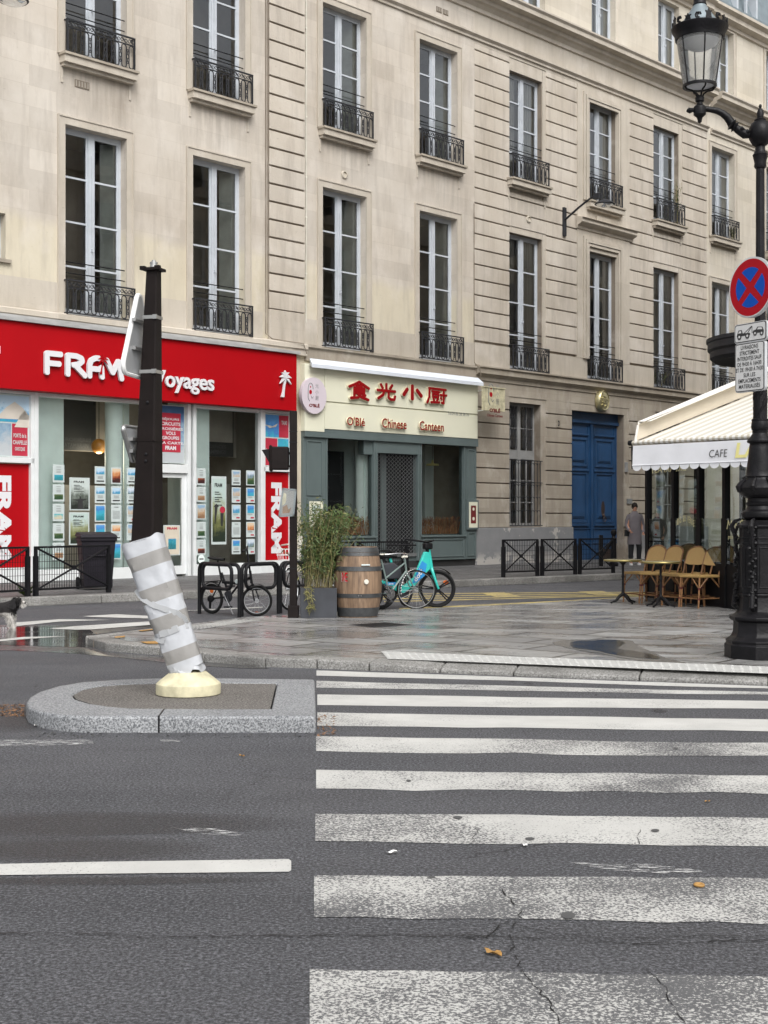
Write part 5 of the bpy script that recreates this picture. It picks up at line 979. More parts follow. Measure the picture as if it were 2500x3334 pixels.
# far pavement: along the kerb line
K0 = Vector(G(60, 1973)[:2]); K1 = Vector(G(2025, 1886)[:2]); kd = (K1-K0).normalized(); kn_ = Vector((-kd.y, kd.x))
A0 = K0 - kd*30; A1 = K1 + kd*60
zP = 0.12
slab('pavement', [tuple(A0 + kn_*0.28), tuple(A1 + kn_*0.28), tuple(A1 + kn_*30), tuple(A0 + kn_*30)], zP, 'walk_asphalt')
def kerb_run(pts, wd, z, mat, label=None, inner=True, step=1.3, z0=-0.02, name='kerb', gap=0.008, sign=1, zin=None):
    mb = MB(); pts = [Vector(p[:2]) for p in pts]; n_ = len(pts)
    nr = []
    for i in range(n_):
        d_ = (pts[min(i+1, n_-1)] - pts[max(i-1, 0)]).normalized(); nr.append(Vector((-d_.y, d_.x))*sign)
    for i in range(n_-1):
        L = (pts[i+1]-pts[i]).length; k_ = max(1, round(L/step))
        for q in range(k_):
            t0, t1 = q/k_ + gap/L/2, (q+1)/k_ - gap/L/2
            a, b = pts[i].lerp(pts[i+1], t0), pts[i].lerp(pts[i+1], t1); na, nb = nr[i].lerp(nr[i+1], t0), nr[i].lerp(nr[i+1], t1)
            ring = [(a.x, a.y), (b.x, b.y), (b.x+nb.x*wd, b.y+nb.y*wd), (a.x+na.x*wd, a.y+na.y*wd)]
            zz = z(a) if callable(z) else z; zb_ = z(b) if callable(z) else z
            zi0, zi1 = (zz, zb_) if zin is None else (zin, zin)
            mb.add([(ring[0][0], ring[0][1], z0), (ring[1][0], ring[1][1], z0), (ring[2][0], ring[2][1], z0), (ring[3][0], ring[3][1], z0), (ring[0][0], ring[0][1], zz), (ring[1][0], ring[1][1], zb_), (ring[2][0], ring[2][1], zi1), (ring[3][0], ring[3][1], zi0)], [(0,3,2,1),(4,5,6,7),(0,1,5,4),(1,2,6,5),(2,3,7,6),(3,0,4,7)])
    o = mb.build(name, M_[mat], bevel=0.018); return tag(o, kind='structure')
kerb_run([A0, K0, K1, A1], 0.28, zP+0.012, 'granite_kerb', step=1.5)
flat('gutter', [tuple(A0 - kn_*0.28), tuple(A1 - kn_*0.28), tuple(A1), tuple(A0)], 0.004, 'damp_road')
# near corner plaza
zQ = 0.09
front = g2([(278, 2096), (290, 2103), (345, 2119), (430, 2127), (517, 2134), (663, 2156), (862, 2172), (1030, 2177), (1200, 2184), (1430, 2192), (1670, 2202), (2080, 2217), (2500, 2233), (3400, 2265)])
back = g2([(2900, 1938), (2080, 1943), (1650, 1969), (1419, 1979), (1231, 1986), (931, 2001), (782, 2011), (616, 2032), (450, 2051), (300, 2070)], zQ)
ctr = Vector((4.0, 16.5))
def inset(pts, d):
    pts = [Vector(p) for p in pts]; out = []
    for i in range(len(pts)):
        t = (pts[min(i+1, len(pts)-1)] - pts[max(i-1, 0)]).normalized(); n1 = Vector((-t.y, t.x)); out.append(pts[i] + n1*d)
    return out
far_r = Vector(back[0]); ext = [(60.0, 10.0), (60.0, 50.0)]
fin = inset(front, 0.26)
plz = [tuple(p) for p in fin] + ext + [(far_r.x + 14, far_r.y + 12)] + [tuple(p) for p in back]
slab('plaza_pavement', plz, zQ, 'slab_paving')
xq = G(1400, 2192)[0]
kerb_run(front, 0.262, lambda p: 0.092 if p.x < G(1150, 2184)[0] else (0.092 - 0.05*min(1, (p.x-G(1150, 2184)[0])/0.7)), 'granite_kerb', step=1.0, z0=-0.02, zin=0.093)
kerb_run([front[0]] + [tuple(p) for p in back[::-1][0:3]], 0.16, zQ+0.006, 'granite_kerb', step=0.9, sign=-1)
# ramp strip between lowered kerb and plaza is covered by the slabs; drain outlet in the kerb nose
o = MB(); p = G(330, 2108); o.box(-0.09, 0.09, -0.03, 0.03, 0.0, 0.075, 0); o.box(-0.07, -0.01, -0.04, -0.029, 0.015, 0.06, 1); o.box(0.01, 0.07, -0.04, -0.029, 0.015, 0.06, 1)
q = o.build('drain_outlet', [M_['groove_stone'], M_['black_paint']], None, (p.x, p.y+0.01, 0), R(-25)); tag(q, 'dark iron drain outlet set in the nose of the rounded kerb', 'drain')
# traffic island
isl = g2([(1545, 2211.5), (1100, 2208), (800, 2207), (600, 2211), (400, 2220), (250, 2238), (160, 2261), (105, 2282)], 0.11)
outl = [(1545, 470), (1250, 466), (1000, 463), (800, 464), (600, 470), (400, 483), (280, 503), (190, 530), (145, 555), (128, 582), (140, 606), (190, 628), (300, 645), (430, 652), (600, 652), (780, 651), (1000, 651), (1300, 651), (1552, 651)]
inn = [(1360, 488), (1200, 487), (1000, 486), (800, 487), (600, 493), (480, 503), (400, 520), (355, 545), (370, 565), (450, 590), (550, 604), (650, 612), (850, 614), (1100, 615), (1330, 615)]
T2 = lambda p: (p[0]*0.663, 1900 + p[1]*0.663)
outl = g2([T2(p) for p in outl], 0.11); inn = g2([T2(p) for p in inn], 0.11)
mb = MB()
n_o, n_i = len(outl), len(inn)
bm = bmesh.new(); vo = [bm.verts.new((p[0], p[1], 0.11)) for p in outl]; vi = [bm.verts.new((p[0], p[1], 0.11)) for p in inn]
eo = [bm.edges.new((vo[i-1], vo[i])) for i in range(n_o)]; ei = [bm.edges.new((vi[i-1], vi[i])) for i in range(n_i)]
bmesh.ops.triangle_fill(bm, use_beauty=True, use_dissolve=False, edges=eo+ei)
vb = [bm.verts.new((p[0]*1.0, p[1], -0.02)) for p in outl]
for i in range(n_o): bm.faces.new((vo[i-1], vo[i], vb[i], vb[i-1]))
vj = [bm.verts.new((p[0], p[1], 0.06)) for p in inn]
for i in range(n_i): bm.faces.new((vi[i-1], vi[i], vj[i], vj[i-1]))
bmesh.ops.recalc_face_normals(bm, faces=bm.faces)
me = bpy.data.meshes.new('island_kerb'); bm.to_mesh(me); bm.free(); me.materials.append(M_['granite_light'])
o = link('island_kerb', me, bevel=0.022); tag(o, kind='structure')
o = flat('island_surface', offset_poly(ccw(inn), 0.006), 0.104, 'island_asphalt')
# joints of the island stones and the green smear
for i, (xa_, xb_) in enumerate(((783, 803),)):
    a, b = G(*T2((780, 651)), 0.11), G(*T2((806, 617)), 0.11); mb = MB(); mb.box(-0.005, 0.005, 0, (b-a).length, 0.0, 0.002); mb.box(-0.006, 0.006, -0.003, 0.0, -0.11, 0.0)
    o = mb.build('stone_joint', M_['black_paint'], None, (a.x, a.y-0.001, 0.1105), math.atan2(-(b.x-a.x), b.y-a.y)); tag(o, kind='structure')
# ---- road markings
def zebra(pts, mat): return flat('road_marking', g2(pts), 0.003, mat)
XR = 3300
def lin(y1000, y2500): return lambda x: y1000 + (y2500-y1000)*(x-1030)/(2500-1030)
ZB = [((2183, 2199), (2235, 2243), 'marking_fresh'), ((2218, 2240), (2255, 2264), 'marking_worn'), ((2261, 2298), (2283, 2310), 'marking_fresh'), ((2321, 2363), (2344, 2382), 'marking_fresh'),
      ((2400, 2449), (2421, 2463), 'marking_worn'), ((2507, 2571), (2526, 2584), 'marking_worn'), ((2650, 2743), (2664, 2755), 'marking_worn'), ((2853, 2988), (2862, 3008), 'marking_faded'), ((3159, 3425), (3182, 3480), 'marking_faded')]
for i, (l, r_, m) in enumerate(ZB):
    t, b = lin(l[0], r_[0]), lin(l[1], r_[1]); x0 = [1030, 1030, 1033, 1033, 1029, 1029, 1026, 1022, 1008][i]
    n_ = 14; up_ = [(x0 + (XR-x0)*k_/n_) for k_ in range(n_+1)]; rr = random.Random(i); wb = 2.5 if i > 3 else 1.0
    zebra([(x, t(x) + rr.uniform(-wb, wb)) for x in up_] + [(x, b(x) + rr.uniform(-wb, wb)*1.6) for x in reversed(up_)], m)
flat('road_marking', g2([(-900, 2822), (0, 2816), (300, 2809), (940, 2800), (948, 2806), (948, 2836), (940, 2841), (300, 2848), (0, 2852), (-900, 2862)]), 0.004, 'marking_fresh')
flat('road_marking', g2([(-300, 2412), (120, 2410), (300, 2409), (305, 2424), (100, 2430), (-300, 2434)]), 0.004, 'marking_ghost'); flat('road_marking', g2([(520, 2410), (590, 2411), (585, 2417), (522, 2416)]), 0.004, 'marking_ghost')
flat('road_marking', g2([(560, 2696), (700, 2700), (800, 2716), (770, 2724), (640, 2716)]), 0.004, 'marking_ghost'); flat('road_marking', g2([(1850, 2810), (2100, 2815), (2300, 2838), (2250, 2852), (1980, 2835)]), 0.004, 'marking_ghost')
T3 = lambda l: [(x*0.3014, 1800+y*0.3014) for x, y in l]
flat('road_marking', g2(T3([(-900, 850), (60, 805), (130, 762), (640, 722), (1190, 730), (640, 748), (130, 803)])), 0.008, 'marking_fresh')
flat('road_marking', g2(T3([(890, 690), (1260, 668), (1600, 686), (1900, 700), (1800, 720), (1000, 698)])), 0.008, 'marking_fresh')
flat('road_marking', g2(T3([(520, 826), (780, 800), (1640, 745), (2000, 722), (1900, 762), (1000, 833), (830, 836)])), 0.008, 'marking_fresh')
flat('road_marking', g2(T3([(-900, 990), (0, 943), (250, 915), (720, 907), (350, 932), (0, 962), (-900, 1010)])), 0.008, 'marking_fresh')
flat('road_marking', g2([(610, 1988), (700, 1984), (855, 1977), (855, 1980), (700, 1988), (610, 1991)]), 0.008, 'marking_worn')
for y0, y1, y2, x0, x1 in ((1934, 1931, 1927, 1150, 2150), (1942, 1938, 1931, 1200, 2150), (1950, 1945, 1934, 1150, 2150), (1958, 1951, 1937, 1250, 2120)):
    flat('road_marking', g2([(x0, y0), (1550, y1), (x1, y2), (x1, y2+2.0), (1550, y1+2.6), (x0, y0+3)]), 0.004, 'marking_yellow')
flat('road_marking', g2([(1300, 1981), (1550, 1970), (1800, 1958), (2095, 1941), (2095, 1945), (1800, 1962), (1550, 1975), (1300, 1986)]), 0.006, 'marking_yellow')
for l in ([(1560, 1931), (1640, 1929), (1700, 1944), (1620, 1946)], [(1880, 1927), (1960, 1925), (2020, 1938), (1950, 1940)]): flat('road_marking', g2(l), 0.006, 'marking_yellow')
# orange utility paint on the kerb nose
for l in ([(372, 2076), (408, 2073), (405, 2078), (375, 2080)], [(455, 2093), (520, 2090), (524, 2099), (480, 2099)], [(450, 2056), (502, 2050), (500, 2053), (460, 2058)]): flat('utility_paint', g2(l, zQ), zQ+0.012, 'dead_leaf')
# dark patches in the asphalt
def blob(pts, k_=3, jit=0.0, seed=1):
    n_ = len(pts); out = []; rr = random.Random(seed)
    for i in range(n_):
        p0_, p1_, p2_, p3_ = [Vector(pts[(i+j) % n_]) for j in (-1, 0, 1, 2)]
        for q in range(k_):
            t = q/k_; out.append(tuple(0.5*((2*p1_) + (-p0_+p2_)*t + (2*p0_-5*p1_+4*p2_-p3_)*t*t + (-p0_+3*p1_-3*p2_+p3_)*t**3) + Vector((rr.uniform(-jit, jit), rr.uniform(-jit, jit)*0.3))))
    return out
k = NT('stain_soft'); k.base((0.05, 0.048, 0.05)); k.rough(0.5)
tr = k.n('BsdfTransparent'); mx = k.n('MixShader'); g_c = k.n('TexCoord').outputs['Generated']; ms = k.mapp((2, 2, 0), loc=(-1, -1, 0), src=g_c)
gr_ = k.n('TexGradient', gradient_type='SPHERICAL'); k.L(ms, gr_.inputs[0])
k.L(k.math('MULTIPLY', k.ramp(gr_.outputs['Fac'], [(0.02, 0.0), (0.5, 1.0)]), k.ramp(k.noise(60, 4, 0.7), [(0.25, 0.15), (0.6, 0.6)])), mx.inputs[0]); k.L(tr.outputs[0], mx.inputs[1]); k.L(k.b.outputs[0], mx.inputs[2]); k.L(mx.outputs[0], k.t.nodes['Material Output'].inputs[0])
def stain(pts, z=0.0022): flat('asphalt_stain', g2(blob(pts)), z, 'stain_soft')
stain([(-300, 2640), (400, 2645), (800, 2650), (1015, 2635), (1015, 2690), (900, 2705), (400, 2720), (-300, 2740)]); stain([(-200, 2730), (300, 2725), (640, 2735), (760, 2760), (600, 2795), (-200, 2810)]); stain([(-50, 2330), (60, 2290), (230, 2300), (280, 2360), (100, 2390), (-50, 2380)])
stain([(-300, 2860), (300, 2858), (900, 2850), (950, 2870), (300, 2885), (-300, 2885)]); stain([(2120, 2312), (2160, 2308), (2175, 2318), (2140, 2326), (2118, 2320)], 0.006)
# long crack with side branches (a thin dark sheet)
def crack(pts, w_, z=0.0062):
    pts = [Vector(G(x, y)) for x, y in pts]; mb = MB(); fine = []
    rr = random.Random(int(pts[0].x*100)); 
    for a, b in zip(pts[:-1], pts[1:]):
        n_ = max(2, int((b-a).length/0.035))
        for q in range(n_): fine.append(a.lerp(b, q/n_) + Vector((rr.uniform(-.012, .012), rr.uniform(-.012, .012), 0)))
    fine.append(pts[-1])
    for i in range(len(fine)-1):
        a, b = fine[i], fine[i+1]; d_ = (b-a).normalized(); n1 = Vector((-d_.y, d_.x, 0))*w_*rr.uniform(0.2, 1.0); a2 = Vector((a.x, a.y, z)); b2 = Vector((b.x, b.y, z)); mb.add([a2-n1, b2-n1, b2+n1, a2+n1], [(0,1,2,3)])
    o = mb.build('asphalt_crack', M_['black_paint']); tag(o, kind='structure')
crack([(-100, 3046), (250, 3042), (500, 3056), (900, 3050), (1300, 3048), (1600, 3052), (1800, 3060), (2100, 3078), (2600, 3060)], 0.0045)
crack([(1580, 3060), (1610, 3025), (1660, 2998)], 0.004); crack([(1680, 3000), (1660, 3080), (1700, 3160), (1790, 3270), (1830, 3360)], 0.0028); crack([(1640, 2900), (1690, 2960), (1700, 2996)], 0.003); crack([(2080, 2705), (2076, 2735), (2082, 2752)], 0.0022, 0.0062); crack([(1550, 2695), (1548, 2725), (1540, 2745)], 0.002)
for x, y, a_, b_ in ((1490, 2665, 16, 5), (1725, 2735, 16, 5), (2133, 2708, 14, 5), (1405, 2860, 12, 3), (1850, 2985, 24, 12), (1330, 2545, 8, 3), (2200, 2440, 9, 3)): flat('gum_spot', g2([(x+a_*math.cos(t), y+b_*math.sin(t)) for t in [2*math.pi*i/10 for i in range(10)]]), 0.0065, 'gum_grey')
crack([(1700, 3020), (1760, 3035), (1850, 3050), (2000, 3058), (2300, 3052), (2500, 3050)], 0.003); crack([(2100, 3160), (2160, 3220), (2230, 3334)], 0.002); crack([(1560, 3060), (1480, 3052), (1380, 3056)], 0.004)
# ---- tactile paving (domes) and white ladder strip
def tactile(p, z, nrows, label):
    mb = MB(); a, b, c_, d_ = [Vector(G(x, y, z)) for x, y in p]; mb.poly([v + Vector((0, 0, 0.006)) for v in (a, b, c_, d_)])
    L = (b-a).length; nx_ = int(L/0.075)
    for i in range(nx_):
        for j in range(nrows):
            u_, v_ = (i+0.5)/nx_, (j+0.5)/nrows; q = a.lerp(b, u_).lerp(d_.lerp(c_, u_), v_); mb.lathe([(0.020, 0.0), (0.015, 0.005), (0.004, 0.006)], 6, (q.x, q.y, z+0.006))
    o = mb.build('tactile_paving', M_['tactile_white']); tag(o, kind='structure')
tactile([(1262, 2147), (2700, 2203), (2700, 2180), (1240, 2122)], zQ, 5, '')
mb = MB()
a, b, c_, d_ = [Vector(G(x, y, zQ)) for x, y in ((640, 2052), (860, 2018), (760, 2018), (600, 2042))]
for i in range(34):
    t = i/34; p = a.lerp(b, t); q = d_.lerp(c_, t); 
    for j in range(4):
        r_ = p.lerp(q, (j+0.15+0.3*(i % 2))/4); s_ = p.lerp(q, (j+0.55+0.3*(i % 2))/4); dv = (b-a)/34*0.7; zz = Vector((0, 0, 0.005)); mb.poly([r_+zz, r_+dv+zz, s_+dv+zz, s_+zz])
o = mb.build('tactile_paving', M_['tactile_white']); tag(o, kind='structure')
flat('tactile_paving', g2([(640, 2052), (860, 2018), (760, 2018), (600, 2042)], zQ), zQ+0.0035, 'marking_faded')
# ---- puddles
flat('puddle', g2(blob([(1862, 2091), (1930, 2087), (2005, 2085), (2035, 2095), (2010, 2112), (2060, 2120), (2120, 2132), (2150, 2146), (2085, 2143), (2000, 2132), (1930, 2117), (1868, 2110)], 3, 3.0), zQ), zQ+0.005, 'clean_water')
k = NT('damp_slab'); k.base(k.mix(k.noise(6, 4), (0.11, 0.107, 0.10), (0.19, 0.187, 0.18))); k.rough(0.22)
flat('damp_patch', g2(blob([(1800, 2092), (1850, 2084), (1900, 2083), (2040, 2084), (2080, 2106), (2180, 2146), (2290, 2168), (2200, 2166), (2050, 2146), (1950, 2128), (1860, 2114), (1820, 2102)], 3, 5.0, 3), zQ), zQ+0.003, 'damp_slab')
flat('puddle', g2(blob([(-700, 2048), (60, 2042), (200, 2046), (290, 2052), (300, 2066), (284, 2092), (300, 2106), (250, 2108), (120, 2104), (-100, 2100), (-700, 2110)], 3, 3)), 0.0055, 'wet_water')
flat('damp_patch', g2(blob([(-900, 2040), (100, 2036), (250, 2040), (340, 2046), (640, 2026), (300, 2068), (278, 2096), (345, 2122), (520, 2139), (880, 2176), (700, 2172), (480, 2152), (330, 2136), (150, 2124), (-100, 2118), (-900, 2125)])), 0.0036, 'damp_road')
# grate
o = MB(); a = G(1238, 2035, zQ); o.box(-0.30, 0.30, -0.26, 0.26, 0.0, 0.004, 0)
for i in range(12): o.box(-0.27+0.046*i, -0.25+0.046*i, -0.22, 0.22, 0.004, 0.006, 1)
q = o.build('drain_grate', [M_['iron_grey'], M_['black_paint']], None, (a.x, a.y, zQ+0.001), R(40)); tag(q, 'square slotted iron grate set in the paving before the barrel', 'grate')
# ---- fallen leaves and litter
def leaf_thing(x, y, sz, label, mat='dead_leaf', z=0.0, ring=False, cat='leaf'):
    o = MB(); p = G(x, y, z); rr = random.Random(x)
    if ring: o.tube([(0.017*math.cos(t), 0.015*math.sin(t), 0.006) for t in [2*math.pi*i/14 for i in range(14)]], 0.006, 7, closed=True)
    else:
        ring_ = []; n_ = 14
        for i in range(n_): t = 2*math.pi*i/n_; r_ = sz*(0.6 + 0.4*math.cos(t)**2 + rr.uniform(-0.12, 0.12)); ring_.append((r_*math.cos(t), r_*0.6*math.sin(t), 0.002 + 0.02*abs(math.sin(t*1.5))*sz/0.06))
        o.add([(0, 0, 0.002)] + ring_, [(0, i+1, (i+1) % n_ + 1) for i in range(n_)])
    q = o.build({'leaf': 'fallen_leaf', 'litter': 'litter', 'pastry': 'bread_ring'}[cat], M_[mat], None, (p.x, p.y, z+0.005), rr.uniform(0, 6)); tag(q, label, cat)
leaf_thing(1606, 3112, 0.036, 'crumpled yellow-brown leaf on the dark asphalt by the bottom crosswalk bar'); leaf_thing(2276, 2890, 0.05, 'small orange ring lying on a worn crosswalk bar', ring=True, cat='pastry')
leaf_thing(787, 2465, 0.025, 'tiny upright orange leaf on the road below the island'); leaf_thing(2303, 2614, 0.018, 'small pinkish brown leaf between two crosswalk bars at right', 'dead_leaf')
leaf_thing(1275, 2782, 0.03, 'small white scrap of paper between the wide crosswalk bars', 'litter_white', cat='litter'); leaf_thing(1710, 2758, 0.025, 'thin white scrap just under a wide crosswalk bar', 'litter_white', cat='litter')
leaf_thing(190, 2360, 0.07, 'crumpled white wrapper against the rounded kerb of the island', 'litter_white', cat='litter'); leaf_thing(116, 2366, 0.03, 'tiny white scrap on the road left of the island', 'litter_white', cat='litter')
leaf_thing(1395, 1989, 0.06, 'orange scrap of litter under the bicycle wheels', 'orange_plastic', cat='litter'); leaf_thing(838, 1996, 0.05, 'orange leaf under the front wheel of the black folding bicycle', 'orange_plastic')
o = MB(); p = G(*T2((385, 672)), 0.05)
def litter(name, area, n_, mat, label, seed):
    o = MB(); r3 = random.Random(seed)
    for i in range(n_):
        x, y = r3.uniform(area[0], area[1]), r3.uniform(area[2], area[3]); p = G(x, y); s_ = r3.uniform(0.004, 0.016); a = r3.uniform(0, 6.28); h = r3.uniform(0.003, 0.012)
        o.add([(p.x+s_*math.cos(a), p.y+s_*math.sin(a), 0.004), (p.x+s_*0.5*math.cos(a+1.7), p.y+s_*0.5*math.sin(a+1.7), h), (p.x+s_*math.cos(a+3.1), p.y+s_*math.sin(a+3.1), 0.004), (p.x+s_*0.5*math.cos(a+4.6), p.y+s_*0.5*math.sin(a+4.6), h*0.6)], [(0,1,2,3)])
    q = o.build(name, M_[mat]); tag(q, label, 'litter', None, 'stuff')
litter('leaf_litter', (-10, 80, 2295, 2335), 260, 'rattan_pole', 'brown leaf debris heaped against the rounded end of the traffic island', 2)
litter('grit', (100, 1030, 2386, 2402), 240, 'gum_grey', 'dark grit and tiny leaves along the foot of the island kerb', 3)
litter('grit', (1033, 1090, 2330, 2400), 90, 'rattan_pole', 'brown leaf crumbs on the crosswalk beside the island end', 4)
# weeds at the fence foot
def weed(x, y, z, n_, label, sc_=1.0):
    o = MB(); rr = random.Random(x)
    for i in range(n_):
        a = rr.uniform(0, 6.28); e = Vector((math.cos(a)*0.12, math.sin(a)*0.12, rr.uniform(0.03, 0.16)))*sc_; m_ = e*0.5 + Vector((0, 0, 0.03)); q_ = Vector((-math.sin(a), math.cos(a), 0))*0.022*sc_; o.add([(0, 0, 0), m_+q_, e, m_-q_], [(0,1,2,3)])
    p = G(x, y, z); q = o.build('weed', M_['leaf_green'], None, p); tag(q, label, 'weed')
weed(82, 1942, zP, 40, 'green weed sprouting at the foot of the left fence posts', 1.2)
# ================================================================== fences
def fence_panel(a, b, z, label, group, h=0.84, double=True):
    a, b = Vector((a.x, a.y, 0)), Vector((b.x, b.y, 0)); L = (b-a).length; rz = math.atan2(b.y-a.y, b.x-a.x)
    o = empty('barrier', (a.x, a.y, z), rz); tag(o, label, 'barrier', group)
    for x in (0.02, L-0.02): m = MB(); m.box(x-0.035, x+0.035, -0.035, 0.035, 0, h-0.16, 0); m.box(x-0.024, x+0.024, -0.024, 0.024, h-0.16, h, 0); m.build('post', M_['iron'], o)
    m = MB(); m.box(0.0, L, -0.022, 0.022, h-0.03, h+0.004); m.box(0.055, L-0.055, -0.018, 0.018, 0.10, 0.135); m.build('rail', M_['iron'], o)
    m = MB(); m.tube([(0.06, -0.02, 0.13), (L-0.06, -0.02, h-0.04)], 0.018, 5); m.tube([(0.06, -0.016, h-0.04), (L-0.06, -0.016, 0.13)], 0.018, 5); m.box(L/2-0.035, L/2+0.035, -0.045, -0.01, (h+0.09)/2-0.04, (h+0.09)/2+0.04); m.build('cross_brace', M_['iron'], o)
    m = MB(); n_ = int(L/0.052)
    for i in range(1, n_): x = L*i/n_; m.box(x-0.0035, x+0.0035, 0.004, 0.011, 0.135, h-0.03)
    for i in range(1, 6): z_ = 0.135+(h-0.165)*i/6; m.box(0.05, L-0.05, 0.011, 0.018, z_-0.0035, z_+0.0035)
    m.build('wire_mesh', M_['iron'], o); return o
def gp_(x, y, z=zP): return G(x, y, z)
FG = 'cross-braced black barriers along the kerb'
p113, p358 = gp_(113, 1943), gp_(356, 1929)
fence_panel(p113, p358, zP, 'black mesh barrier in front of the dark wheelie bin', FG)
d_ = (p358-p113).normalized(); fence_panel(p113 - d_*1.62, p113 - d_*0.13, zP, 'black mesh barrier at the left edge in front of the red panel', FG)
q1, q2, q3, q4 = gp_(1630, 1880), gp_(1762, 1877), gp_(1884, 1874), gp_(2003, 1873)
q4 = q3 + (q3-q2)*1.0 ; xx = 2003
fd = Vector((kd.x, kd.y, 0)); s0_ = (q1.x, q1.y)
def on_line(px):   # where the view column meets the barrier line, kept parallel to the kerb
    a = q1; dx = (px-CX)/FPX; t = (a.x - dx*a.y)/(dx*fd.y - fd.x); return a + fd*t
r = [on_line(px) for px in (1630, 1757, 1880, 2003)]
for i, lab in enumerate(('leftmost barrier of the three before the blue door', 'middle barrier of the three before the blue door', 'rightmost barrier of the three before the blue door')): fence_panel(r[i] + fd*0.06, r[i+1] - fd*0.06, zP, lab, FG)
r = [on_line(px) for px in (1075, 1157, 1325)]
fence_panel(r[0]+fd*0.0, r[1]-fd*0.05, zP, 'barrier mostly hidden behind the bamboo and barrel', FG); fence_panel(r[1]+fd*0.05, r[2], zP, 'barrier showing above the barrel behind the bicycles', FG)
# ================================================================== wheelie bin
p = gp_(301, 1922); BN = empty('wheelie_bin', (p.x, p.y+0.3, zP), R(20)); tag(BN, 'dark plastic wheelie bin with closed lid behind the left barrier', 'bin')
m = MB(); wt, wb_, dt, db, h_ = 0.31, 0.25, 0.36, 0.28, 0.98
m.add([(-wb_,-db,0.05),(wb_,-db,0.05),(wb_,db,0.05),(-wb_,db,0.05),(-wt,-dt,h_),(wt,-dt,h_),(wt,dt,h_),(-wt,dt,h_)], [(0,3,2,1),(4,5,6,7),(0,1,5,4),(1,2,6,5),(2,3,7,6),(3,0,4,7)])
m.box(-wt-0.02, wt+0.02, -dt-0.02, dt+0.02, 0.90, 0.96); m.box(-0.2, 0.2, -dt-0.005, -dt+0.05, 0.62, 0.64); m.build('body', M_['bin_plastic'], BN, bevel=0.02)
m = MB(); m.add([(-wt-0.03,-dt-0.05,0.965),(wt+0.03,-dt-0.05,0.965),(wt+0.03,dt+0.05,0.985),(-wt-0.03,dt+0.05,0.985),(-wt,-dt,1.02),(wt,-dt,1.02),(wt,dt,1.06),(-wt,dt,1.06)], [(0,3,2,1),(4,5,6,7),(0,1,5,4),(1,2,6,5),(2,3,7,6),(3,0,4,7)]); m.tube([(-wt, dt+0.10, 0.99), (wt, dt+0.10, 0.99)], 0.018, 8); m.build('lid', M_['bin_plastic'], BN, bevel=0.01)
for s_ in (-1, 1): m = MB(); m.lathe([(0.10, -0.03), (0.115, -0.02), (0.115, 0.02), (0.10, 0.03)], 20, M=Matrix.Translation((s_*0.30, 0.25, 0.115)) @ Matrix.Rotation(R(90), 4, 'Y')); m.build('wheel', M_['rubber'], BN)
m = MB(); text(m, '1110', -0.14, 0.14, 0.66, 0.74, -dt+0.045-0.02, 0, 0); text(m, '- .:L. -', -0.1, 0.12, 0.50, 0.53, -dt+0.06-0.02, 0, 0); 
# ================================================================== leaning wrapped beacon and dark tapered post
YB = 10.16; pb = P(613, 2240, YB); PX = YB/FPX     # metres per photo pixel at this distance
BE = empty('traffic_post', (pb.x, YB, 0.108)); tag(BE, 'leaning post in striped white and grey wrap, dark tapered mast above, yellow base below', 'traffic post')
m = MB(); m.lathe([(0.242, 0), (0.242, 0.075), (0.236, 0.083), (0.135, 0.165), (0.02, 0.175)], 48); m.build('yellow_base', M_['enamel_cream'], BE, bevel=0.004)
W = lambda x, y, dy=0.0: Vector(((350+x*0.2939 - 613)*PX, dy, CAMZ - 0.108 + (HOR - (1700 + y*0.2939))*PX))
a0, a1 = W(380, 195), W(882, 1630); ax = (a1-a0); Lw = ax.length; axn = ax.normalized(); nx_ = Vector((axn.z, 0, -axn.x)); nx_ = -nx_ if nx_.x < 0 else nx_
SU = 0.2939*PX
m = MB(); ns, nr = 96, 40; hw0, hw1 = 236*SU, 188*SU
bands = [0.0, 0.107, 0.21, 0.352, 0.46, 0.572, 0.682, 0.828, 0.925, 1.001]
TT = sorted([i/90 for i in range(91) if all(abs(i/90-b) > 0.004 for b in bands[1:-1])] + bands[1:-1]); ns = len(TT)-1
rr = random.Random(5); base = 0
def wr(an, t):   # creases running along the wrap plus slanting pulls
    return 1.0 + 0.020*math.sin(5*an+3*t) + 0.035*noise.noise(Vector((an*1.8, t*7, 0))) + 0.03*noise.noise(Vector((an*5, t*9, 5))) + 0.02*noise.noise(Vector((an*11, t*14, 2))) + 0.035*max(0, math.sin(9*an + 14*t))**8
for i in range(ns+1):
    t = TT[i]; c_ = a0 + ax*t; hw = hw0 + (hw1-hw0)*t
    flare = 0.0 if t < 0.94 else (t-0.94)*0.5
    for j in range(nr):
        an = 2*math.pi*j/nr; ca, sa = math.cos(an), math.sin(an)
        ca2 = math.copysign(abs(ca)**0.72, ca); sa2 = math.copysign(abs(sa)**0.72, sa)
        w_ = wr(an, t); edge = 0.0
        if i == ns: edge = 0.025*math.sin(3*an) + 0.015*math.sin(7*an)
        if i == 0: edge = 0.012*math.sin(4*an+1)
        v = c_ + nx_*ca2*hw*w_*(1+flare*0.2) + Vector((0, 1, 0))*sa2*hw*0.86*w_ + axn*edge; m.v.append(tuple(v))
for i in range(ns):
    t = (TT[i]+TT[i+1])/2
    for j in range(nr):
        an = 2*math.pi*(j+0.5)/nr; tb = t
        bi = sum(1 for b in bands if b <= tb) - 1; mat = 1 if bi % 2 else 0
        k2 = (j+1) % nr; m.f.append([i*nr+j, i*nr+k2, (i+1)*nr+k2, (i+1)*nr+j]); m.m.append(mat); m.sm.append(True)
m.f.append([j for j in range(nr)]); m.m.append(0); m.sm.append(False)
wrp = m.build('striped_wrap', [M_['wrap_white'], M_['wrap_grey']], BE)
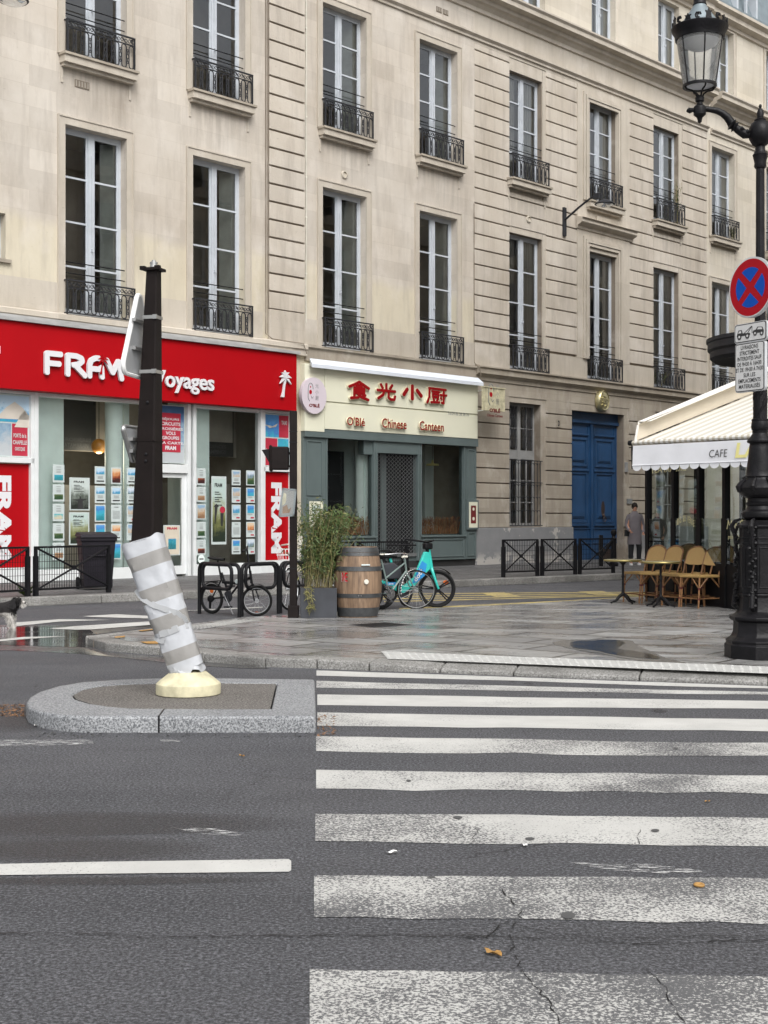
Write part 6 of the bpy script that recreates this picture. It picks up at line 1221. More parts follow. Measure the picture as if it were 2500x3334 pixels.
def ribbon(pts, wd, name):   # tape pulled round the front of the wrap
    m = MB(); L = []
    for (x, y) in pts:
        v = W(x, y); t = max(0, min(1, (v-a0).dot(axn)/Lw)); hw = (hw0+(hw1-hw0)*t); u_ = max(-1, min(1, (v-a0-axn*Lw*t).dot(nx_)/hw)); dy = -hw*0.86*(1-abs(u_)**2.8)**(1/2.8) - 0.007; L.append(Vector((v.x, dy, v.z)))
    fine = []
    for a, b in zip(L[:-1], L[1:]):
        for q in range(4): fine.append(a.lerp(b, q/4))
    fine.append(L[-1])
    for i, p_ in enumerate(fine):
        d2 = (fine[min(i+1, len(fine)-1)] - fine[max(i-1, 0)]).normalized(); q_ = Vector((-d2.z, 0, d2.x)).normalized()*wd/2*(1+0.12*math.sin(i*1.3)); m.v += [tuple(p_+q_), tuple(p_-q_), tuple(p_-q_+Vector((0, 0.01, 0))), tuple(p_+q_+Vector((0, 0.01, 0)))]
    for i in range(len(fine)-1):
        for a, b in ((0, 1), (1, 2), (2, 3), (3, 0)): m.f.append([i*4+a, i*4+b, (i+1)*4+b, (i+1)*4+a]); m.m.append(0); m.sm.append(False)
    m.build(name, M_['tape_white'], wrp)
ribbon([(322, 745), (380, 810), (450, 860), (560, 915), (680, 955), (780, 990), (850, 1040), (893, 1105)], 62*SU, 'tape_strip'); ribbon([(520, 1235), (600, 1232), (700, 1205), (800, 1160), (905, 1125)], 70*SU, 'tape_strip'); ribbon([(540, 1262), (580, 1280), (660, 1295)], 80*SU, 'tape_flap')
# crumpled end of the sleeve over the cone
m = MB(); n_ = 40; ring0, ring1 = [], []
for j in range(n_):
    an = 2*math.pi*j/n_; c_ = a1 + axn*(-0.03); ring0.append(c_ + nx_*math.cos(an)*hw1*1.0 + Vector((0, math.sin(an)*hw1*0.85, 0)))
    c2 = Vector((W(885, 1660).x, 0, 0.168 + 0.018*math.sin(5*an)+0.012*rr.random())); ring1.append(c2 + Vector((math.cos(an)*0.128*(1+0.1*math.sin(6*an)), math.sin(an)*0.115*(1+0.1*math.sin(6*an)), 0)))
m.v = [tuple(v) for v in ring0+ring1]
for j in range(n_): k2 = (j+1) % n_; m.f.append([j, k2, n_+k2, n_+j]); m.m.append(0); m.sm.append(True)
m.build('wrap_skirt', [M_['wrap_white']], wrp)
# mast: square tapered section, turned 17 degrees
def PB(x, y, dy=0): return Vector(((x-613)*PX, dy, CAMZ - 0.108 + (HOR-y)*PX))
tc, bc = PB(500.5, 883, 0.0), PB(478, 1800, 0.0); ht, hb = 47*PX/1.25/2, 103*PX/1.25/2
m = MB(); ang = R(-17)
def sq(c_, h, ch=0.16):
    out = []
    for (sx, sy) in ((-1, -1), (1, -1), (1, 1), (-1, 1)):
        for (ex, ey) in (((-1, -1), (1, -1), (1, 1), (-1, 1))[((-1, -1), (1, -1), (1, 1), (-1, 1)).index((sx, sy))],):
            a_ = (sx*h*(1-ch), sy*h) if sx*sy > 0 else (sx*h, sy*h*(1-ch)); b_ = (sx*h, sy*h*(1-ch)) if sx*sy > 0 else (sx*h*(1-ch), sy*h)
            for q_ in (b_, a_): out.append(q_)
    an = sorted(out, key=lambda q: math.atan2(q[1], q[0])); return [c_ + Vector((q[0]*math.cos(ang)-q[1]*math.sin(ang), q[0]*math.sin(ang)+q[1]*math.cos(ang), 0)) for q in an]
r0, r1 = sq(bc, hb), sq(tc, ht); m.v = [tuple(v) for v in r0+r1]
for j in range(8): k2 = (j+1) % 8; m.f.append([j, k2, 8+k2, 8+j]); m.m.append(0); m.sm.append(False)
m.f.append([8+j for j in range(8)]); m.m.append(0); m.sm.append(False); mast = m.build('mast', M_['pole_brown'], BE)
m = MB(); Mt = Matrix.Translation(tc) @ Matrix.Rotation(ang, 4, 'Z'); m.box(-0.068, 0.068, -0.068, 0.068, 0.0, 0.02, 0, Mt); 
for sx in (-1, 1): m.box(sx*0.06-0.02, sx*0.06+0.02, -0.075, -0.04, 0.002, 0.03, 0, Mt)
m.build('cap_plate', M_['pole_brown'], mast); m = MB(); m.lathe([(0.032, 0.02), (0.032, 0.035), (0.027, 0.037), (0.027, 0.055), (0.03, 0.057), (0.03, 0.068), (0.015, 0.07), (0.015, 0.082), (0.002, 0.083)], 18, M=Mt); m.build('cap_bolt', M_['steel'], mast)
def lev(y): t = (y-883)/(1800-883); return tc.lerp(bc, t), ht + (hb-ht)*t
for y in (1035, 1212):
    c_, h = lev(y); m = MB(); Mt = Matrix.Translation(c_) @ Matrix.Rotation(ang, 4, 'Z'); m.box(-h-0.004, h+0.004, -h-0.004, h+0.004, -0.013, 0.013, 0, Mt); m.box(h*0.6, h+0.012, -h-0.014, -h, -0.016, 0.016, 0, Mt); m.build('steel_band', M_['steel'], mast)
for y in (1312, 1480, 1502): c_, h = lev(y); m = MB(); m.lathe([(0.012, 0), (0.01, 0.01), (0.002, 0.012)], 8, M=Matrix.Translation(c_ + Vector((-0.01, -h, 0))) @ Matrix.Rotation(R(90), 4, 'X')); m.build('bolt', M_['iron'], mast)
c_, h = lev(1437); m = MB(); Mt = Matrix.Translation(c_) @ Matrix.Rotation(ang, 4, 'Z'); m.box(-h-0.003, h+0.003, -h-0.003, h+0.003, -0.004, 0.004, 0, Mt); m.build('seam_collar', M_['pole_brown'], mast)
def tri_sign(cx, ytop, ybot, up, side, rot, dx, label):
    zt_, zb_ = CAMZ + (HOR-ytop)*PX, CAMZ + (HOR-ybot)*PX; o = empty('road_sign_back', (P(cx, 1690, YB).x, YB+dx, 0), rot); tag(o, label, 'road sign', 'road signs strapped to the dark mast')
    H_ = zt_-zb_; r_ = 0.05*side/0.7*1.2; pts = []
    core = [(-side/2+r_*1.2, zb_+r_), (side/2-r_*1.2, zb_+r_), (0, zt_-r_*1.3)] if up else [(-side/2+r_*1.2, zt_-r_), (0, zb_+r_*1.3), (side/2-r_*1.2, zt_-r_)]
    for i, (x, z) in enumerate(core):
        a, b = Vector(core[i-1]) - Vector((x, z)), Vector(core[(i+1) % 3]) - Vector((x, z)); bis = -(a.normalized()+b.normalized()).normalized(); a0_ = math.atan2(bis.y, bis.x)
        for q in range(-4, 5): pts.append((x + r_*math.cos(a0_+q*0.26), 0, z + r_*math.sin(a0_+q*0.26)))
    m = MB(); m.prism(pts, (0, 0.03, 0), 0); m.build('panel', M_['galv'], o)
    m = MB(); m.tube([(p_[0], 0.015, p_[2]) for p_ in pts], 0.019, 8, closed=True); m.build('rim', M_['white_paint'] if up else M_['steel'], o)
    m = MB()
    for z in ((zt_+zb_)/2+0.09*side/0.7, (zt_+zb_)/2-0.12*side/0.7): m.box(-side*0.28, side*0.28, -0.03, 0.0, z-0.012, z+0.012)
    m.build('bracket', M_['steel'], o); return o
tri_sign(455, 952, 1226, True, 0.70, R(81), 0.03, 'triangular road sign seen edge-on from behind, upper left of the dark mast'); tri_sign(437, 1392, 1503, False, 0.30, R(72), 0.02, 'small inverted sign seen edge-on, lower left of the dark mast')
# ================================================================== lamp post
YL = 13.0; XL = (2475-CX)/FPX*YL; K = YL/FPX
LP = empty('street_lamp', (XL, YL, zQ)); tag(LP, 'ornate black cast iron street lamp with glass lantern on a curved side arm', 'street lamp')
zl = lambda ys: CAMZ - zQ + (HOR-ys)*K
zz = lambda yz: zl(1200 + 0.4522*yz); hwz = lambda w_: w_*0.4522*K
m = MB(); oc_ = R(22.5)
m.lathe([(hwz(245)/0.96, 0.0), (hwz(245)/0.96, zz(1985)), (hwz(232)/0.96, zz(1975)), (hwz(238)/0.96, zz(1955)), (hwz(200)/0.96, zz(1925)), (hwz(186)/0.96, zz(1890)), (hwz(183)/0.96, zz(1820)), (hwz(210)/0.96, zz(1805)), (hwz(213)/0.96, zz(1785)), (hwz(175)/0.96, zz(1765)), (hwz(150)/0.96, zz(1740)), (hwz(140)/0.96, zz(1640)), (hwz(148)/0.96, zz(1632)), (hwz(148)/0.96, zz(1618)), (hwz(132)/0.96, zz(1610))], 8, ph=oc_, sm=False); m.build('base', M_['cast_iron'], LP, bevel=0.006)
m = MB(); h = hwz(128); zA, zB_ = zz(1612), zz(1150)
m.lathe([(h*1.16, zA), (h*1.16, zB_), (h*1.28, zB_+0.01), (h*1.30, zB_+0.03), (h*1.02, zB_+0.055), (h*0.9, zz(1090))], 8, ph=oc_, sm=False)
for i in range(8):
    an = i*math.pi/4; Mq = Matrix.Rotation(an, 4, 'Z'); w2 = h*0.36; ap = h*1.16*math.cos(math.pi/8)
    for (x0_, x1_, z0_, z1_) in ((-w2, w2, zA+0.05, zA+0.062), (-w2, w2, zB_-0.19, zB_-0.178), (-w2, -w2+0.01, zA+0.062, zB_-0.19), (w2-0.01, w2, zA+0.062, zB_-0.19), (-w2*1.2, w2*1.2, zB_-0.155, zB_-0.135), (-w2*1.2, w2*1.2, zB_-0.10, zB_-0.085)):
        m.add([Mq @ Vector(v) for v in ((ap-0.003, x0_, z0_), (ap+0.008, x0_, z0_), (ap+0.008, x1_, z0_), (ap-0.003, x1_, z0_), (ap-0.003, x0_, z1_), (ap+0.008, x0_, z1_), (ap+0.008, x1_, z1_), (ap-0.003, x1_, z1_))], [(0,3,2,1),(4,5,6,7),(0,1,5,4),(1,2,6,5),(2,3,7,6),(3,0,4,7)])
m.build('pedestal', M_['cast_iron'], LP, bevel=0.004)
m = MB()   # acanthus consoles at the corners
for i in range(4):
    an = math.pi/4 + i*math.pi/2 + R(12); d2 = Vector((math.cos(an), math.sin(an), 0)); t2 = Vector((-math.sin(an), math.cos(an), 0)); R0 = h*1.16
    prof = [(R0+0.0, zB_-0.75+0.13, .028), (R0+0.045, zB_-0.72+0.13, .035), (R0+0.055, zA+0.02, .04), (R0+0.02, zA+0.12, .03), (R0+0.0, zA+0.3, .022), (R0+0.01, zB_-0.35, .022), (R0+0.035, zB_-0.2, .03), (R0+0.05, zB_-0.06, .035), (R0+0.085, zB_+0.02, .04), (R0+0.05, zB_+0.07, .03), (R0-0.01, zB_+0.09, .02)]
    prof = [(R0+0.02, zA-0.16, .03), (R0+0.06, zA-0.13, .045), (R0+0.05, zA-0.04, .04)] + prof[3:]
    pts = [d2*p_[0] + Vector((0, 0, p_[1])) for p_ in prof]; m.tube(pts, [p_[2]*0.62 for p_ in prof], 8)
    for q in range(34):
        z_ = zA - 0.14 + (zB_ - zA + 0.20)*q/33; s_ = 0.012+0.012*abs(math.sin(q*1.7)); rr_ = R0 + 0.035 + 0.02*math.cos(q*1.1); c_ = d2*rr_; m.lathe([(0.001, -s_), (s_, -s_*0.2), (s_*0.8, s_*0.5), (0.001, s_)], 6, (c_.x + t2.x*0.028*math.sin(q*2.1), c_.y + t2.y*0.028*math.sin(q*2.1), z_))
m.build('scroll_console', M_['cast_iron'], LP)
leafw = lambda an, z: 1 + 0.07*abs(math.sin(an*4)) - 0.03
m = MB(); m.lathe([(hwz(95), zz(1092)), (hwz(128), zz(1070)), (hwz(133), zz(1050)), (hwz(128), zz(1030)), (hwz(100), zz(1015)), (hwz(92), zz(990)), (hwz(100), zz(982)), (hwz(102), zz(968)), (hwz(90), zz(958)), (hwz(88), zz(935))], 28)
m.lathe([(hwz(88), zz(935)), (hwz(120), zz(922)), (hwz(150), zz(890)), (hwz(157), zz(860)), (hwz(140), zz(830)), (hwz(108), zz(805)), (hwz(102), zz(795)), (hwz(98), zz(785))], 32, wob=lambda an, z: 1 + 0.06*abs(math.sin(an*5)) - 0.03)
for i in range(8):
    an = i*math.pi/4+0.2; m.tube([(hwz(w_)*math.cos(an), hwz(w_)*math.sin(an), zz(y_)) for w_, y_ in ((110, 905), (160, 880), (168, 850), (150, 825), (118, 800), (112, 785), (128, 780))], [0.008, 0.016, 0.02, 0.016, 0.012, 0.012, 0.004], 6)
m.lathe([(hwz(98), zz(785)), (hwz(102), zz(775)), (hwz(96), zz(765)), (hwz(94), zz(740)), (hwz(82), zz(640)), (hwz(74), zz(560)), (hwz(70), zz(545)), (hwz(72), zz(540))], 28, wob=lambda an, z: 1 + 0.04*abs(math.sin(an*6)))
m.lathe([(hwz(72), zz(540)), (hwz(90), zz(534)), (hwz(94), zz(522)), (hwz(88), zz(512)), (hwz(68), zz(490)), (hwz(54), zz(465)), (hwz(57), zz(458)), (hwz(57), zz(450)), (hwz(52), zz(447))], 28)
m.lathe([(hwz(52), zz(447)), (hwz(58), zz(440)), (hwz(62), zz(420)), (hwz(58), zz(390)), (hwz(56), zz(380)), (hwz(59), zz(374)), (hwz(58), zz(366)), (hwz(50), zz(360))], 28, wob=lambda an, z: 1+0.06*abs(math.sin(an*5)))
for i in range(10):   # leaf reliefs on the taper
    an = i*math.pi/5; 
    for q in range(4): w_ = 86-q*3; y_ = 740-q*30; m.lathe([(0.001, -0.03), (0.012, -0.01), (0.008, 0.012), (0.001, 0.03)], 5, (hwz(w_+2)*math.cos(an+0.1*(q % 2)), hwz(w_+2)*math.sin(an+0.1*(q % 2)), zz(y_)))
m.build('ornate_stem', M_['cast_iron'], LP)
ztop = zl(548)
m = MB(); nfl = 24; m.lathe([(hwz(50), zz(360)), (hwz(48), zz(100)), (14*K, ztop-1.0), (13*K, ztop)], 48, wob=lambda an, z: 1 + (0.035 if z > zz(150) else 0.015)*math.sin(an*16))
rr = random.Random(3)
for i in range(16):    # ivy relief winding on the shaft
    a_ = rr.uniform(0, 6.28); z_ = rr.uniform(zz(350), zz(180)); m.tube([(hwz(50)*math.cos(a_+0.3*q), hwz(50)*math.sin(a_+0.3*q), z_+0.03*q) for q in range(4)], 0.005, 5)
m.build('shaft', M_['cast_iron'], LP)
yb = 435
m = MB(); m.lathe([(0.048, ztop), (0.056, ztop+0.02), (0.052, ztop+0.05), (0.065, zl(510)), (0.07, zl(504)), (0.06, zl(500)), (0.045, zl(488)), (0.042, zl(478))], 24, wob=lambda an, z: 1+0.05*abs(math.sin(an*5)))
m.lathe([(0.04, zl(478)), (0.075, zl(470)), (0.105, zl(452)), (0.112, zl(435)), (0.107, zl(418)), (0.085, zl(402)), (0.055, zl(396)), (0.058, zl(390)), (0.03, zl(385)), (0.035, zl(370)), (0.02, zl(355)), (0.008, zl(352)), (0.016, zl(347)), (0.012, zl(341)), (0.001, zl(339))], 32); m.build('ball_finial', M_['cast_iron'], LP)
xs_ = lambda x: (x-2475)*K
arm = MB(); arm.tube([(xs_(x), 0, zl(y)) for x, y in ((2445, 440), (2425, 437), (2405, 424), (2390, 412))], [0.032, 0.045, 0.04, 0.035], 14)
arm.lathe([(0.03, -0.03), (0.06, -0.02), (0.035, 0.0), (0.062, 0.02), (0.03, 0.04)], 16, M=Matrix.Translation((xs_(2388), 0, zl(410))) @ Matrix.Rotation(R(-52), 4, 'Y'))
pts = [(2384, 408), (2377, 394), (2367, 381), (2352, 369), (2335, 361), (2315, 357), (2296, 355)]; arm.tube([(xs_(x), 0, zl(y)) for x, y in pts], [0.042, 0.040, 0.037, 0.033, 0.030, 0.028, 0.028], 14)
for q in range(5): arm.lathe([(0.001, -0.03), (0.028, 0), (0.001, 0.03)], 8, (xs_(2440-9*q), 0.03*(-1)**q, zl(438-5*q)))
arm.build('side_arm', M_['cast_iron'], LP)
xh = xs_(2278)
LN = empty('lantern', (xh, 0, 0)); LN.parent = LP
m = MB(); m.lathe([(0.001, zl(402)), (0.018, zl(398)), (0.022, zl(390)), (0.03, zl(382)), (0.058, zl(374)), (0.062, zl(360)), (0.058, zl(348)), (0.03, zl(340)), (0.028, zl(334)), (0.042, zl(330)), (0.044, zl(318)), (0.03, zl(312))], 20)
m.tube([(-0.05, 0, zl(358)), (-0.075, 0, zl(358)), (-0.10, 0, zl(360)), (-0.115, 0, zl(361)), (-0.13, 0, zl(362))], [0.02, 0.022, 0.03, 0.02, 0.004], 8)
r1_, z1_ = 165*0.3165*K, zl(280)
for i in range(4):
    an = i*math.pi/2 + R(10); cx, sy = math.cos(an), math.sin(an); m.tube([(0.03*cx, 0.03*sy, zl(315)), (0.04*cx, 0.04*sy, zl(305)), (0.075*cx, 0.075*sy, zl(296)), (0.13*cx, 0.13*sy, zl(292)), (r1_*cx, r1_*sy, z1_)], 0.009, 6)
m.build('cradle', M_['cast_iron'], LN)
m = MB(); m.lathe([(r1_-0.02, z1_-0.01), (r1_+0.008, z1_-0.01), (r1_+0.008, z1_+0.012), (r1_-0.02, z1_+0.012), (r1_-0.02, z1_-0.01)], 36, cap=False)
rt, zt_ = 236*0.3165*K, zl(126)
for i in range(6): an = i*math.pi/3 - math.pi/2; m.tube([(r1_*math.cos(an), r1_*math.sin(an), z1_), (rt*math.cos(an), rt*math.sin(an), zt_)], 0.007, 6)
m.lathe([(rt-0.01, zt_-0.012), (rt+0.012, zt_-0.012), (rt+0.02, zl(112)), (rt+0.045, zl(100)), (rt+0.05, zl(92)), (rt+0.035, zl(88)), (rt-0.04, zl(82))], 40, cap=False); m.build('lantern_frame', M_['cast_iron'], LN)
m = MB(); m.lathe([(r1_, z1_+0.01), (rt, zt_)], 40); g3 = MB(); g3.v, g3.f, g3.m, g3.sm = m.v, [f for f in m.f if len(f) == 4], [0]*len([f for f in m.f if len(f) == 4]), [True]*len([f for f in m.f if len(f) == 4]); g3.build('lantern_glass', M_['lantern_glass'], LN)
m = MB(); m.lathe([(0.001, z1_+0.002), (r1_-0.02, z1_+0.002), (r1_-0.02, z1_+0.008), (0.001, z1_+0.008)], 30); m.build('diffuser', M_['milky_diffuser'], LN)
m = MB(); m.lathe([(0.04, zl(165)), (0.10, zl(158)), (0.16, zl(146)), (0.185, zl(135))], 28); m.build('reflector', M_['milky_diffuser'], LN)
m = MB(); m.lathe([(rt-0.03, zl(84)), (0.16, zl(72)), (0.155, zl(66)), (0.10, zl(40)), (0.063, zl(20)), (0.06, zl(17))], 32); m.build('dome', M_['zinc'], LN)
m = MB(); m.lathe([(0.06, zl(18)), (0.068, zl(16)), (0.06, zl(12)), (0.058, zl(-6)), (0.07, zl(-9)), (0.055, zl(-16)), (0.03, zl(-30)), (0.02, zl(-45)), (0.001, zl(-52))], 20, wob=lambda an, z: 1+0.05*math.sin(an*10)); m.build('chimney', M_['cast_iron'], LN)
m = MB()
for i in range(8):
    an = i*math.pi/4 + R(6); cx, sy = math.cos(an)*(rt+0.035), math.sin(an)*(rt+0.035); big = i % 2 == 0; hh = 0.10 if big else 0.07
    t2 = Vector((-math.sin(an), math.cos(an), 0)); c_ = Vector((cx, sy, zl(90)))
    m.prism([c_ + t2*u_ + Vector((0, 0, v_)) for u_, v_ in ((-0.03, 0), (0.03, 0), (0.022, hh*0.5), (0.035, hh*0.75), (0.012, hh*0.7), (0, hh), (-0.012, hh*0.7), (-0.035, hh*0.75), (-0.022, hh*0.5))], (-math.cos(an)*0.012, -math.sin(an)*0.012, 0))
    for s_ in (-1, 1):
        a2 = an + s_*0.36; m.tube([((rt+0.035)*math.cos(a2+0.07*math.cos(t)), (rt+0.035)*math.sin(a2+0.07*math.cos(t)), zl(88)+0.03+0.026*math.sin(t)) for t in (0, 1, 2, 3, 4, 5)], 0.008, 5)
m.build('crown_ornament', M_['cast_iron'], LN)
# ---- signs on the lamp post
YS = 12.72; KS = YS/FPX
def sign_frame(cx, rot): return (P(cx, 1690, YS).x, YS, 0), rot
srot = R(-61)   # faces left of the camera
loc, _ = sign_frame(2447, 0)
NS = empty('no_stopping_sign', loc, srot); tag(NS, 'round red and blue no stopping sign strapped to the street lamp', 'road sign')
zc_ = CAMZ + (HOR-936)*KS; r_ = 99*KS; Mx = Matrix.Translation((0, 0, zc_)) @ Matrix.Rotation(R(90), 4, 'X')
m = MB(); m.lathe([(r_-0.005, -0.02), (r_, -0.016), (r_, 0.012), (r_-0.012, 0.014)], 48, M=Mx); m.build('rim', M_['alu'], NS)
def disc(r, y, m_, mi, n_=48): m_.add([(r*math.cos(2*math.pi*i/n_), y, zc_ + r*math.sin(2*math.pi*i/n_)) for i in range(n_)], [tuple(range(n_))], mi)
m = MB(); disc(r_-0.008, -0.016, m, 2); disc(r_-0.018, -0.0175, m, 0)
rb = r_*0.66
for s_ in range(4):
    a0_, a1_ = s_*math.pi/2 - R(45) + R(9), s_*math.pi/2 + R(45) - R(9); pts = [(0.050*math.cos(s_*math.pi/2), -0.019, zc_+0.050*math.sin(s_*math.pi/2))] + [(rb*math.cos(a0_+(a1_-a0_)*q/12), -0.019, zc_ + rb*math.sin(a0_+(a1_-a0_)*q/12)) for q in range(13)]; m.add(pts, [tuple(range(len(pts)))], 1)
m.build('face', [M_['sign_road_red'], M_['sign_blue'], M_['sign_white']], NS)
def panel_sign(cx, y0, y1, wd, label, content, name='sign_panel'):
    o = empty(name, (P(cx, 1690, YS).x, YS, 0), srot); tag(o, label, 'road sign'); z1_, z0_ = CAMZ + (HOR-y0)*KS, CAMZ + (HOR-y1)*KS
    m = MB()
    def rrect(w_, za, zb, r_): 
        return [(sx*(w_/2-r_) + r_*math.cos(t), 0, (zb-r_ if sz > 0 else za+r_) + r_*math.sin(t)) for sx, sz, t0 in ((1, -1, -math.pi/2), (1, 1, 0), (-1, 1, math.pi/2), (-1, -1, math.pi)) for t in [t0 + q*math.pi/8 for q in range(5)]]
    m.prism(rrect(wd, z0_, z1_, 0.03), (0, 0.035, 0)); m.build('backing', M_['alu'], o)
    m = MB(); m.add([Vector(p_) + Vector((0, -0.002, 0)) for p_ in rrect(wd-0.012, z0_+0.006, z1_-0.006, 0.026)], [tuple(range(20))], 1); m.add([Vector(p_) + Vector((0, -0.0035, 0)) for p_ in rrect(wd-0.028, z0_+0.014, z1_-0.014, 0.02)], [tuple(range(20))], 0); content(m, wd, z0_, z1_); m.build('face', [M_['sign_white'], M_['ink']], o); return o
def tow(m, wd, z0_, z1_):
    W_, H_ = wd, z1_-z0_; y = -0.005
    f = lambda u, v: (-W_/2 + u*W_, y, z0_ + v*H_)
    m.poly([f(*p_) for p_ in ((0.08, 0.36), (0.10, 0.50), (0.14, 0.68), (0.24, 0.68), (0.27, 0.50), (0.50, 0.47), (0.50, 0.36))], 1); m.poly([Vector(f(*p_)) + Vector((0, -0.001, 0)) for p_ in ((0.13, 0.52), (0.16, 0.63), (0.22, 0.63), (0.23, 0.52))], 0)
    for (a, b) in (((0.30, 0.47), (0.55, 0.80)), ((0.42, 0.47), (0.56, 0.80)), ((0.56, 0.80), (0.56, 0.45))):
        p_, q = Vector(f(*a)), Vector(f(*b)); n1 = Vector((-(q-p_).z, 0, (q-p_).x)).normalized()*0.0035; m.poly([p_-n1, q-n1, q+n1, p_+n1], 1)
    m.poly([f(*p_) for p_ in ((0.58, 0.44), (0.60, 0.56), (0.68, 0.59), (0.73, 0.72), (0.88, 0.68), (0.92, 0.50), (0.92, 0.38), (0.6, 0.42))], 1); m.poly([Vector(f(*p_)) + Vector((0, -0.001, 0)) for p_ in ((0.72, 0.58), (0.75, 0.68), (0.86, 0.65), (0.88, 0.55))], 0)
    for u, v, r_ in ((0.17, 0.33, 0.028), (0.42, 0.33, 0.028), (0.66, 0.40, 0.024), (0.86, 0.36, 0.024)):
        c_ = Vector(f(u, v)); m.poly([c_ + Vector((r_*math.cos(t), -0.002, r_*math.sin(t))) for t in [2*math.pi*i/14 for i in range(14)]], 1); m.poly([c_ + Vector((r_*0.45*math.cos(t), -0.003, r_*0.45*math.sin(t))) for t in [2*math.pi*i/10 for i in range(10)]], 0)
panel_sign(2443, 1050, 1113, 0.42, 'small white tow-away pictogram plate under the round sign', tow)
lines = ['LIVRAISONS', 'STRICTEMENT', 'INTERDITES SAUF', 'DE 9H30 À 16H30', 'ET DE 19H30 À 7H30', 'SUR LES', 'EMPLACEMENTS', 'MATERIALISÉS']; wds = [0.62, 0.70, 0.86, 0.86, 0.97, 0.42, 0.80, 0.76]
def livr(m, wd, z0_, z1_):
    n_ = 8; H_ = z1_-z0_
    for i, (t, w_) in enumerate(zip(lines, wds)):
        zt2 = z1_ - H_*0.05 - i*H_*0.113; hh = H_*0.082*(1.25 if 'À' in t or 'É' in t else 1.0); text(m, t, -wd*0.47*w_, wd*0.47*w_, zt2-H_*0.085, zt2-H_*0.085+hh, -0.006, 0, 1, bold=0.012)
panel_sign(2441, 1114, 1275, 0.385, 'white plate with eight lines about deliveries under the tow-away plate', livr)
# ================================================================== barrel
p = G(1164, 2012, zQ); BR = empty('wine_barrel', (p.x, p.y+0.27, zQ), 0.4); tag(BR, 'weathered oak wine barrel standing on end beside the bamboo planter', 'barrel')
hB = 0.955; rad = lambda z: 0.262 + 0.062*math.sin(math.pi*max(0, min(1, z/hB)))**0.9
m = MB(); m.lathe([(rad(0), 0)] + [(rad(hB*i/16), hB*i/16) for i in range(17)] + [(rad(hB)-0.022, hB), (rad(hB)-0.024, hB-0.03), (0.001, hB-0.03)], 52, wob=lambda an, z: 1+0.004*abs(math.sin(an*13))); m.build('staves', M_['oak'], BR)
for z0_, z1_ in ((0.015, 0.135), (0.27, 0.325), (0.63, 0.69), (0.835, 0.88), (0.885, 0.948)):
    m = MB(); m.lathe([(rad(z0_)+0.001, z0_), (rad(z0_)+0.007, z0_), (rad(z1_)+0.007, z1_), (rad(z1_)+0.001, z1_)], 52); m.build('hoop', M_['hoop_iron'], BR)
fa = -math.pi/2 - 0.4     # the side that faces the camera in barrel space
def on_b(a, z, dr=0.008): return Vector(((rad(z)+dr)*math.cos(a), (rad(z)+dr)*math.sin(a), z))
m = MB(); Mt = Matrix.Translation(on_b(fa+0.36, 0.487, 0)) @ Matrix.Rotation(fa+0.36, 4, 'Z') @ Matrix.Rotation(R(90), 4, 'Y'); m.lathe([(0.032, 0), (0.034, 0.015), (0.03, 0.02), (0.001, 0.022)], 16, M=Mt); m.build('bung', M_['bone_white'], BR)
m = MB(); m.tube([on_b(fa+0.16+0.03*q, 0.712, 0.02) for q in range(13)], 0.012, 6); m.build('label_strip', M_['paper'], BR)
m = MB()
for ch, da in (('I', -0.68), ('V', -0.59), ('E', -0.47)):
    a = fa + da; Mt = Matrix.Translation(on_b(a, 0.0, 0) * 1.0) @ Matrix.Rotation(a + math.pi/2, 4, 'Z'); c_ = on_b(a, 0.54, 0.004); Mt = Matrix.Translation((c_.x, c_.y, 0)) @ Matrix.Rotation(a+math.pi/2, 4, 'Z')
    wq = {'I': 0.006, 'V': 0.028, 'E': 0.019}[ch]; text(m, ch, -wq-0.007, wq-0.003, 0.486, 0.608, -0.003, 0, 0, M=Mt); text(m, ch, -wq, wq, 0.49, 0.61, -0.006, 0, 1, bold=0.01, M=Mt)
m.build('stencil', [M_['paper'], M_['sign_road_red']], BR)
m = MB()
for z in (0.86, 0.92, 0.30): 
    for q in (-0.05, 0.05): c_ = on_b(fa+0.1+q, z, 0.009); m.lathe([(0.001, -0.008), (0.008, 0), (0.001, 0.008)], 8, tuple(c_))
m.build('hoop_rivet', M_['steel'], BR)
# ================================================================== planter with bamboo
p = G(1033, 2012, zQ); PL = empty('potted_bamboo', (p.x, p.y+0.25, zQ), R(4)); tag(PL, 'bushy bamboo in a square slate-coloured planter between the pole and the barrel', 'potted plant')
m = MB(); m.box(-0.245, 0.245, -0.245, 0.245, 0, 0.40, 0); m.box(-0.215, 0.215, -0.215, 0.215, 0.401, 0.405, 1); m.build('planter_box', [M_['planter_slate'], M_['soil']], PL, bevel=0.01)
rr = random.Random(21); st = MB(); lf = MB()
def blade(p_, d_, L_, w_, mi):
    d_ = d_.normalized(); s_ = d_.cross(Vector((rr.uniform(-1, 1), rr.uniform(-1, 1), rr.uniform(0.2, 1)))).normalized()*w_; a = p_; b = p_ + d_*L_*0.45; e = p_ + d_*L_ + Vector((0, 0, -L_*0.25)); lf.add([a, b+s_, e, b-s_], [(0,1,2,3)], mi)
tops = []
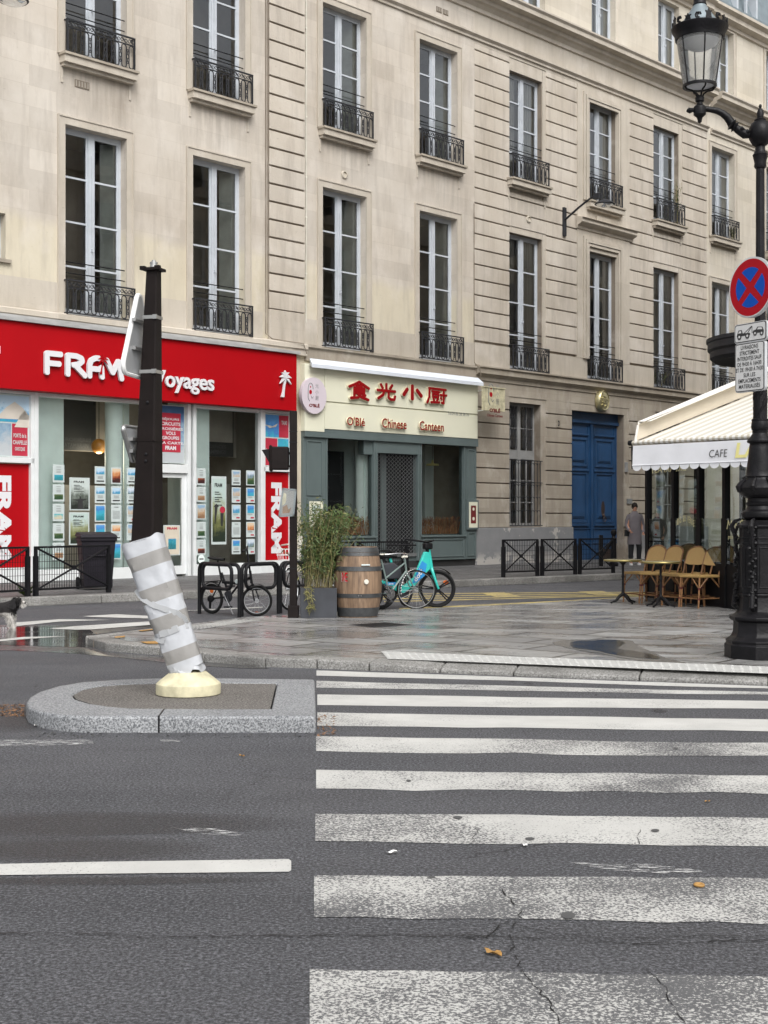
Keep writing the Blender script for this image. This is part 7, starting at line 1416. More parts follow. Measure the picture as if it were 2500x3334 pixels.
for i in range(112):
    bx, by = rr.uniform(-0.19, 0.19), rr.uniform(-0.19, 0.19); lx, ly = rr.gauss(0.02, 0.17), rr.gauss(0, 0.15); h_ = rr.uniform(0.5, 1.18)
    if i % 9 == 0: lx += rr.choice((-0.1, 0.28)); h_ = rr.uniform(0.95, 1.28)
    if i % 11 == 3: lx = rr.uniform(0.25, 0.5); h_ = rr.uniform(0.8, 1.05)
    if i % 17 == 5: lx -= 0.22
    b0, t0 = Vector((bx, by, 0.40)), Vector((bx+lx, by+ly, 0.40+h_)); pts = [b0.lerp(t0, t) + Vector((0, 0, 0.09*math.sin(t*math.pi))) for t in (0, .25, .5, .75, 1)]
    st.tube(pts, [0.004, 0.004, 0.0035, 0.003, 0.0015], 4, 0)
    n_ = int(36 + 28*h_)
    for q in range(n_):
        t = rr.uniform(0.10, 1.0)**0.85; a = b0.lerp(t0, t) + Vector((0, 0, 0.09*math.sin(t*math.pi))); off = Vector((rr.gauss(0, 1), rr.gauss(0, 1), rr.gauss(0, 0.6)))*0.045*(1.25-t*0.5); p_ = a + off
        d_ = Vector((rr.gauss(0, 1), rr.gauss(0, 1), rr.gauss(0.1, 0.9))) + off*12; blade(p_, d_, rr.uniform(0.05, 0.11), rr.uniform(0.0045, 0.0085), 1 if rr.random() < (0.34 if p_.z < 0.75 else 0.13) else 0)
for i in range(3):      # strands trailing over the pot
    x = -0.16 + 0.03*i; pts = [Vector((x, -0.22, 0.42)), Vector((x, -0.27, 0.36)), Vector((x+0.02, -0.28, 0.2-0.02*i)), Vector((x+0.03, -0.275, 0.08+0.03*i))]; st.tube(pts, 0.003, 4, 0)
    for q in range(40): t = rr.random()*2.9; k_ = int(t); p_ = pts[k_].lerp(pts[k_+1], t-k_); blade(p_, Vector((rr.gauss(0, 1), -abs(rr.gauss(0, .6)), rr.gauss(-0.5, 0.6))), rr.uniform(0.04, 0.07), 0.005, 1)
st.build('stems', M_['bamboo_stem'], PL); lf.build('foliage', [M_['leaf_green'], M_['leaf_yellow']], PL)
# ================================================================== signal pole
p = G(954, 2012, zQ); SP = empty('traffic_signal', (p.x, p.y+0.06, zQ), 0.0); tag(SP, 'thin dark signal post with a small hooded signal box beside the bamboo', 'traffic signal')
Ks = (p.y+0.06)/FPX; zs = lambda y: CAMZ - zQ + (HOR-y)*Ks
m = MB(); m.box(-0.049, 0.049, -0.049, 0.049, 0.0, zs(1338)); m.box(-0.072, 0.072, -0.072, 0.072, 0.0, 0.165); m.build('post', M_['pole_brown'], SP, bevel=0.008)
m = MB(); x0 = -0.30; m.box(-0.30, -0.06, -0.11, 0.09, zs(1530), zs(1455), 0); m.box(-0.32, -0.28, -0.12, 0.10, zs(1535), zs(1450), 0); m.build('signal_box', M_['pole_brown'], SP, bevel=0.03)
m = MB(); m.add([(-0.30, -0.10, zs(1462)), (-0.30, 0.08, zs(1462)), (-0.42, 0.07, zs(1466)), (-0.42, -0.09, zs(1466)), (-0.30, -0.10, zs(1515)), (-0.30, 0.08, zs(1515))], [(0,1,2,3),(0,3,4),(1,5,2)]); m.build('visor', M_['black_paint'], SP)
m = MB(); m.box(-0.08, 0.0, -0.02, 0.02, zs(1480), zs(1472)); m.box(-0.08, 0.0, -0.02, 0.02, zs(1522), zs(1514)); m.build('bracket', M_['iron'], SP)
for y_, q_ in ((1440, 0), (1405, 0), (1850, 0)): m = MB(); m.box(-0.052, 0.052, -0.052, 0.052, zs(y_)-0.006, zs(y_)+0.006); m.build('strap', M_['iron'], SP)
NTc = empty('notice_in_sleeve', (p.x, p.y+0.06, zQ), 0.0); tag(NTc, 'stained paper notice in a clear plastic sleeve tied to the thin signal post', 'notice')
xn = lambda x: (x-954)*Ks; Y_ = -0.075
quad_ = [(919, 1589), (966, 1593), (958, 1681), (906, 1684)]
pts = [Vector((xn(x), Y_, zs(y))) for x, y in quad_]
m = MB(); cen = sum(pts, Vector())/4; m.add([v - Vector((0, 0.006, 0)) for v in pts], [(0, 1, 2, 3)], 0); m.build('plastic_sleeve', M_['wrap_plastic'], NTc)
inn_ = [cen + (v-cen)*0.86 for v in pts]; m = MB(); m.add(inn_, [(0,1,2,3)], 0)
for a, b in zip(pts, pts[1:]+pts[:1]): n1 = ((cen-(a+b)/2).normalized())*0.025; m.add([v - Vector((0, 0.003, 0)) for v in (a, b, b+n1, a+n1)], [(0,1,2,3)], 1)
f = lambda u, v: (inn_[3].lerp(inn_[2], u)).lerp(inn_[0].lerp(inn_[1], u), v) - Vector((0, 0.004, 0))
m.poly([f(u, v) for u, v in ((0.1, 0.9), (0.3, 0.85), (0.36, 0.6), (0.3, 0.45), (0.12, 0.38), (0.05, 0.6))], 2); m.poly([f(u, v) for u, v in ((0.15, 0.33), (0.45, 0.42), (0.6, 0.2), (0.8, 0.3), (0.7, 0.08), (0.2, 0.06))], 3)
m.build('paper_sheet', [M_['plaster_grey'], M_['zinc'], M_['enamel_cream'], M_['rattan_pole']], NTc)
# ================================================================== bike racks
def rack(pl, pr, zb_, label, loop=(0.16, 0.88)):
    a, b = Vector((pl.x, pl.y, 0)), Vector((pr.x, pr.y, 0)); L = (b-a).length; o = empty('bike_rack', (a.x, a.y, zb_), math.atan2(b.y-a.y, b.x-a.x)); tag(o, label, 'bike rack', 'tubular steel bike hoops'); H_, r_, tr = 0.76, 0.028, 0.10
    def rr_(x0, x1, z0, z1, closed):
        cs = [(x0, z0, None), (x0, z1, 1), (x1, z1, 2), (x1, z0, None)]
        if closed: out = [(x1-tr*0 - tr + tr*math.sin(t), 0, z0+tr-tr*math.cos(t)) for t in (0, .5, 1.05, 1.57)] + [(x1-tr+tr*math.cos(t), 0, z1-tr+tr*math.sin(t)) for t in (0, .5, 1.05, 1.57)] + [(x0+tr-tr*math.sin(t), 0, z1-tr+tr*math.cos(t)) for t in (0, .5, 1.05, 1.57)] + [(x0+tr-tr*math.cos(t), 0, z0+tr-tr*math.sin(t)) for t in (0, .5, 1.05, 1.57)]
        else: out = [(x0, 0, z0)] + [(x0+tr-tr*math.cos(t), 0, z1-tr+tr*math.sin(t)) for t in (0, .4, .8, 1.2, 1.57)] + [(x1-tr+tr*math.sin(t), 0, z1-tr+tr*math.cos(t)) for t in (0, .4, .8, 1.2, 1.57)] + [(x1, 0, z0)]
        return out
    m = MB(); m.tube(rr_(0, L, 0, H_, False), r_, 10); m.build('hoop', M_['iron'], o); m = MB(); m.tube([(x, -0.05, z) for x, _, z in rr_(L*loop[0], L*loop[1], H_-0.36, H_-0.006, True)], r_*0.95, 10, closed=True); m.build('inner_loop', M_['iron'], o); return o
rack(G(649, 1999), G(779, 2010.5), 0.0, 'bike hoop standing over the rear wheel of the folding bicycle'); rack(G(787, 2007, 0.0), G(906, 1998), 0.0, 'bike hoop standing over the front wheel of the folding bicycle', (0.04, 0.86)); rack(G(913, 1997), G(1000, 1990), 0.0, 'bike hoop mostly hidden behind the signal post and bamboo', (0.04, 0.9))
# ================================================================== bicycles
def wheel(parent, name, c_, r_, tyre_r, mat_rim, spokes=18, steer=0.0, cast=False, rimw=0.012):
    wo = empty(name, c_, steer); wo.parent = parent; Mx = Matrix.Rotation(R(90), 4, 'X')
    m = MB(); m.tube([(r_*math.cos(2*math.pi*i/40), 0, r_*math.sin(2*math.pi*i/40)) for i in range(40)], tyre_r, 8, closed=True); m.build('tyre', M_['rubber'], wo)
    m = MB(); rr_ = r_-tyre_r-0.004; m.tube([(rr_*math.cos(2*math.pi*i/40), 0, rr_*math.sin(2*math.pi*i/40)) for i in range(40)], rimw, 6, closed=True); m.lathe([(0.018, -0.035), (0.018, 0.035)], 10, M=Mx); m.lathe([(0.03, -0.035), (0.03, -0.03)], 10, M=Mx); m.lathe([(0.03, 0.03), (0.03, 0.035)], 10, M=Mx)
    if cast:
        for i in range(5):
            for da in (-0.13, 0.13): a = 2*math.pi*i/5 + 0.5; m.tube([(0.03*math.cos(a+da*2), 0, 0.03*math.sin(a+da*2)), (rr_*math.cos(a+da*0.7), 0, rr_*math.sin(a+da*0.7))], [0.014, 0.010], 6)
        m.lathe([(0.055, -0.04), (0.06, 0), (0.055, 0.04)], 14, M=Mx)
    else:
        for i in range(spokes): a = 2*math.pi*i/spokes; s_ = (-1)**i; m.tube([(0.025*math.cos(a+s_*1.2), s_*0.03, 0.025*math.sin(a+s_*1.2)), (rr_*math.cos(a), 0, rr_*math.sin(a))], 0.0016, 3)
    m.build('rim', M_[mat_rim], wo); return wo
def tubes(parent, name, segs, mat):
    m = MB()
    for s_ in segs: m.tube(s_[0], s_[1], 8)
    return m.build(name, M_[mat], parent)
def saddle(parent, c_, mat='rubber', L=0.26):
    m = MB(); n_ = 10; secs = []
    for i in range(n_+1):
        t = i/n_; x = c_[0] - L*0.45 + L*t; w_ = 0.075*(1-t)**0.6 + 0.018; z = c_[2] + 0.02*(1-t)**2
        secs.append([(x, c_[1]+w_*math.cos(a), z + 0.022*math.sin(a)) for a in [2*math.pi*k_/10 for k_ in range(10)]])
    base = len(m.v)
    for s_ in secs: m.v += s_
    for i in range(n_):
        for a in range(10): b = (a+1) % 10; m.f.append([i*10+a, (i+1)*10+a, (i+1)*10+b, i*10+b]); m.m.append(0); m.sm.append(True)
    m.f.append(list(range(10))); m.m.append(0); m.sm.append(False); m.build('saddle', M_[mat], parent)
def crank(parent, c_, mat='iron_grey', r_=0.085, pa=0.6):
    Mx = Matrix.Translation(c_) @ Matrix.Rotation(R(90), 4, 'X'); m = MB(); m.lathe([(r_, 0.028), (r_, 0.034)], 22, M=Mx)
    for s_ in (1, -1): d_ = Vector((math.cos(pa)*s_, 0, math.sin(pa)*s_))*0.165; m.tube([Vector(c_)+Vector((0, -0.05*s_, 0)), Vector(c_)+d_+Vector((0, -0.07*s_, 0))], 0.010, 6); e = Vector(c_)+d_; m.box(e.x-0.045, e.x+0.045, e.y-0.07*s_-(0.09 if s_ > 0 else 0), e.y-0.07*s_+(0 if s_ > 0 else 0.09), e.z-0.012, e.z+0.012)
    m.build('crank', M_[mat], parent)
def guard(parent, c_, r_, a0_, a1_, mat, steer=0, w_=0.025):
    m = MB(); n_ = 16; cs = [(c_[0]+r_*math.cos(a0_+(a1_-a0_)*i/n_), c_[2]+r_*math.sin(a0_+(a1_-a0_)*i/n_)) for i in range(n_+1)]
    for i in range(n_): m.add([(cs[i][0], c_[1]-w_, cs[i][1]), (cs[i+1][0], c_[1]-w_, cs[i+1][1]), (cs[i+1][0], c_[1]+w_, cs[i+1][1]), (cs[i][0], c_[1]+w_, cs[i][1])], [(0,1,2,3)], 0, True)
    o = m.build('mudguard', M_[mat], parent); s_ = o.modifiers.new('thick', 'SOLIDIFY'); s_.thickness = 0.003; return o
# 1: black folding bicycle locked to the hoops
a, b = G(689, 1998), G(836, 2006); d_ = (b-a); rz = math.atan2(d_.y, d_.x); wb2 = d_.length; FB = empty('folding_bicycle', a, rz); tag(FB, 'black folding bicycle with small wheels locked to the bike hoops', 'bicycle')
rw = 0.225; wheel(FB, 'rear_wheel', (0, 0, rw), rw-0.018, 0.02, 'iron_grey', rimw=0.008); wheel(FB, 'front_wheel', (wb2, 0, rw), rw-0.018, 0.02, 'galv', steer=R(38), rimw=0.006)
bb = (wb2*0.40, 0, 0.27)
tubes(FB, 'frame', [([(0, 0, rw), bb], 0.011), ([(0, 0, rw), (0.20, 0, 0.52)], 0.010), ([bb, (0.20, 0, 0.62)], 0.017), ([(0.22, 0, 0.48), (wb2*0.6, 0, 0.47), (wb2-0.12, 0, 0.56)], 0.022), ([bb, (wb2*0.62, 0, 0.46)], 0.016), ([(wb2-0.13, 0, 0.66), (wb2-0.10, 0, 0.48)], 0.02)], 'iron'); tubes(FB, 'fork', [([(wb2-0.10, 0, 0.5), (wb2-0.03, -0.05, 0.32), (wb2, -0.05, rw)], 0.011), ([(wb2-0.10, 0, 0.5), (wb2-0.03, 0.05, 0.32), (wb2, 0.05, rw)], 0.011)], 'iron')
tubes(FB, 'handlebar', [([(wb2-0.13, 0, 0.64), (wb2-0.19, 0, 0.98)], 0.014), ([(wb2-0.34, 0.18, 1.01), (wb2-0.19, 0, 0.98), (wb2-0.12, -0.18, 0.95)], 0.014)], 'iron'); tubes(FB, 'seat_post', [([(0.20, 0, 0.5), (0.12, 0, 0.80)], 0.014)], 'iron'); saddle(FB, (0.11, 0, 0.82)); crank(FB, bb, pa=-1.1); guard(FB, (0, 0, rw), rw+0.02, 0.6, 3.0, 'iron'); guard(FB, (wb2, 0, rw), rw+0.02, 0.9, 2.6, 'iron')
m = MB(); m.tube([(-0.15, -0.05, 0.47), (0.18, -0.05, 0.50)], 0.008, 6); m.tube([(-0.15, 0.05, 0.47), (0.18, 0.05, 0.50)], 0.008, 6)
for i in range(5): m.tube([(-0.15+0.07*i, -0.06, 0.475), (-0.15+0.07*i, 0.06, 0.475)], 0.006, 5)
m.build('luggage_rack', M_['iron'], FB); m = MB(); m.tube([(0.30, -0.06, 0.30), (0.56, -0.15, 0.02)], 0.008, 6); m.build('kickstand', M_['chrome'], FB)
for (c_, nm) in (((0.02, -0.02, rw+0.12), 'reflector'), ((wb2*0.62, -0.06, 0.50), 'bottle_cap')): m = MB(); m.lathe([(0.03, -0.01), (0.035, 0), (0.03, 0.01)], 12, M=Matrix.Translation(c_) @ Matrix.Rotation(R(90), 4, 'X')); m.build(nm, M_['orange_plastic' if nm == 'reflector' else 'paper'], FB)
m = MB(); m.lathe([(0.055, -0.01), (0.05, 0.012), (0.02, 0.02)], 14, M=Matrix.Translation((0, -0.03, rw)) @ Matrix.Rotation(R(90), 4, 'X')); m.box(-0.01, 0.02, -0.05, -0.03, 0.08, rw); m.build('gear_cluster', M_['iron'], FB)
# 2: pale city bicycle with wire basket behind the post
a = G(925, 1987); CBk = empty('city_bicycle', (a.x+0.04, a.y+0.32, 0), R(-112)); tag(CBk, 'city bicycle with pale wire basket half hidden by the signal post and bamboo', 'bicycle'); rw = 0.33
CBk.location = (a.x+0.36, a.y+1.05, 0); CBk.rotation_euler.z = R(-106); wheel(CBk, 'rear_wheel', (0, 0, rw), rw-0.016, 0.016, 'galv', rimw=0.008); wheel(CBk, 'front_wheel', (1.05, 0, rw), rw-0.016, 0.016, 'alu', steer=R(-8)); bb = (0.45, 0, 0.29)
tubes(CBk, 'frame', [([(0, 0, rw), bb], 0.01), ([(0, 0, rw), (0.33, 0, 0.72)], 0.009), ([bb, (0.30, 0, 0.82)], 0.015), ([bb, (0.88, 0, 0.72)], 0.016), ([(0.35, 0, 0.62), (0.86, 0, 0.80)], 0.014), ([(0.87, 0, 0.88), (0.91, 0, 0.66)], 0.016), ([(0.91, 0.0, 0.66), (0.97, -0.05, 0.5), (1.05, -0.05, rw)], 0.01), ([(0.91, 0.0, 0.66), (0.97, 0.05, 0.5), (1.05, 0.05, rw)], 0.01)], 'iron'); saddle(CBk, (0.27, 0, 0.88)); crank(CBk, bb)
tubes(CBk, 'handlebar', [([(0.87, 0, 0.86), (0.84, 0, 1.0)], 0.012), ([(0.66, -0.27, 1.0), (0.84, -0.1, 1.02), (0.84, 0.1, 1.02), (0.66, 0.27, 1.0)], 0.013)], 'bone_white'); guard(CBk, (1.05, 0, rw), rw+0.02, 0.6, 2.9, 'alu')
m = MB()
for z, s_ in ((0.78, 0.8), (0.86, 0.9), (0.95, 1.0)): m.tube([(0.93, -0.17*s_, z), (1.18*1, -0.17*s_, z), (1.18, 0.17*s_, z), (0.93, 0.17*s_, z)], 0.006, 5, closed=True)
for i in range(7): y_ = -0.16+0.053*i; m.tube([(1.19, y_, 0.95), (1.17, y_*0.8, 0.78), (0.94, y_*0.8, 0.78), (0.93, y_, 0.95)], 0.004, 4)
for i in range(4): x_ = 0.97+0.06*i; m.tube([(x_, -0.17, 0.95), (x_, -0.135, 0.78)], 0.004, 4); m.tube([(x_, 0.17, 0.95), (x_, 0.135, 0.78)], 0.004, 4)
m.build('wire_basket', M_['sign_white'], CBk); m = MB(); m.box(-0.10, 0.05, -0.03, 0.04, 0, 0.16); hb = m.build('child_seat_mount', M_['bone_white'], CBk, (0.86, 0.12, 1.0), R(20), bevel=0.02)
# 3: teal hire e-bike facing right
a = G(1422, 1979); EB = empty('hire_bicycle', (a.x, a.y, 0), 0.0); tag(EB, 'teal hire bicycle with black spoked wheels and blue frame sticker', 'bicycle')
rw = 0.305; hd = R(27); EB.rotation_euler = (0, 0, hd); EB.location = (a.x, a.y, 0); wb3 = 1.02
# origin at the front wheel contact; the bike extends backwards
wheel(EB, 'front_wheel', (0, 0, rw), rw-0.026, 0.026, 'iron', cast=True, steer=-hd+R(6)); wheel(EB, 'rear_wheel', (-wb3, 0, rw), rw-0.026, 0.026, 'iron', cast=True)
bb = (-0.60, 0, 0.26)
m = MB(); up = [(-0.24, 0.90), (-0.155, 0.90), (-0.13, 0.62), (-0.30, 0.48), (-0.46, 0.30), (-0.62, 0.235), (-0.72, 0.27), (-0.95, 0.40), (-1.02, 0.40), (-1.02, 0.47), (-0.72, 0.40), (-0.60, 0.37), (-0.42, 0.50)]
m.prism([(x, -0.035, z) for x, z in up][::-1], (0, 0.07, 0)); m.build('frame', M_['bike_teal'], EB, bevel=0.02)
m = MB(); m.poly([(x, -0.038, z) for x, z in ((-0.29, 0.76), (-0.20, 0.70), (-0.24, 0.52), (-0.38, 0.42), (-0.47, 0.40), (-0.40, 0.55))], 0); Mt = Matrix.Translation((-0.36, 0, 0.51)) @ Matrix.Rotation(R(-52), 4, 'Y'); text(m, 'dott', -0.09, 0.12, -0.028, 0.05, -0.041, 0, 1, bold=0.03, M=Mt); m.build('frame_sticker', [M_['bike_blue'], M_['letter_white']], EB); m = MB(); m.box(-0.94, -0.76, -0.040, -0.0365, 0.385, 0.43, 0); text(m, 'dott', -0.89, -0.80, 0.393, 0.42, -0.042, 0, 1, bold=0.02); m.build('frame_sticker', [M_['bike_blue'], M_['letter_white']], EB)
m = MB(); m.tube([(-0.155, 0, 0.93), (-0.10, 0, 0.62)], 0.034, 12); m.tube([(-0.10, 0, 0.64), (-0.10, -0.055, 0.56), (0.0, -0.055, rw)], [0.03, 0.024, 0.018], 8); m.tube([(-0.10, 0, 0.64), (-0.10, 0.055, 0.56), (0.0, 0.055, rw)], [0.03, 0.024, 0.018], 8); m.build('fork', M_['bike_teal'], EB)
tubes(EB, 'handlebar', [([(-0.16, 0, 0.90), (-0.20, 0, 1.02)], 0.035), ([(-0.42, 0.27, 1.10), (-0.26, 0.12, 1.07), (-0.18, 0, 1.05), (-0.16, -0.12, 1.07), (-0.22, -0.28, 1.08)], 0.016)], 'black_paint'); m = MB(); m.box(-0.24, -0.10, -0.06, 0.06, 0.94, 1.04); m.build('control_head', M_['black_paint'], EB, bevel=0.02)
saddle(EB, (-0.86, 0, 0.83)); tubes(EB, 'seat_post', [([(-0.70, 0, 0.36), (-0.84, 0, 0.80)], 0.022)], 'bike_teal'); crank(EB, bb); guard(EB, (0, 0, rw), rw+0.025, 0.75, 2.2, 'black_paint', w_=0.035); guard(EB, (-wb3, 0, rw), rw+0.03, 0.3, 2.8, 'black_paint', w_=0.05)
m = MB(); m.prism([(x, -0.09, z) for x, z in ((-0.98, 0.48), (-0.66, 0.48), (-0.70, 0.66), (-0.82, 0.74), (-1.02, 0.72))][::-1], (0, 0.18, 0)); m.build('rear_panel', M_['planter_slate'], EB, bevel=0.02)
m = MB(); m.lathe([(0.035, -0.01), (0.035, 0.01)], 12, M=Matrix.Translation((0.16, -0.01, rw+0.10)) @ Matrix.Rotation(R(90), 4, 'X'), sx=1.4); m.build('reflector', M_['orange_plastic'], EB)
# 4: sage green city bicycle in front of it
a = G(1355, 1984); GB = empty('city_bicycle', (a.x, a.y, 0), R(40)); tag(GB, 'old sage green city bicycle with chrome mudguard in front of the teal one', 'bicycle'); rw = 0.31; GB.location = (a.x, a.y-0.0, 0); wb4 = 0.98
wheel(GB, 'front_wheel', (0, 0, rw), rw-0.012, 0.012, 'steel', steer=R(-40)+R(4), spokes=24, rimw=0.006); wheel(GB, 'rear_wheel', (-wb4, 0, rw), rw-0.012, 0.012, 'iron'); bb = (-0.55, 0, 0.26)
tubes(GB, 'frame', [([(-wb4, 0, rw), bb], 0.010), ([(-wb4, 0, rw), (-0.70, 0, 0.66)], 0.008), ([bb, (-0.72, 0, 0.80)], 0.014), ([bb, (-0.20, 0, 0.62)], 0.015), ([(-0.64, 0, 0.50), (-0.23, 0, 0.74)], 0.013), ([(-0.24, 0, 0.80), (-0.20, 0, 0.56)], 0.016)], 'bike_sage'); tubes(GB, 'fork', [([(-0.20, 0, 0.56), (-0.17, -0.045, 0.48), (-0.10, -0.045, 0.36), (0, -0.045, rw)], [0.014, 0.011, 0.010, 0.008]), ([(-0.20, 0, 0.56), (-0.17, 0.045, 0.48), (-0.10, 0.045, 0.36), (0, 0.045, rw)], [0.014, 0.011, 0.010, 0.008])], 'bike_sage')
guard(GB, (0, 0, rw), rw+0.022, 1.2, 3.4, 'chrome'); saddle(GB, (-0.70, 0, 0.84)); crank(GB, bb, 'chrome', pa=2.3); tubes(GB, 'handlebar', [([(-0.24, 0, 0.78), (-0.26, 0, 0.87)], 0.012), ([(-0.44, 0.25, 0.86), (-0.28, 0.13, 0.88), (-0.24, 0, 0.88), (-0.28, -0.13, 0.87), (-0.44, -0.25, 0.84)], 0.012)], 'chrome'); m = MB(); m.tube([(-0.52, 0.27, 0.86), (-0.40, 0.24, 0.86)], 0.018, 8); m.tube([(-0.52, -0.27, 0.84), (-0.40, -0.24, 0.84)], 0.018, 8); m.build('grip', M_['bone_white'], GB)
# 5: dark bicycle whose wheel shows beside the barrel
a = G(1262, 1986); DB_ = empty('black_bicycle', (a.x, a.y, 0), R(68)); tag(DB_, 'black bicycle mostly hidden behind the barrel, only its rear wheel showing', 'bicycle'); rw = 0.33; wheel(DB_, 'front_wheel', (0, 0, rw), rw-0.022, 0.022, 'iron'); wheel(DB_, 'rear_wheel', (-0.0+1.0, 0, rw), rw-0.02, 0.02, 'iron')
DB_.location = (a.x-0.08, a.y, 0)
tubes(DB_, 'frame', [([(0, 0, rw), (0.42, 0, 0.28)], 0.012), ([(0, 0, rw), (0.30, 0, 0.7)], 0.01), ([(0.42, 0, 0.28), (0.26, 0, 0.85)], 0.016), ([(0.42, 0, 0.28), (0.84, 0, 0.68)], 0.018), ([(0.82, 0, 0.85), (1.0, 0, rw)], 0.016), ([(0.32, 0, 0.62), (0.84, 0, 0.76)], 0.014)], 'iron'); guard(DB_, (0, 0, rw), rw+0.03, 0.2, 2.8, 'black_paint', w_=0.04)
saddle(DB_, (0.24, 0, 0.9)); tubes(DB_, 'handlebar', [([(0.80, -0.26, 1.0), (0.82, 0, 1.0), (0.80, 0.26, 1.0)], 0.013), ([(0.82, 0, 0.84), (0.82, 0, 1.0)], 0.013)], 'iron')
# ================================================================== cafe: terrace enclosure, awning, furniture
def seg(a, b, t): return a.lerp(b, t)
c0, c1 = Vector((4.42, 22.9, zQ)), Vector((5.17, 19.75, zQ)); cdir = (c1-c0).normalized(); c2 = c0 + cdir*5.6; crz = math.atan2(cdir.y, cdir.x)
CF = empty('cafe_terrace', c0, crz); tag(CF, 'black framed glass cafe terrace under the striped awning', 'cafe terrace')
# local: x along the front towards the camera, +y to the right (inside)
Lc = 5.6; hC = 2.40
m = MB(); cols_x = []
for px in (2103, 2189, 2272, 2355):
    dx = (px-CX)/FPX; t = (c0.x - dx*c0.y)/(dx*cdir.y - cdir.x); cols_x.append(t)
cols_x = cols_x + [cols_x[-1]+0.9, cols_x[-1]+1.8]
for i, x in enumerate(cols_x): m.box(x-0.045, x+0.045, 0.0, 0.09, 0.0, hC)
m.box(cols_x[0]-0.045, Lc, 0.001, 0.089, hC, hC+0.12); m.box(cols_x[0]+0.046, cols_x[-1], 0.02, 0.07, 0.0, 0.62); m.build('frame', M_['cafe_black'], CF)
m = MB()
for a, b in zip(cols_x[:-1], cols_x[1:]):
    m.box(a+0.046, b-0.046, 0.015, 0.075, 0.62, 0.68); m.box(a+0.046, a+0.075, 0.0, 0.02, 0.62, 1.34); m.box(b-0.075, b-0.046, 0.0, 0.02, 0.62, 1.34)
m.build('glazing_rail', M_['cafe_black'], CF)
m = MB()
for a, b in zip(cols_x[:-1], cols_x[1:]): m.quad((a+0.045, 0.05, 0.66), (b-0.045, 0.05, 0.66), (b-0.045, 0.05, hC), (a+0.045, 0.05, hC)); m.quad((a+0.06, 0.012, 0.66), (b-0.06, 0.012, 0.66), (b-0.06, 0.012, 1.34), (a+0.06, 0.012, 1.34))
m.build('glass', M_['cafe_glass'], CF)
# far side glazing and the end towards the long facade
m = MB(); m2 = MB(); W_c = 2.6
for x in (cols_x[0], 1.3, 2.6, 3.9, 5.2): m.box(x-0.04, x+0.04, W_c, W_c+0.08, 0, hC+0.3)
for y in (0.9, 1.75): m.box(cols_x[0]-0.04, cols_x[0]+0.04, y, y+0.08, 0, hC+0.2)
m.box(cols_x[0], Lc, W_c, W_c+0.08, 0.0, 0.45); m.box(cols_x[0], Lc, W_c, W_c+0.08, hC, hC+0.2); m.box(cols_x[0]-0.04, cols_x[0]+0.04, 0.09, W_c, 0.0, 0.4); m.box(cols_x[0]-0.04, cols_x[0]+0.04, 0.09, W_c, hC, hC+0.12)
m2.quad((cols_x[0], W_c+0.04, 0.45), (Lc, W_c+0.04, 0.45), (Lc, W_c+0.04, hC), (cols_x[0], W_c+0.04, hC)); m2.quad((cols_x[0], 0.09, 0.4), (cols_x[0], W_c, 0.4), (cols_x[0], W_c, hC), (cols_x[0], 0.09, hC)); m.build('rear_frame', M_['cafe_black'], CF); m2.build('rear_glass', M_['cafe_glass'], CF)
m = MB(); m.box(2.9, 2.95, 1.4, 2.5, 1.6, 2.3, 0); m.box(2.3, 2.9, 2.45, 2.5, 1.2, 2.5, 0); m.build('menu_board', M_['wood_red'], CF)
WL_ = lambda: m.build('window_lettering', M_['gold_paint'], CF)
def arc_text(m, s_, x0, x1, zc__, bow, h_):
    n_ = len(s_); 
    for i, ch in enumerate(s_):
        if ch == ' ': continue
        t = (i+0.5)/n_; x = x0+(x1-x0)*t; z = zc__ + bow*(1-(2*t-1)**2); w_ = (x1-x0)/n_*0.42; text(m, ch, x-w_, x+w_, z, z+h_, -0.0, 0, 0, bold=0.01)
m = MB(); arc_text(m, 'VINS au VERRE', cols_x[1]+0.12, cols_x[2]-0.12, 1.20, 0.09, 0.10); WL_(); m = MB(); text(m, 'Nos C', cols_x[3]+0.1, cols_x[3]+0.62, 1.18, 1.32, 0.0, 0, 0, bold=0.02, shear=0.3); WL_(); m = MB(); text(m, 'pain Camp', cols_x[3]+0.15, cols_x[3]+0.65, 1.02, 1.10, 0.0, 0, 0)
WL_(); m = MB()
Mt = Matrix.Scale(-1, 4, (1, 0, 0)); text(m, 'SHAKE', -(cols_x[3]+0.95), -(cols_x[3]+0.4), 2.12, 2.24, 0.04, 0, 0, M=Mt); WL_(); m = MB(); text(m, 'BREAKFAST', -(cols_x[1]+0.4), -(cols_x[0]+0.1), 2.10, 2.20, 0.04, 0, 0, M=Mt)
m.build('window_lettering', M_['gold_paint'], CF)
# awning
A_ = Vector((P(2065, 1442, 20.5).x, 20.5, P(2065, 1442, 20.5).z)); Bq = P(2443, 1419, 18.9); bd = (Bq-A_).normalized(); bd.z = 0; Lb = 6.2; B2 = A_ + bd*Lb; B2.z = A_.z
inn2 = Vector((-bd.y, bd.x, 0)); inn2 = inn2 if inn2.x > 0 else -inn2
AW = empty('striped_awning', (A_.x, A_.y, 0), math.atan2(bd.y, bd.x)); tag(AW, 'cream striped cafe awning with a pale grey scalloped valance', 'awning')
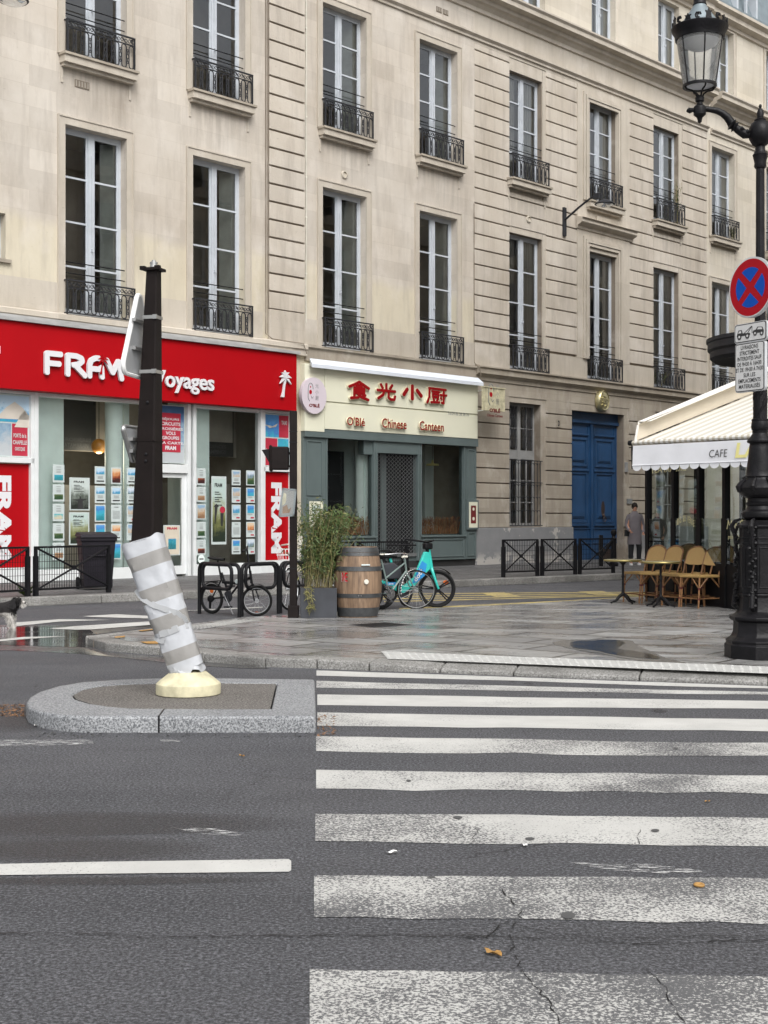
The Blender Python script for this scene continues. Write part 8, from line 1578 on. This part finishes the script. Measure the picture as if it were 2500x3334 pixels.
# find the depth and rise that carry the side edge towards photo point (2560,1245)
Cw = P(2600, 1222, 22.2); rel = Cw - A_; lx, ly = rel.dot(bd), rel.dot(inn2); lz = Cw.z
z0a = A_.z
m = MB(); n_ = 40; D_ = max(2.4, ly)
m.add([(0, 0, z0a), (Lb, 0, z0a), (Lb, D_, lz), (lx*0+lx, D_, lz)], [(0, 1, 2, 3)], 0)
k = NT('awning_stripes_slope'); X_ = k.sep(); cb_ = k.n('CombineXYZ'); k.L(k.math('SUBTRACT', X_[0], k.math('MULTIPLY', X_[1], lx/D_)), cb_.inputs[0]); wv = k.n('TexWave'); wv.wave_type = 'BANDS'; wv.bands_direction = 'X'; wv.inputs['Scale'].default_value = 1.5; k.L(cb_.outputs[0], wv.inputs['Vector']); k.base(k.mix(k.ramp(wv.outputs['Fac'], [(0.45, 0.0), (0.55, 1.0)]), (0.53, 0.50, 0.43), (0.67, 0.66, 0.63))); k.rough(0.85)
sh = m.build('canopy', M_['awning_stripes_slope'] if 'awning_stripes_slope' in M_ else M_['awning_stripes'], AW)
m = MB(); m.tube([(-0.03, 0, z0a-0.0), (Lb, 0, z0a-0.0)], 0.034, 8); m.build('front_bar', M_['awning_stripes'], AW)
m = MB(); nsc = 35; zv = z0a-0.045; drop = 0.30; sw = 0.177
for i in range(nsc):
    x = sw*i; m.add([(x, -0.03, zv), (x+sw, -0.03, zv), (x+sw, -0.045, zv-drop), (x, -0.045, zv-drop)], [(3, 2, 1, 0)], 0)
    pts = [(x+sw/2 - sw/2*math.cos(math.pi*q/8), -0.046, zv-drop-0.085*math.sin(math.pi*q/8)**0.8) for q in range(9)]; m.add([(x, -0.046, zv-drop)] + pts[1:-1] + [(x+sw, -0.046, zv-drop)], [tuple(range(9))], 0)
m.tube([(0, -0.048, zv-drop+0.0), (Lb, -0.048, zv-drop+0.0)], 0.008, 5)
vl = m.build('valance', M_['valance_grey'], AW)
xl_ = lambda px: None
def bar_x(px): dx = (px-CX)/FPX; return (A_.x - dx*A_.y)/(dx*bd.y - bd.x)
m = MB(); text(m, 'CAFE', bar_x(2316), bar_x(2375), zv-drop*0.76, zv-drop*0.40, -0.052, 0, 1, bold=-0.005, shear=0.12); text(m, 'LA C', bar_x(2400), bar_x(2400)+ (bar_x(2440)-bar_x(2400))*3.6, zv-drop*0.84, zv-drop*0.12, -0.054, 0, 0, bold=0.03, shear=0.15); m.build('valance_lettering', [M_['letter_yellow'], M_['ink']], vl)
# side cheek of the awning and the white gutter above it
m = MB(); e0, e1 = Vector((0.0, 0.02, z0a+0.03)), Vector((lx, D_, lz+0.02)); u0, u1 = Vector((0.02, 0.06, z0a+0.27)), Vector((lx+0.02, D_, lz+0.22))
m.add([e0, e1, u1, u0], [(0, 1, 2, 3)], 0); m.add([u0, u1, u1+Vector((0.12, 0.0, 0.05)), u0+Vector((0.12, 0.0, 0.05))], [(0,1,2,3)], 0); m.build('side_cheek', M_['awning_beige'], AW)
m = MB(); w_u = Vector((0, 0, 0.10)); m.add([u0, u1, u1+w_u*1.4, u0+w_u*0.55], [(0,1,2,3)], 0); m.add([u0+w_u*0.55, u1+w_u*1.4, u1+w_u*1.4+Vector((0.16, 0.1, 0)), u0+w_u*0.55+Vector((0.16, 0.1, 0))], [(0,1,2,3)], 0); m.tube([u0, e0], 0.02, 6); m.build('side_hood', M_['awning_canvas'], AW)
m = MB(); m.lathe([(0.04, -0.05), (0.045, 0.0), (0.03, 0.03)], 12, (0, 0, 0), M=Matrix.Translation((-0.05, 0, z0a)) @ Matrix.Rotation(R(90), 4, 'Y')); m.tube([(-0.02, -0.02, zv-drop-0.05), (-0.03, -0.02, z0a-0.05)], 0.014, 6); m.build('roller_end', M_['black_paint'], AW)
# cafe building beyond the right edge with its round balcony
CFB = empty('corner_building', (0, 0, 0)); tag(CFB, 'stone corner building above the cafe, only its dark round balcony ledge in view', 'building')
qa = FW(3.6, 13.2, 0); qb = FW(52, 13.2, 0); qc = qb + N*14; qd = Vector((9.6, 16.2, 0)) + Vector((12, -3, 0)); qe = Vector((9.3, 16.6, 0)); HT = 17.5
m = MB(); m.prism([qa, qb, qc, qd, qe], (0, 0, HT)); m.build('wall', M_['upper_stone'], CFB)
ws = MB(); ws.box(0, 1.5, -0.03, 0.02, 0, 2.9, 1); ws.box(-0.16, 0, -0.06, 0.02, 0, 3.06, 0); ws.box(1.5, 1.66, -0.06, 0.02, 0, 3.06, 0); ws.box(0, 1.5, -0.06, 0.02, 2.9, 3.06, 0); ws.box(0.70, 0.80, -0.05, 0, 0, 2.9, 2); ws.box(0, 0.08, -0.05, 0, 0, 2.9, 2); ws.box(1.42, 1.5, -0.05, 0, 0, 2.9, 2)
for z in (0.9, 1.9): ws.box(0.08, 1.42, -0.045, 0, z, z+0.05, 2)
wsm = ws.mesh('street_window', [M_['trim_stone'], M_['black_paint'], M_['frame_white']])
for fl_ in range(4):
    for i in range(11): link('window', wsm, CFB, FW(7.5+3.6*i, 13.2, 1.2+4.0*fl_), TH+math.pi)
for z in (4.7, 12.9, 17.3): m = MB(); m.box(-48.4, 0.2, -0.35, 0.0, z, z+0.3); m.build('cornice', M_['trim_stone'], CFB, FW(3.6, 13.2, 0), TH+math.pi)
m = MB(); YR = 23.6; cR = P(2560, 1690, YR).x; rR = (2560-2306)/FPX*YR; zt2, zb2 = CAMZ + (HOR-1094)/FPX*(YR-0.3), CAMZ + (HOR-1168)/FPX*(YR-0.3)
m.lathe([(rR*0.62, zb2-0.42), (rR*0.64, zb2+0.04), (rR*0.9, zb2), (rR*0.955, zb2+0.06), (rR*0.955, zb2+0.16), (rR*0.985, zb2+0.2), (rR*0.985, zt2-0.08), (rR, zt2-0.06), (rR, zt2), (rR*0.3, zt2+0.03)], 56, (cR, YR, 0)); m.build('round_balcony', M_['iron_grey'], CFB)
# ---- round tables
def make_table():
    t = empty('bistro_table', (0, 0, 0)); m = MB(); m.lathe([(0.285, 0.665), (0.29, 0.66), (0.29, 0.69), (0.285, 0.694), (0.001, 0.694)], 40); m.build('table_top', M_['gold_paint'] if False else M_['enamel_top'], t)
    m = MB(); m.tube([(0.292*math.cos(2*math.pi*i/40), 0.292*math.sin(2*math.pi*i/40), 0.677) for i in range(40)], 0.014, 8, closed=True); m.build('brass_edge', M_['brass_trim'], t)
    m = MB(); m.lathe([(0.03, 0.12), (0.034, 0.16), (0.022, 0.18), (0.024, 0.20), (0.018, 0.24), (0.018, 0.40), (0.026, 0.41), (0.026, 0.43), (0.018, 0.45), (0.02, 0.60), (0.03, 0.62), (0.07, 0.655), (0.07, 0.664)], 16); m.build('stem', M_['cast_iron'], t)
    for i in range(4):
        a = i*math.pi/2+0.5; c_, s_ = math.cos(a), math.sin(a); m = MB(); m.tube([(0.02*c_, 0.02*s_, 0.14), (0.09*c_, 0.09*s_, 0.10), (0.15*c_, 0.15*s_, 0.04), (0.21*c_, 0.21*s_, 0.025), (0.235*c_, 0.235*s_, 0.012)], [0.025, 0.024, 0.016, 0.013, 0.018], 8); m.build('foot', M_['cast_iron'], t)
    return t
plain('enamel_top', (0.26, 0.235, 0.14), 0.25, var=0.08); plain('brass_trim', (0.34, 0.28, 0.11), 0.35, 0.8, var=0.15)
t1 = make_table(); p = G(2028, 1964, zQ); t1.location = (p.x, p.y, zQ); tag(t1, 'round brass-edged bistro table standing alone at the left of the chairs', 'table', 'round bistro tables')
t2 = copy_tree(t1); p = G(2151, 1976, zQ); t2.location = (p.x, p.y, zQ); t2.rotation_euler = (0, 0, 0.4); t2['label'] = 'round brass-edged bistro table in front of the middle rattan chairs'
# ---- rattan chairs (origin under the middle of the seat, facing -x)
def make_chair():
    c_ = empty('rattan_chair', (0, 0, 0)); sh_ = 0.44; r_ = 0.0125
    m = MB(); n_ = 8; q = 0.195
    pts = [(-q, -q*0.95), (q, -q*0.85), (q, q*0.85), (-q, q*0.95)]
    m.prism([(x, y, sh_-0.012) for x, y in pts], (0, 0, 0.022)); m.build('seat', M_['cane'], c_, bevel=0.01)
    m = MB(); m.tube([(x, y, sh_) for x, y in pts], 0.019, 8, closed=True); m.build('seat_frame', M_['cane'], c_)
    legs = [((-0.19, -0.18), (-0.22, -0.19)), ((-0.19, 0.18), (-0.22, 0.19)), ((0.18, -0.16), (0.24, -0.18)), ((0.18, 0.16), (0.24, 0.18))]
    for (x0, y0), (x1, y1) in legs:
        m = MB(); m.tube([(x0, y0, sh_-0.01), (x1, y1, 0)], r_, 7, 0); mid = (x0*0.62+x1*0.38, y0*0.62+y1*0.38, 0.27)
        m.tube([mid, (x0*0.25, y0, sh_-0.02)], 0.009, 6, 0); m.tube([mid, (x0, y0*0.2, sh_-0.02)], 0.009, 6, 0); m.tube([(mid[0], mid[1], 0.255), (mid[0], mid[1], 0.285)], r_+0.006, 7, 1); m.tube([(x0*0.3+x1*0.7, y0*0.3+y1*0.7, 0.115), (x0*0.3+x1*0.7, y0*0.3+y1*0.7, 0.14)], r_+0.005, 7, 1); m.build('leg', [M_['rattan_pole'], M_['rattan_bind']], c_)
    m = MB(); L_ = [(-0.212, -0.187, 0.13), (-0.212, 0.187, 0.13), (0.222, 0.174, 0.13), (0.222, -0.174, 0.13)]; m.tube(L_, 0.009, 6, closed=True); m.build('stretcher', M_['rattan_pole'], c_)
    def bp(u, z): # back surface point: leans backwards
        return Vector((0.17 + (z-sh_)*0.34, u, z))
    top = 0.845; zlo = 0.60; arch = [(-0.165, sh_), (-0.185, 0.62), (-0.18, 0.74)] + [(-0.18*math.cos(t), 0.74+0.105*math.sin(t)) for t in [math.pi*i/10 for i in range(1, 10)]] + [(0.18, 0.74), (0.185, 0.62), (0.165, sh_)]
    m = MB(); m.tube([bp(u, z) for u, z in arch], 0.013, 8); m.build('back_frame', M_['rattan_pole'], c_)
    m = MB(); pn = [(-0.175, zlo)] + [(-0.172, 0.74)] + [(-0.172*math.cos(t), 0.74+0.095*math.sin(t)) for t in [math.pi*i/10 for i in range(1, 10)]] + [(0.172, 0.74), (0.175, zlo), (0.09, zlo-0.015), (-0.09, zlo-0.015)]
    m.prism([bp(u, z) - Vector((0.008, 0, 0)) for u, z in pn], (0.016, 0, 0)); m.build('backrest', M_['cane'], c_)
    m = MB(); m.tube([bp(0, zlo-0.01), Vector((0.17, 0, sh_))], 0.012, 7); m.tube([Vector((0.24, -0.18, 0.02)), bp(-0.18, 0.66)], 0.009, 6); m.tube([Vector((0.24, 0.18, 0.02)), bp(0.18, 0.66)], 0.009, 6); m.build('back_strut', M_['rattan_pole'], c_)
    return c_
row = Vector((0.45, -0.89, 0)).normalized(); fx = Vector((row.y, -row.x, 0)); fx = fx if fx.x < 0 else -fx   # fx: the way the chairs face
fx = Vector((-0.86, -0.51, 0)).normalized()
rzc = math.atan2(-fx.y, -fx.x)
foot = G(2267, 1981.6, zQ)
def chair_pos(k): # k metres behind chair D along the row
    base = Vector((foot.x, foot.y, 0)) - row*k; side = Vector((-fx.y, fx.x, 0)); side = side if side.dot(row) > 0 else -side
    return base - fx*0.2 - side*0.18 + Vector((0.06, 0.08, 0))
CH = make_chair(); CH.scale = (1.1, 1.1, 1.07); GRP = 'rattan bistro chairs on the cafe terrace'
labs = [(0, 'front rattan chair nearest the lamp post, its whole back in view', 0), (0.41, 'second rattan chair from the lamp post in the front row', 0), (0.97, 'third rattan chair from the lamp post, behind the right table', 0), (1.38, 'leftmost rattan chair, beside the lone table', 0)]
for i, (k_, lab, q) in enumerate(labs):
    o = CH if i == 0 else copy_tree(CH); pp_ = chair_pos(k_); o.location = (pp_.x, pp_.y, zQ); o.rotation_euler = (0, 0, rzc + [0, 0.03, -0.04, 0.05][i]); tag(o, lab, 'chair', GRP)
for k_, dx_, lab in ((0.30, 0.50, 'rattan chair back peeping out behind the two nearest chairs'), (1.20, 0.52, 'rattan chair back peeping out behind the two leftmost chairs')):
    o = copy_tree(CH); pp_ = chair_pos(k_) - fx*dx_; o.location = (pp_.x, pp_.y, zQ+0.02); o.rotation_euler = (0, 0, rzc + math.pi*0.0 + 0.1); tag(o, lab, 'chair', GRP)
cm = lambda lx_, ly_, lz_=0.0: AWc(lx_, ly_)
def inC(x, y, z=zQ): v = Matrix.Rotation(crz, 4, 'Z') @ Vector((x, y, 0)); return (c0.x+v.x, c0.y+v.y, z)
o = copy_tree(t1); o.location = inC(cols_x[3]+0.75, 0.9); o['label'] = 'bistro table inside the glass, left of the lamp post'
o = copy_tree(t1); o.location = inC(cols_x[2]-0.1, 1.9); o['label'] = 'bistro table deep inside the glass terrace behind the chairs'
o = copy_tree(CH); o.location = inC(cols_x[3]+1.1, 1.5); o.rotation_euler = (0, 0, rzc+0.4); tag(o, 'rattan chair inside the glass just left of the lamp post', 'chair', GRP)
# ================================================================== people
def ring_loft(m, secs, n_=16, mi=0):
    base = len(m.v)
    for (cx, cy, z, rx, ry) in secs:
        for a in range(n_): t = 2*math.pi*a/n_; m.v.append((cx+rx*math.cos(t), cy+ry*math.sin(t), z))
    for i in range(len(secs)-1):
        for a in range(n_): b = (a+1) % n_; m.f.append([base+i*n_+a, base+i*n_+b, base+(i+1)*n_+b, base+(i+1)*n_+a]); m.m.append(mi); m.sm.append(True)
    m.f.append([base+a for a in reversed(range(n_))]); m.m.append(mi); m.sm.append(True); m.f.append([base+(len(secs)-1)*n_+a for a in range(n_)]); m.m.append(mi); m.sm.append(True)
def skin_body(name, joints, edges, mat, parent, loc=(0,0,0), sub=2):
    me = bpy.data.meshes.new(name); me.from_pydata([j[:3] for j in joints], edges, []); me.materials.append(M_[mat]); o = link(name, me, parent, loc); bpy.context.view_layer.update()
    sk = o.modifiers.new('skin', 'SKIN'); 
    if not me.skin_vertices: me.attributes.new if False else None
    if not me.skin_vertices:
        bpy.context.view_layer.objects.active = o; bpy.ops.object.skin_root_mark() if False else None
    for i, j in enumerate(joints):
        sv = me.skin_vertices[0].data[i]; r_ = j[3]; sv.radius = (r_[0], r_[1]) if isinstance(r_, tuple) else (r_, r_); sv.use_root = (i == 0)
    sk.use_smooth_shade = True; s_ = o.modifiers.new('sub', 'SUBSURF'); s_.levels = sub; s_.render_levels = sub; return o
def person(loc, rz, H_, coat, hair, label, strap=False, coat_len=0.5, back=True, hairshape=0):
    s_ = H_/1.75; o = empty('person', loc, rz); o.scale = (s_*0.9, s_*0.95, s_); tag(o, label, 'person')
    J = [(0, 0, 0.93, (0.15, 0.11)), (0, 0, 1.15, (0.14, 0.10)), (0, 0, 1.38, (0.17, 0.10)), (0, 0, 1.50, 0.055), (0, -0.01, 1.60, (0.072, 0.085)), (0, -0.015, 1.69, (0.068, 0.08)),
         (-0.19, 0, 1.40, 0.055), (-0.24, -0.02, 1.12, 0.045), (-0.23, -0.20, 0.98, 0.036), (-0.22, -0.28, 0.96, 0.03), (0.19, 0, 1.40, 0.055), (0.25, 0.02, 1.12, 0.045), (0.23, -0.12, 0.92, 0.036), (0.22, -0.19, 0.90, 0.03),
         (-0.10, 0, 0.84, 0.085), (-0.12, -0.02, 0.48, 0.06), (-0.13, 0.03, 0.10, 0.045), (-0.13, -0.12, 0.04, 0.035), (0.10, 0, 0.84, 0.085), (0.13, -0.06, 0.48, 0.06), (0.15, 0.06, 0.10, 0.045), (0.16, -0.09, 0.04, 0.035)]
    E_ = [(0,1),(1,2),(2,3),(3,4),(4,5),(2,6),(6,7),(7,8),(8,9),(2,10),(10,11),(11,12),(12,13),(0,14),(14,15),(15,16),(16,17),(0,18),(18,19),(19,20),(20,21)]
    skin_body('body', J, E_, 'skin', o)
    # fingers on each hand, nose and ears are small but present
    m = MB()
    for sx, hx, hy, hz in ((-1, -0.22, -0.29, 0.95), (1, 0.22, -0.20, 0.89)):
        for q in range(4): m.tube([(hx-0.024+0.016*q, hy, hz), (hx-0.026+0.017*q, hy-0.035, hz-0.015), (hx-0.026+0.017*q, hy-0.055, hz-0.045+0.004*q)], [0.009, 0.008, 0.006], 6)
        m.tube([(hx-sx*0.03, hy+0.02, hz), (hx-sx*0.055, hy-0.01, hz-0.015), (hx-sx*0.05, hy-0.035, hz-0.02)], [0.01, 0.009, 0.007], 6)
    m.lathe([(0.001, -0.02), (0.014, -0.012), (0.006, 0.02)], 8, (0, -0.095, 1.64)); 
    for sx in (-1, 1): m.lathe([(0.001, -0.03), (0.014, 0), (0.001, 0.03)], 8, (sx*0.076, 0.0, 1.645), sy=1.3)
    m.build('hands_and_ears', M_['skin'], o)
    m = MB(); zh = 0.93-coat_len*0.55
    ring_loft(m, [(0, 0, zh, 0.235, 0.17), (0, 0, 0.8, 0.225, 0.16), (0, 0, 1.02, 0.20, 0.145), (0, 0, 1.2, 0.205, 0.14), (0, 0.0, 1.34, 0.225, 0.135), (0, 0.0, 1.43, 0.20, 0.12), (0, 0, 1.49, 0.10, 0.09), (0, 0, 1.53, 0.085, 0.085)], 20)
    for sx in (-1, 1):
        pts = [(sx*0.18, 0, 1.42), (sx*0.25, 0.0, 1.27), (sx*0.27, 0.0, 1.12), (sx*0.25, -0.12, 1.02), (sx*0.235, -0.20, 0.98)] if sx < 0 else [(0.18, 0, 1.42), (0.25, 0.01, 1.27), (0.28, 0.02, 1.12), (0.25, -0.06, 0.99), (0.235, -0.14, 0.92)]
        m.tube(pts, [0.066, 0.062, 0.055, 0.05, 0.044], 12)
    m.build('coat', M_[coat], o)
    m = MB()
    for sx, kx, ky, fx_, fy in ((-1, -0.12, -0.02, -0.13, 0.03), (1, 0.13, -0.06, 0.15, 0.06)): m.tube([(sx*0.10, 0, 0.9), (kx, ky, 0.48), (fx_, fy, 0.08)], [0.105, 0.085, 0.062], 12)
    m.build('trousers', M_['cloth_black'], o)
    for fx_, fy in ((-0.13, 0.03), (0.15, 0.06)): m = MB(); ring_loft(m, [(fx_, fy-0.05, 0.0, 0.05, 0.13), (fx_, fy-0.05, 0.04, 0.05, 0.13), (fx_, fy-0.01, 0.09, 0.045, 0.07)], 12); m.build('shoe', M_['sign_white'] if strap else M_['cloth_black'], o)
    m = MB(); n_ = 12
    for i in range(420 if hairshape else 300):
        a, b = rr.uniform(0, 6.28), rr.uniform(-0.25, 1.57); d_ = Vector((math.cos(a)*math.cos(b), math.sin(a)*math.cos(b), math.sin(b)))
        if d_.y < -0.35 and d_.z < 0.45: continue
        c_ = Vector((0, -0.005, 1.66)) + Vector((d_.x*0.082, d_.y*0.096, d_.z*0.105)); t_ = d_.orthogonal().normalized(); e = c_ + d_*0.018 + t_*0.02; m.add([c_ + t_*0.022, c_ - t_*0.022, e + d_.cross(t_)*0.02], [(0,1,2)], 0)
    ring_loft(m, [(0, 0.01, 1.60, 0.075, 0.082), (0, 0.008, 1.66, 0.083, 0.093), (0, 0.0, 1.72, 0.075, 0.085), (0, 0, 1.76, 0.045, 0.055), (0, 0, 1.775, 0.01, 0.01)], 14); m.build('hair', M_[hair], o)
    if strap: m = MB(); m.tube([(0.13, -0.08, 1.47), (0.12, 0.08, 1.47), (0.03, 0.145, 1.33), (-0.10, 0.15, 1.15), (-0.2, 0.08, 0.98)], 0.014, 6); m.box(-0.30, -0.17, -0.06, 0.1, 0.82, 1.0); m.build('shoulder_bag', M_['cloth_black'], o)
    return o
p = G(2066, 1840, zP); person((p.x, p.y, zP), R(8), 1.74, 'coat_grey', 'hair_dark', 'person in a grey coat with a dark shoulder strap walking away past the blue door', True, 0.62)
p = P(2140, 1690, 36.5); person((p.x, 36.5, zP), R(-20), 1.56, 'cloth_black', 'hair_grey', 'person with short grey hair in a black coat seen through the cafe glass', False, 0.75, hairshape=1)
# small iron statue-like bollards by the door
o = MB(); o.lathe([(0.13, 0), (0.13, 0.08), (0.09, 0.12), (0.075, 0.4), (0.07, 0.72), (0.09, 0.76), (0.05, 0.80), (0.045, 0.84), (0.075, 0.88), (0.085, 0.93), (0.07, 0.98), (0.02, 1.01)], 20)
o.tube([(-0.05, 0, 0.68), (-0.22, 0, 0.42), (-0.36, 0, 0.20)], [0.05, 0.04, 0.03], 8); o.box(-0.40, -0.30, -0.06, 0.06, 0.0, 0.86)
p = G(2029, 1850, zP); q = o.build('guard_stone', M_['cast_iron'], None, (p.x, p.y+1.5, zP)); tag(q, 'dark iron guard bollard at the right jamb of the blue door', 'bollard')
# ================================================================== dog
p = G(30, 2048, 0); DG = empty('dog', (p.x-0.06, p.y+0.1, 0), R(-14)); tag(DG, 'small shaggy black and white dog walking in from the left edge', 'dog')
J = [(-0.20, 0, 0.25, (0.085, 0.08)), (-0.05, 0, 0.255, (0.085, 0.085)), (0.04, 0, 0.26, (0.09, 0.09)), (0.10, 0, 0.32, 0.06), (0.145, 0, 0.365, (0.06, 0.055)), (0.20, 0, 0.345, 0.035), (0.235, 0, 0.335, 0.025),
     (-0.22, 0.06, 0.18, 0.05), (-0.27, 0.06, 0.10, 0.028), (-0.24, 0.06, 0.02, 0.028), (-0.22, -0.06, 0.18, 0.05), (-0.20, -0.06, 0.10, 0.028), (-0.17, -0.06, 0.02, 0.028),
     (0.05, 0.055, 0.16, 0.042), (0.04, 0.055, 0.09, 0.03), (0.06, 0.055, 0.02, 0.03), (0.06, -0.055, 0.16, 0.042), (0.09, -0.055, 0.09, 0.03), (0.11, -0.055, 0.02, 0.03), (-0.30, 0, 0.30, 0.03), (-0.37, 0, 0.37, 0.025)]
E_ = [(0,1),(1,2),(2,3),(3,4),(4,5),(5,6),(0,7),(7,8),(8,9),(0,10),(10,11),(11,12),(2,13),(13,14),(14,15),(2,16),(16,17),(17,18),(0,19),(19,20)]
k = NT('dog_coat'); X = k.sep(); zz_ = k.math('ADD', X[2], k.math('MULTIPLY', k.math('SUBTRACT', k.noise(9, 3), 0.5), 0.09)); k.base(k.mix(k.ramp(zz_, [(0.19, 0.0), (0.21, 1.0)]), (0.46, 0.44, 0.41), (0.016, 0.014, 0.014))); k.rough(0.95); k.bump(k.noise(45, 4, 0.7), 1.0, 0.02)
skin_body('body', J, E_, 'dog_coat', DG)
m = MB(); rr = random.Random(4)
def tuft(c_, d_, L_, mi):
    t_ = d_.orthogonal().normalized()*0.006; m.add([c_+t_, c_-t_, c_+d_*L_+Vector((0, 0, -L_*0.5))], [(0,1,2)], mi)
for i in range(5200):
    a_, b_ = rr.choice(E_); ja, jb = J[a_], J[b_]; t = rr.random(); c_ = Vector(ja[:3]).lerp(Vector(jb[:3]), t); ra, rb2 = (j[3][0] if isinstance(j[3], tuple) else j[3] for j in (ja, jb)); r_ = ra+(rb2-ra)*t; d_ = Vector((rr.gauss(0, 1), rr.gauss(0, 1), rr.gauss(0, 1))).normalized(); c_ = c_ + d_*r_*0.85; tuft(c_, (d_+Vector((-0.3, 0, -0.6))).normalized(), rr.uniform(0.02, 0.045), 1 if c_.z < 0.20 or c_.x > 0.21 else 0)
for sy in (-1, 1):
    for i in range(160): c_ = Vector((0.13+rr.gauss(0, .012), sy*0.055, 0.38)); d_ = Vector((rr.gauss(0, .2), sy*0.35, -1)).normalized(); tuft(c_+d_*rr.uniform(0, 0.07), d_, 0.05, 0)
m.build('shaggy_fur', [M_['fur_black'], M_['fur_white']], DG)
m = MB(); m.lathe([(0.001, -0.014), (0.014, 0), (0.001, 0.014)], 10, (0.262, 0, 0.335)); m.build('nose', M_['black_paint'], DG); m = MB(); [m.lathe([(0.001, -0.008), (0.008, 0), (0.001, 0.008)], 8, (0.195, sy*0.032, 0.375)) for sy in (-1, 1)]; m.build('eye', M_['black_paint'], DG)
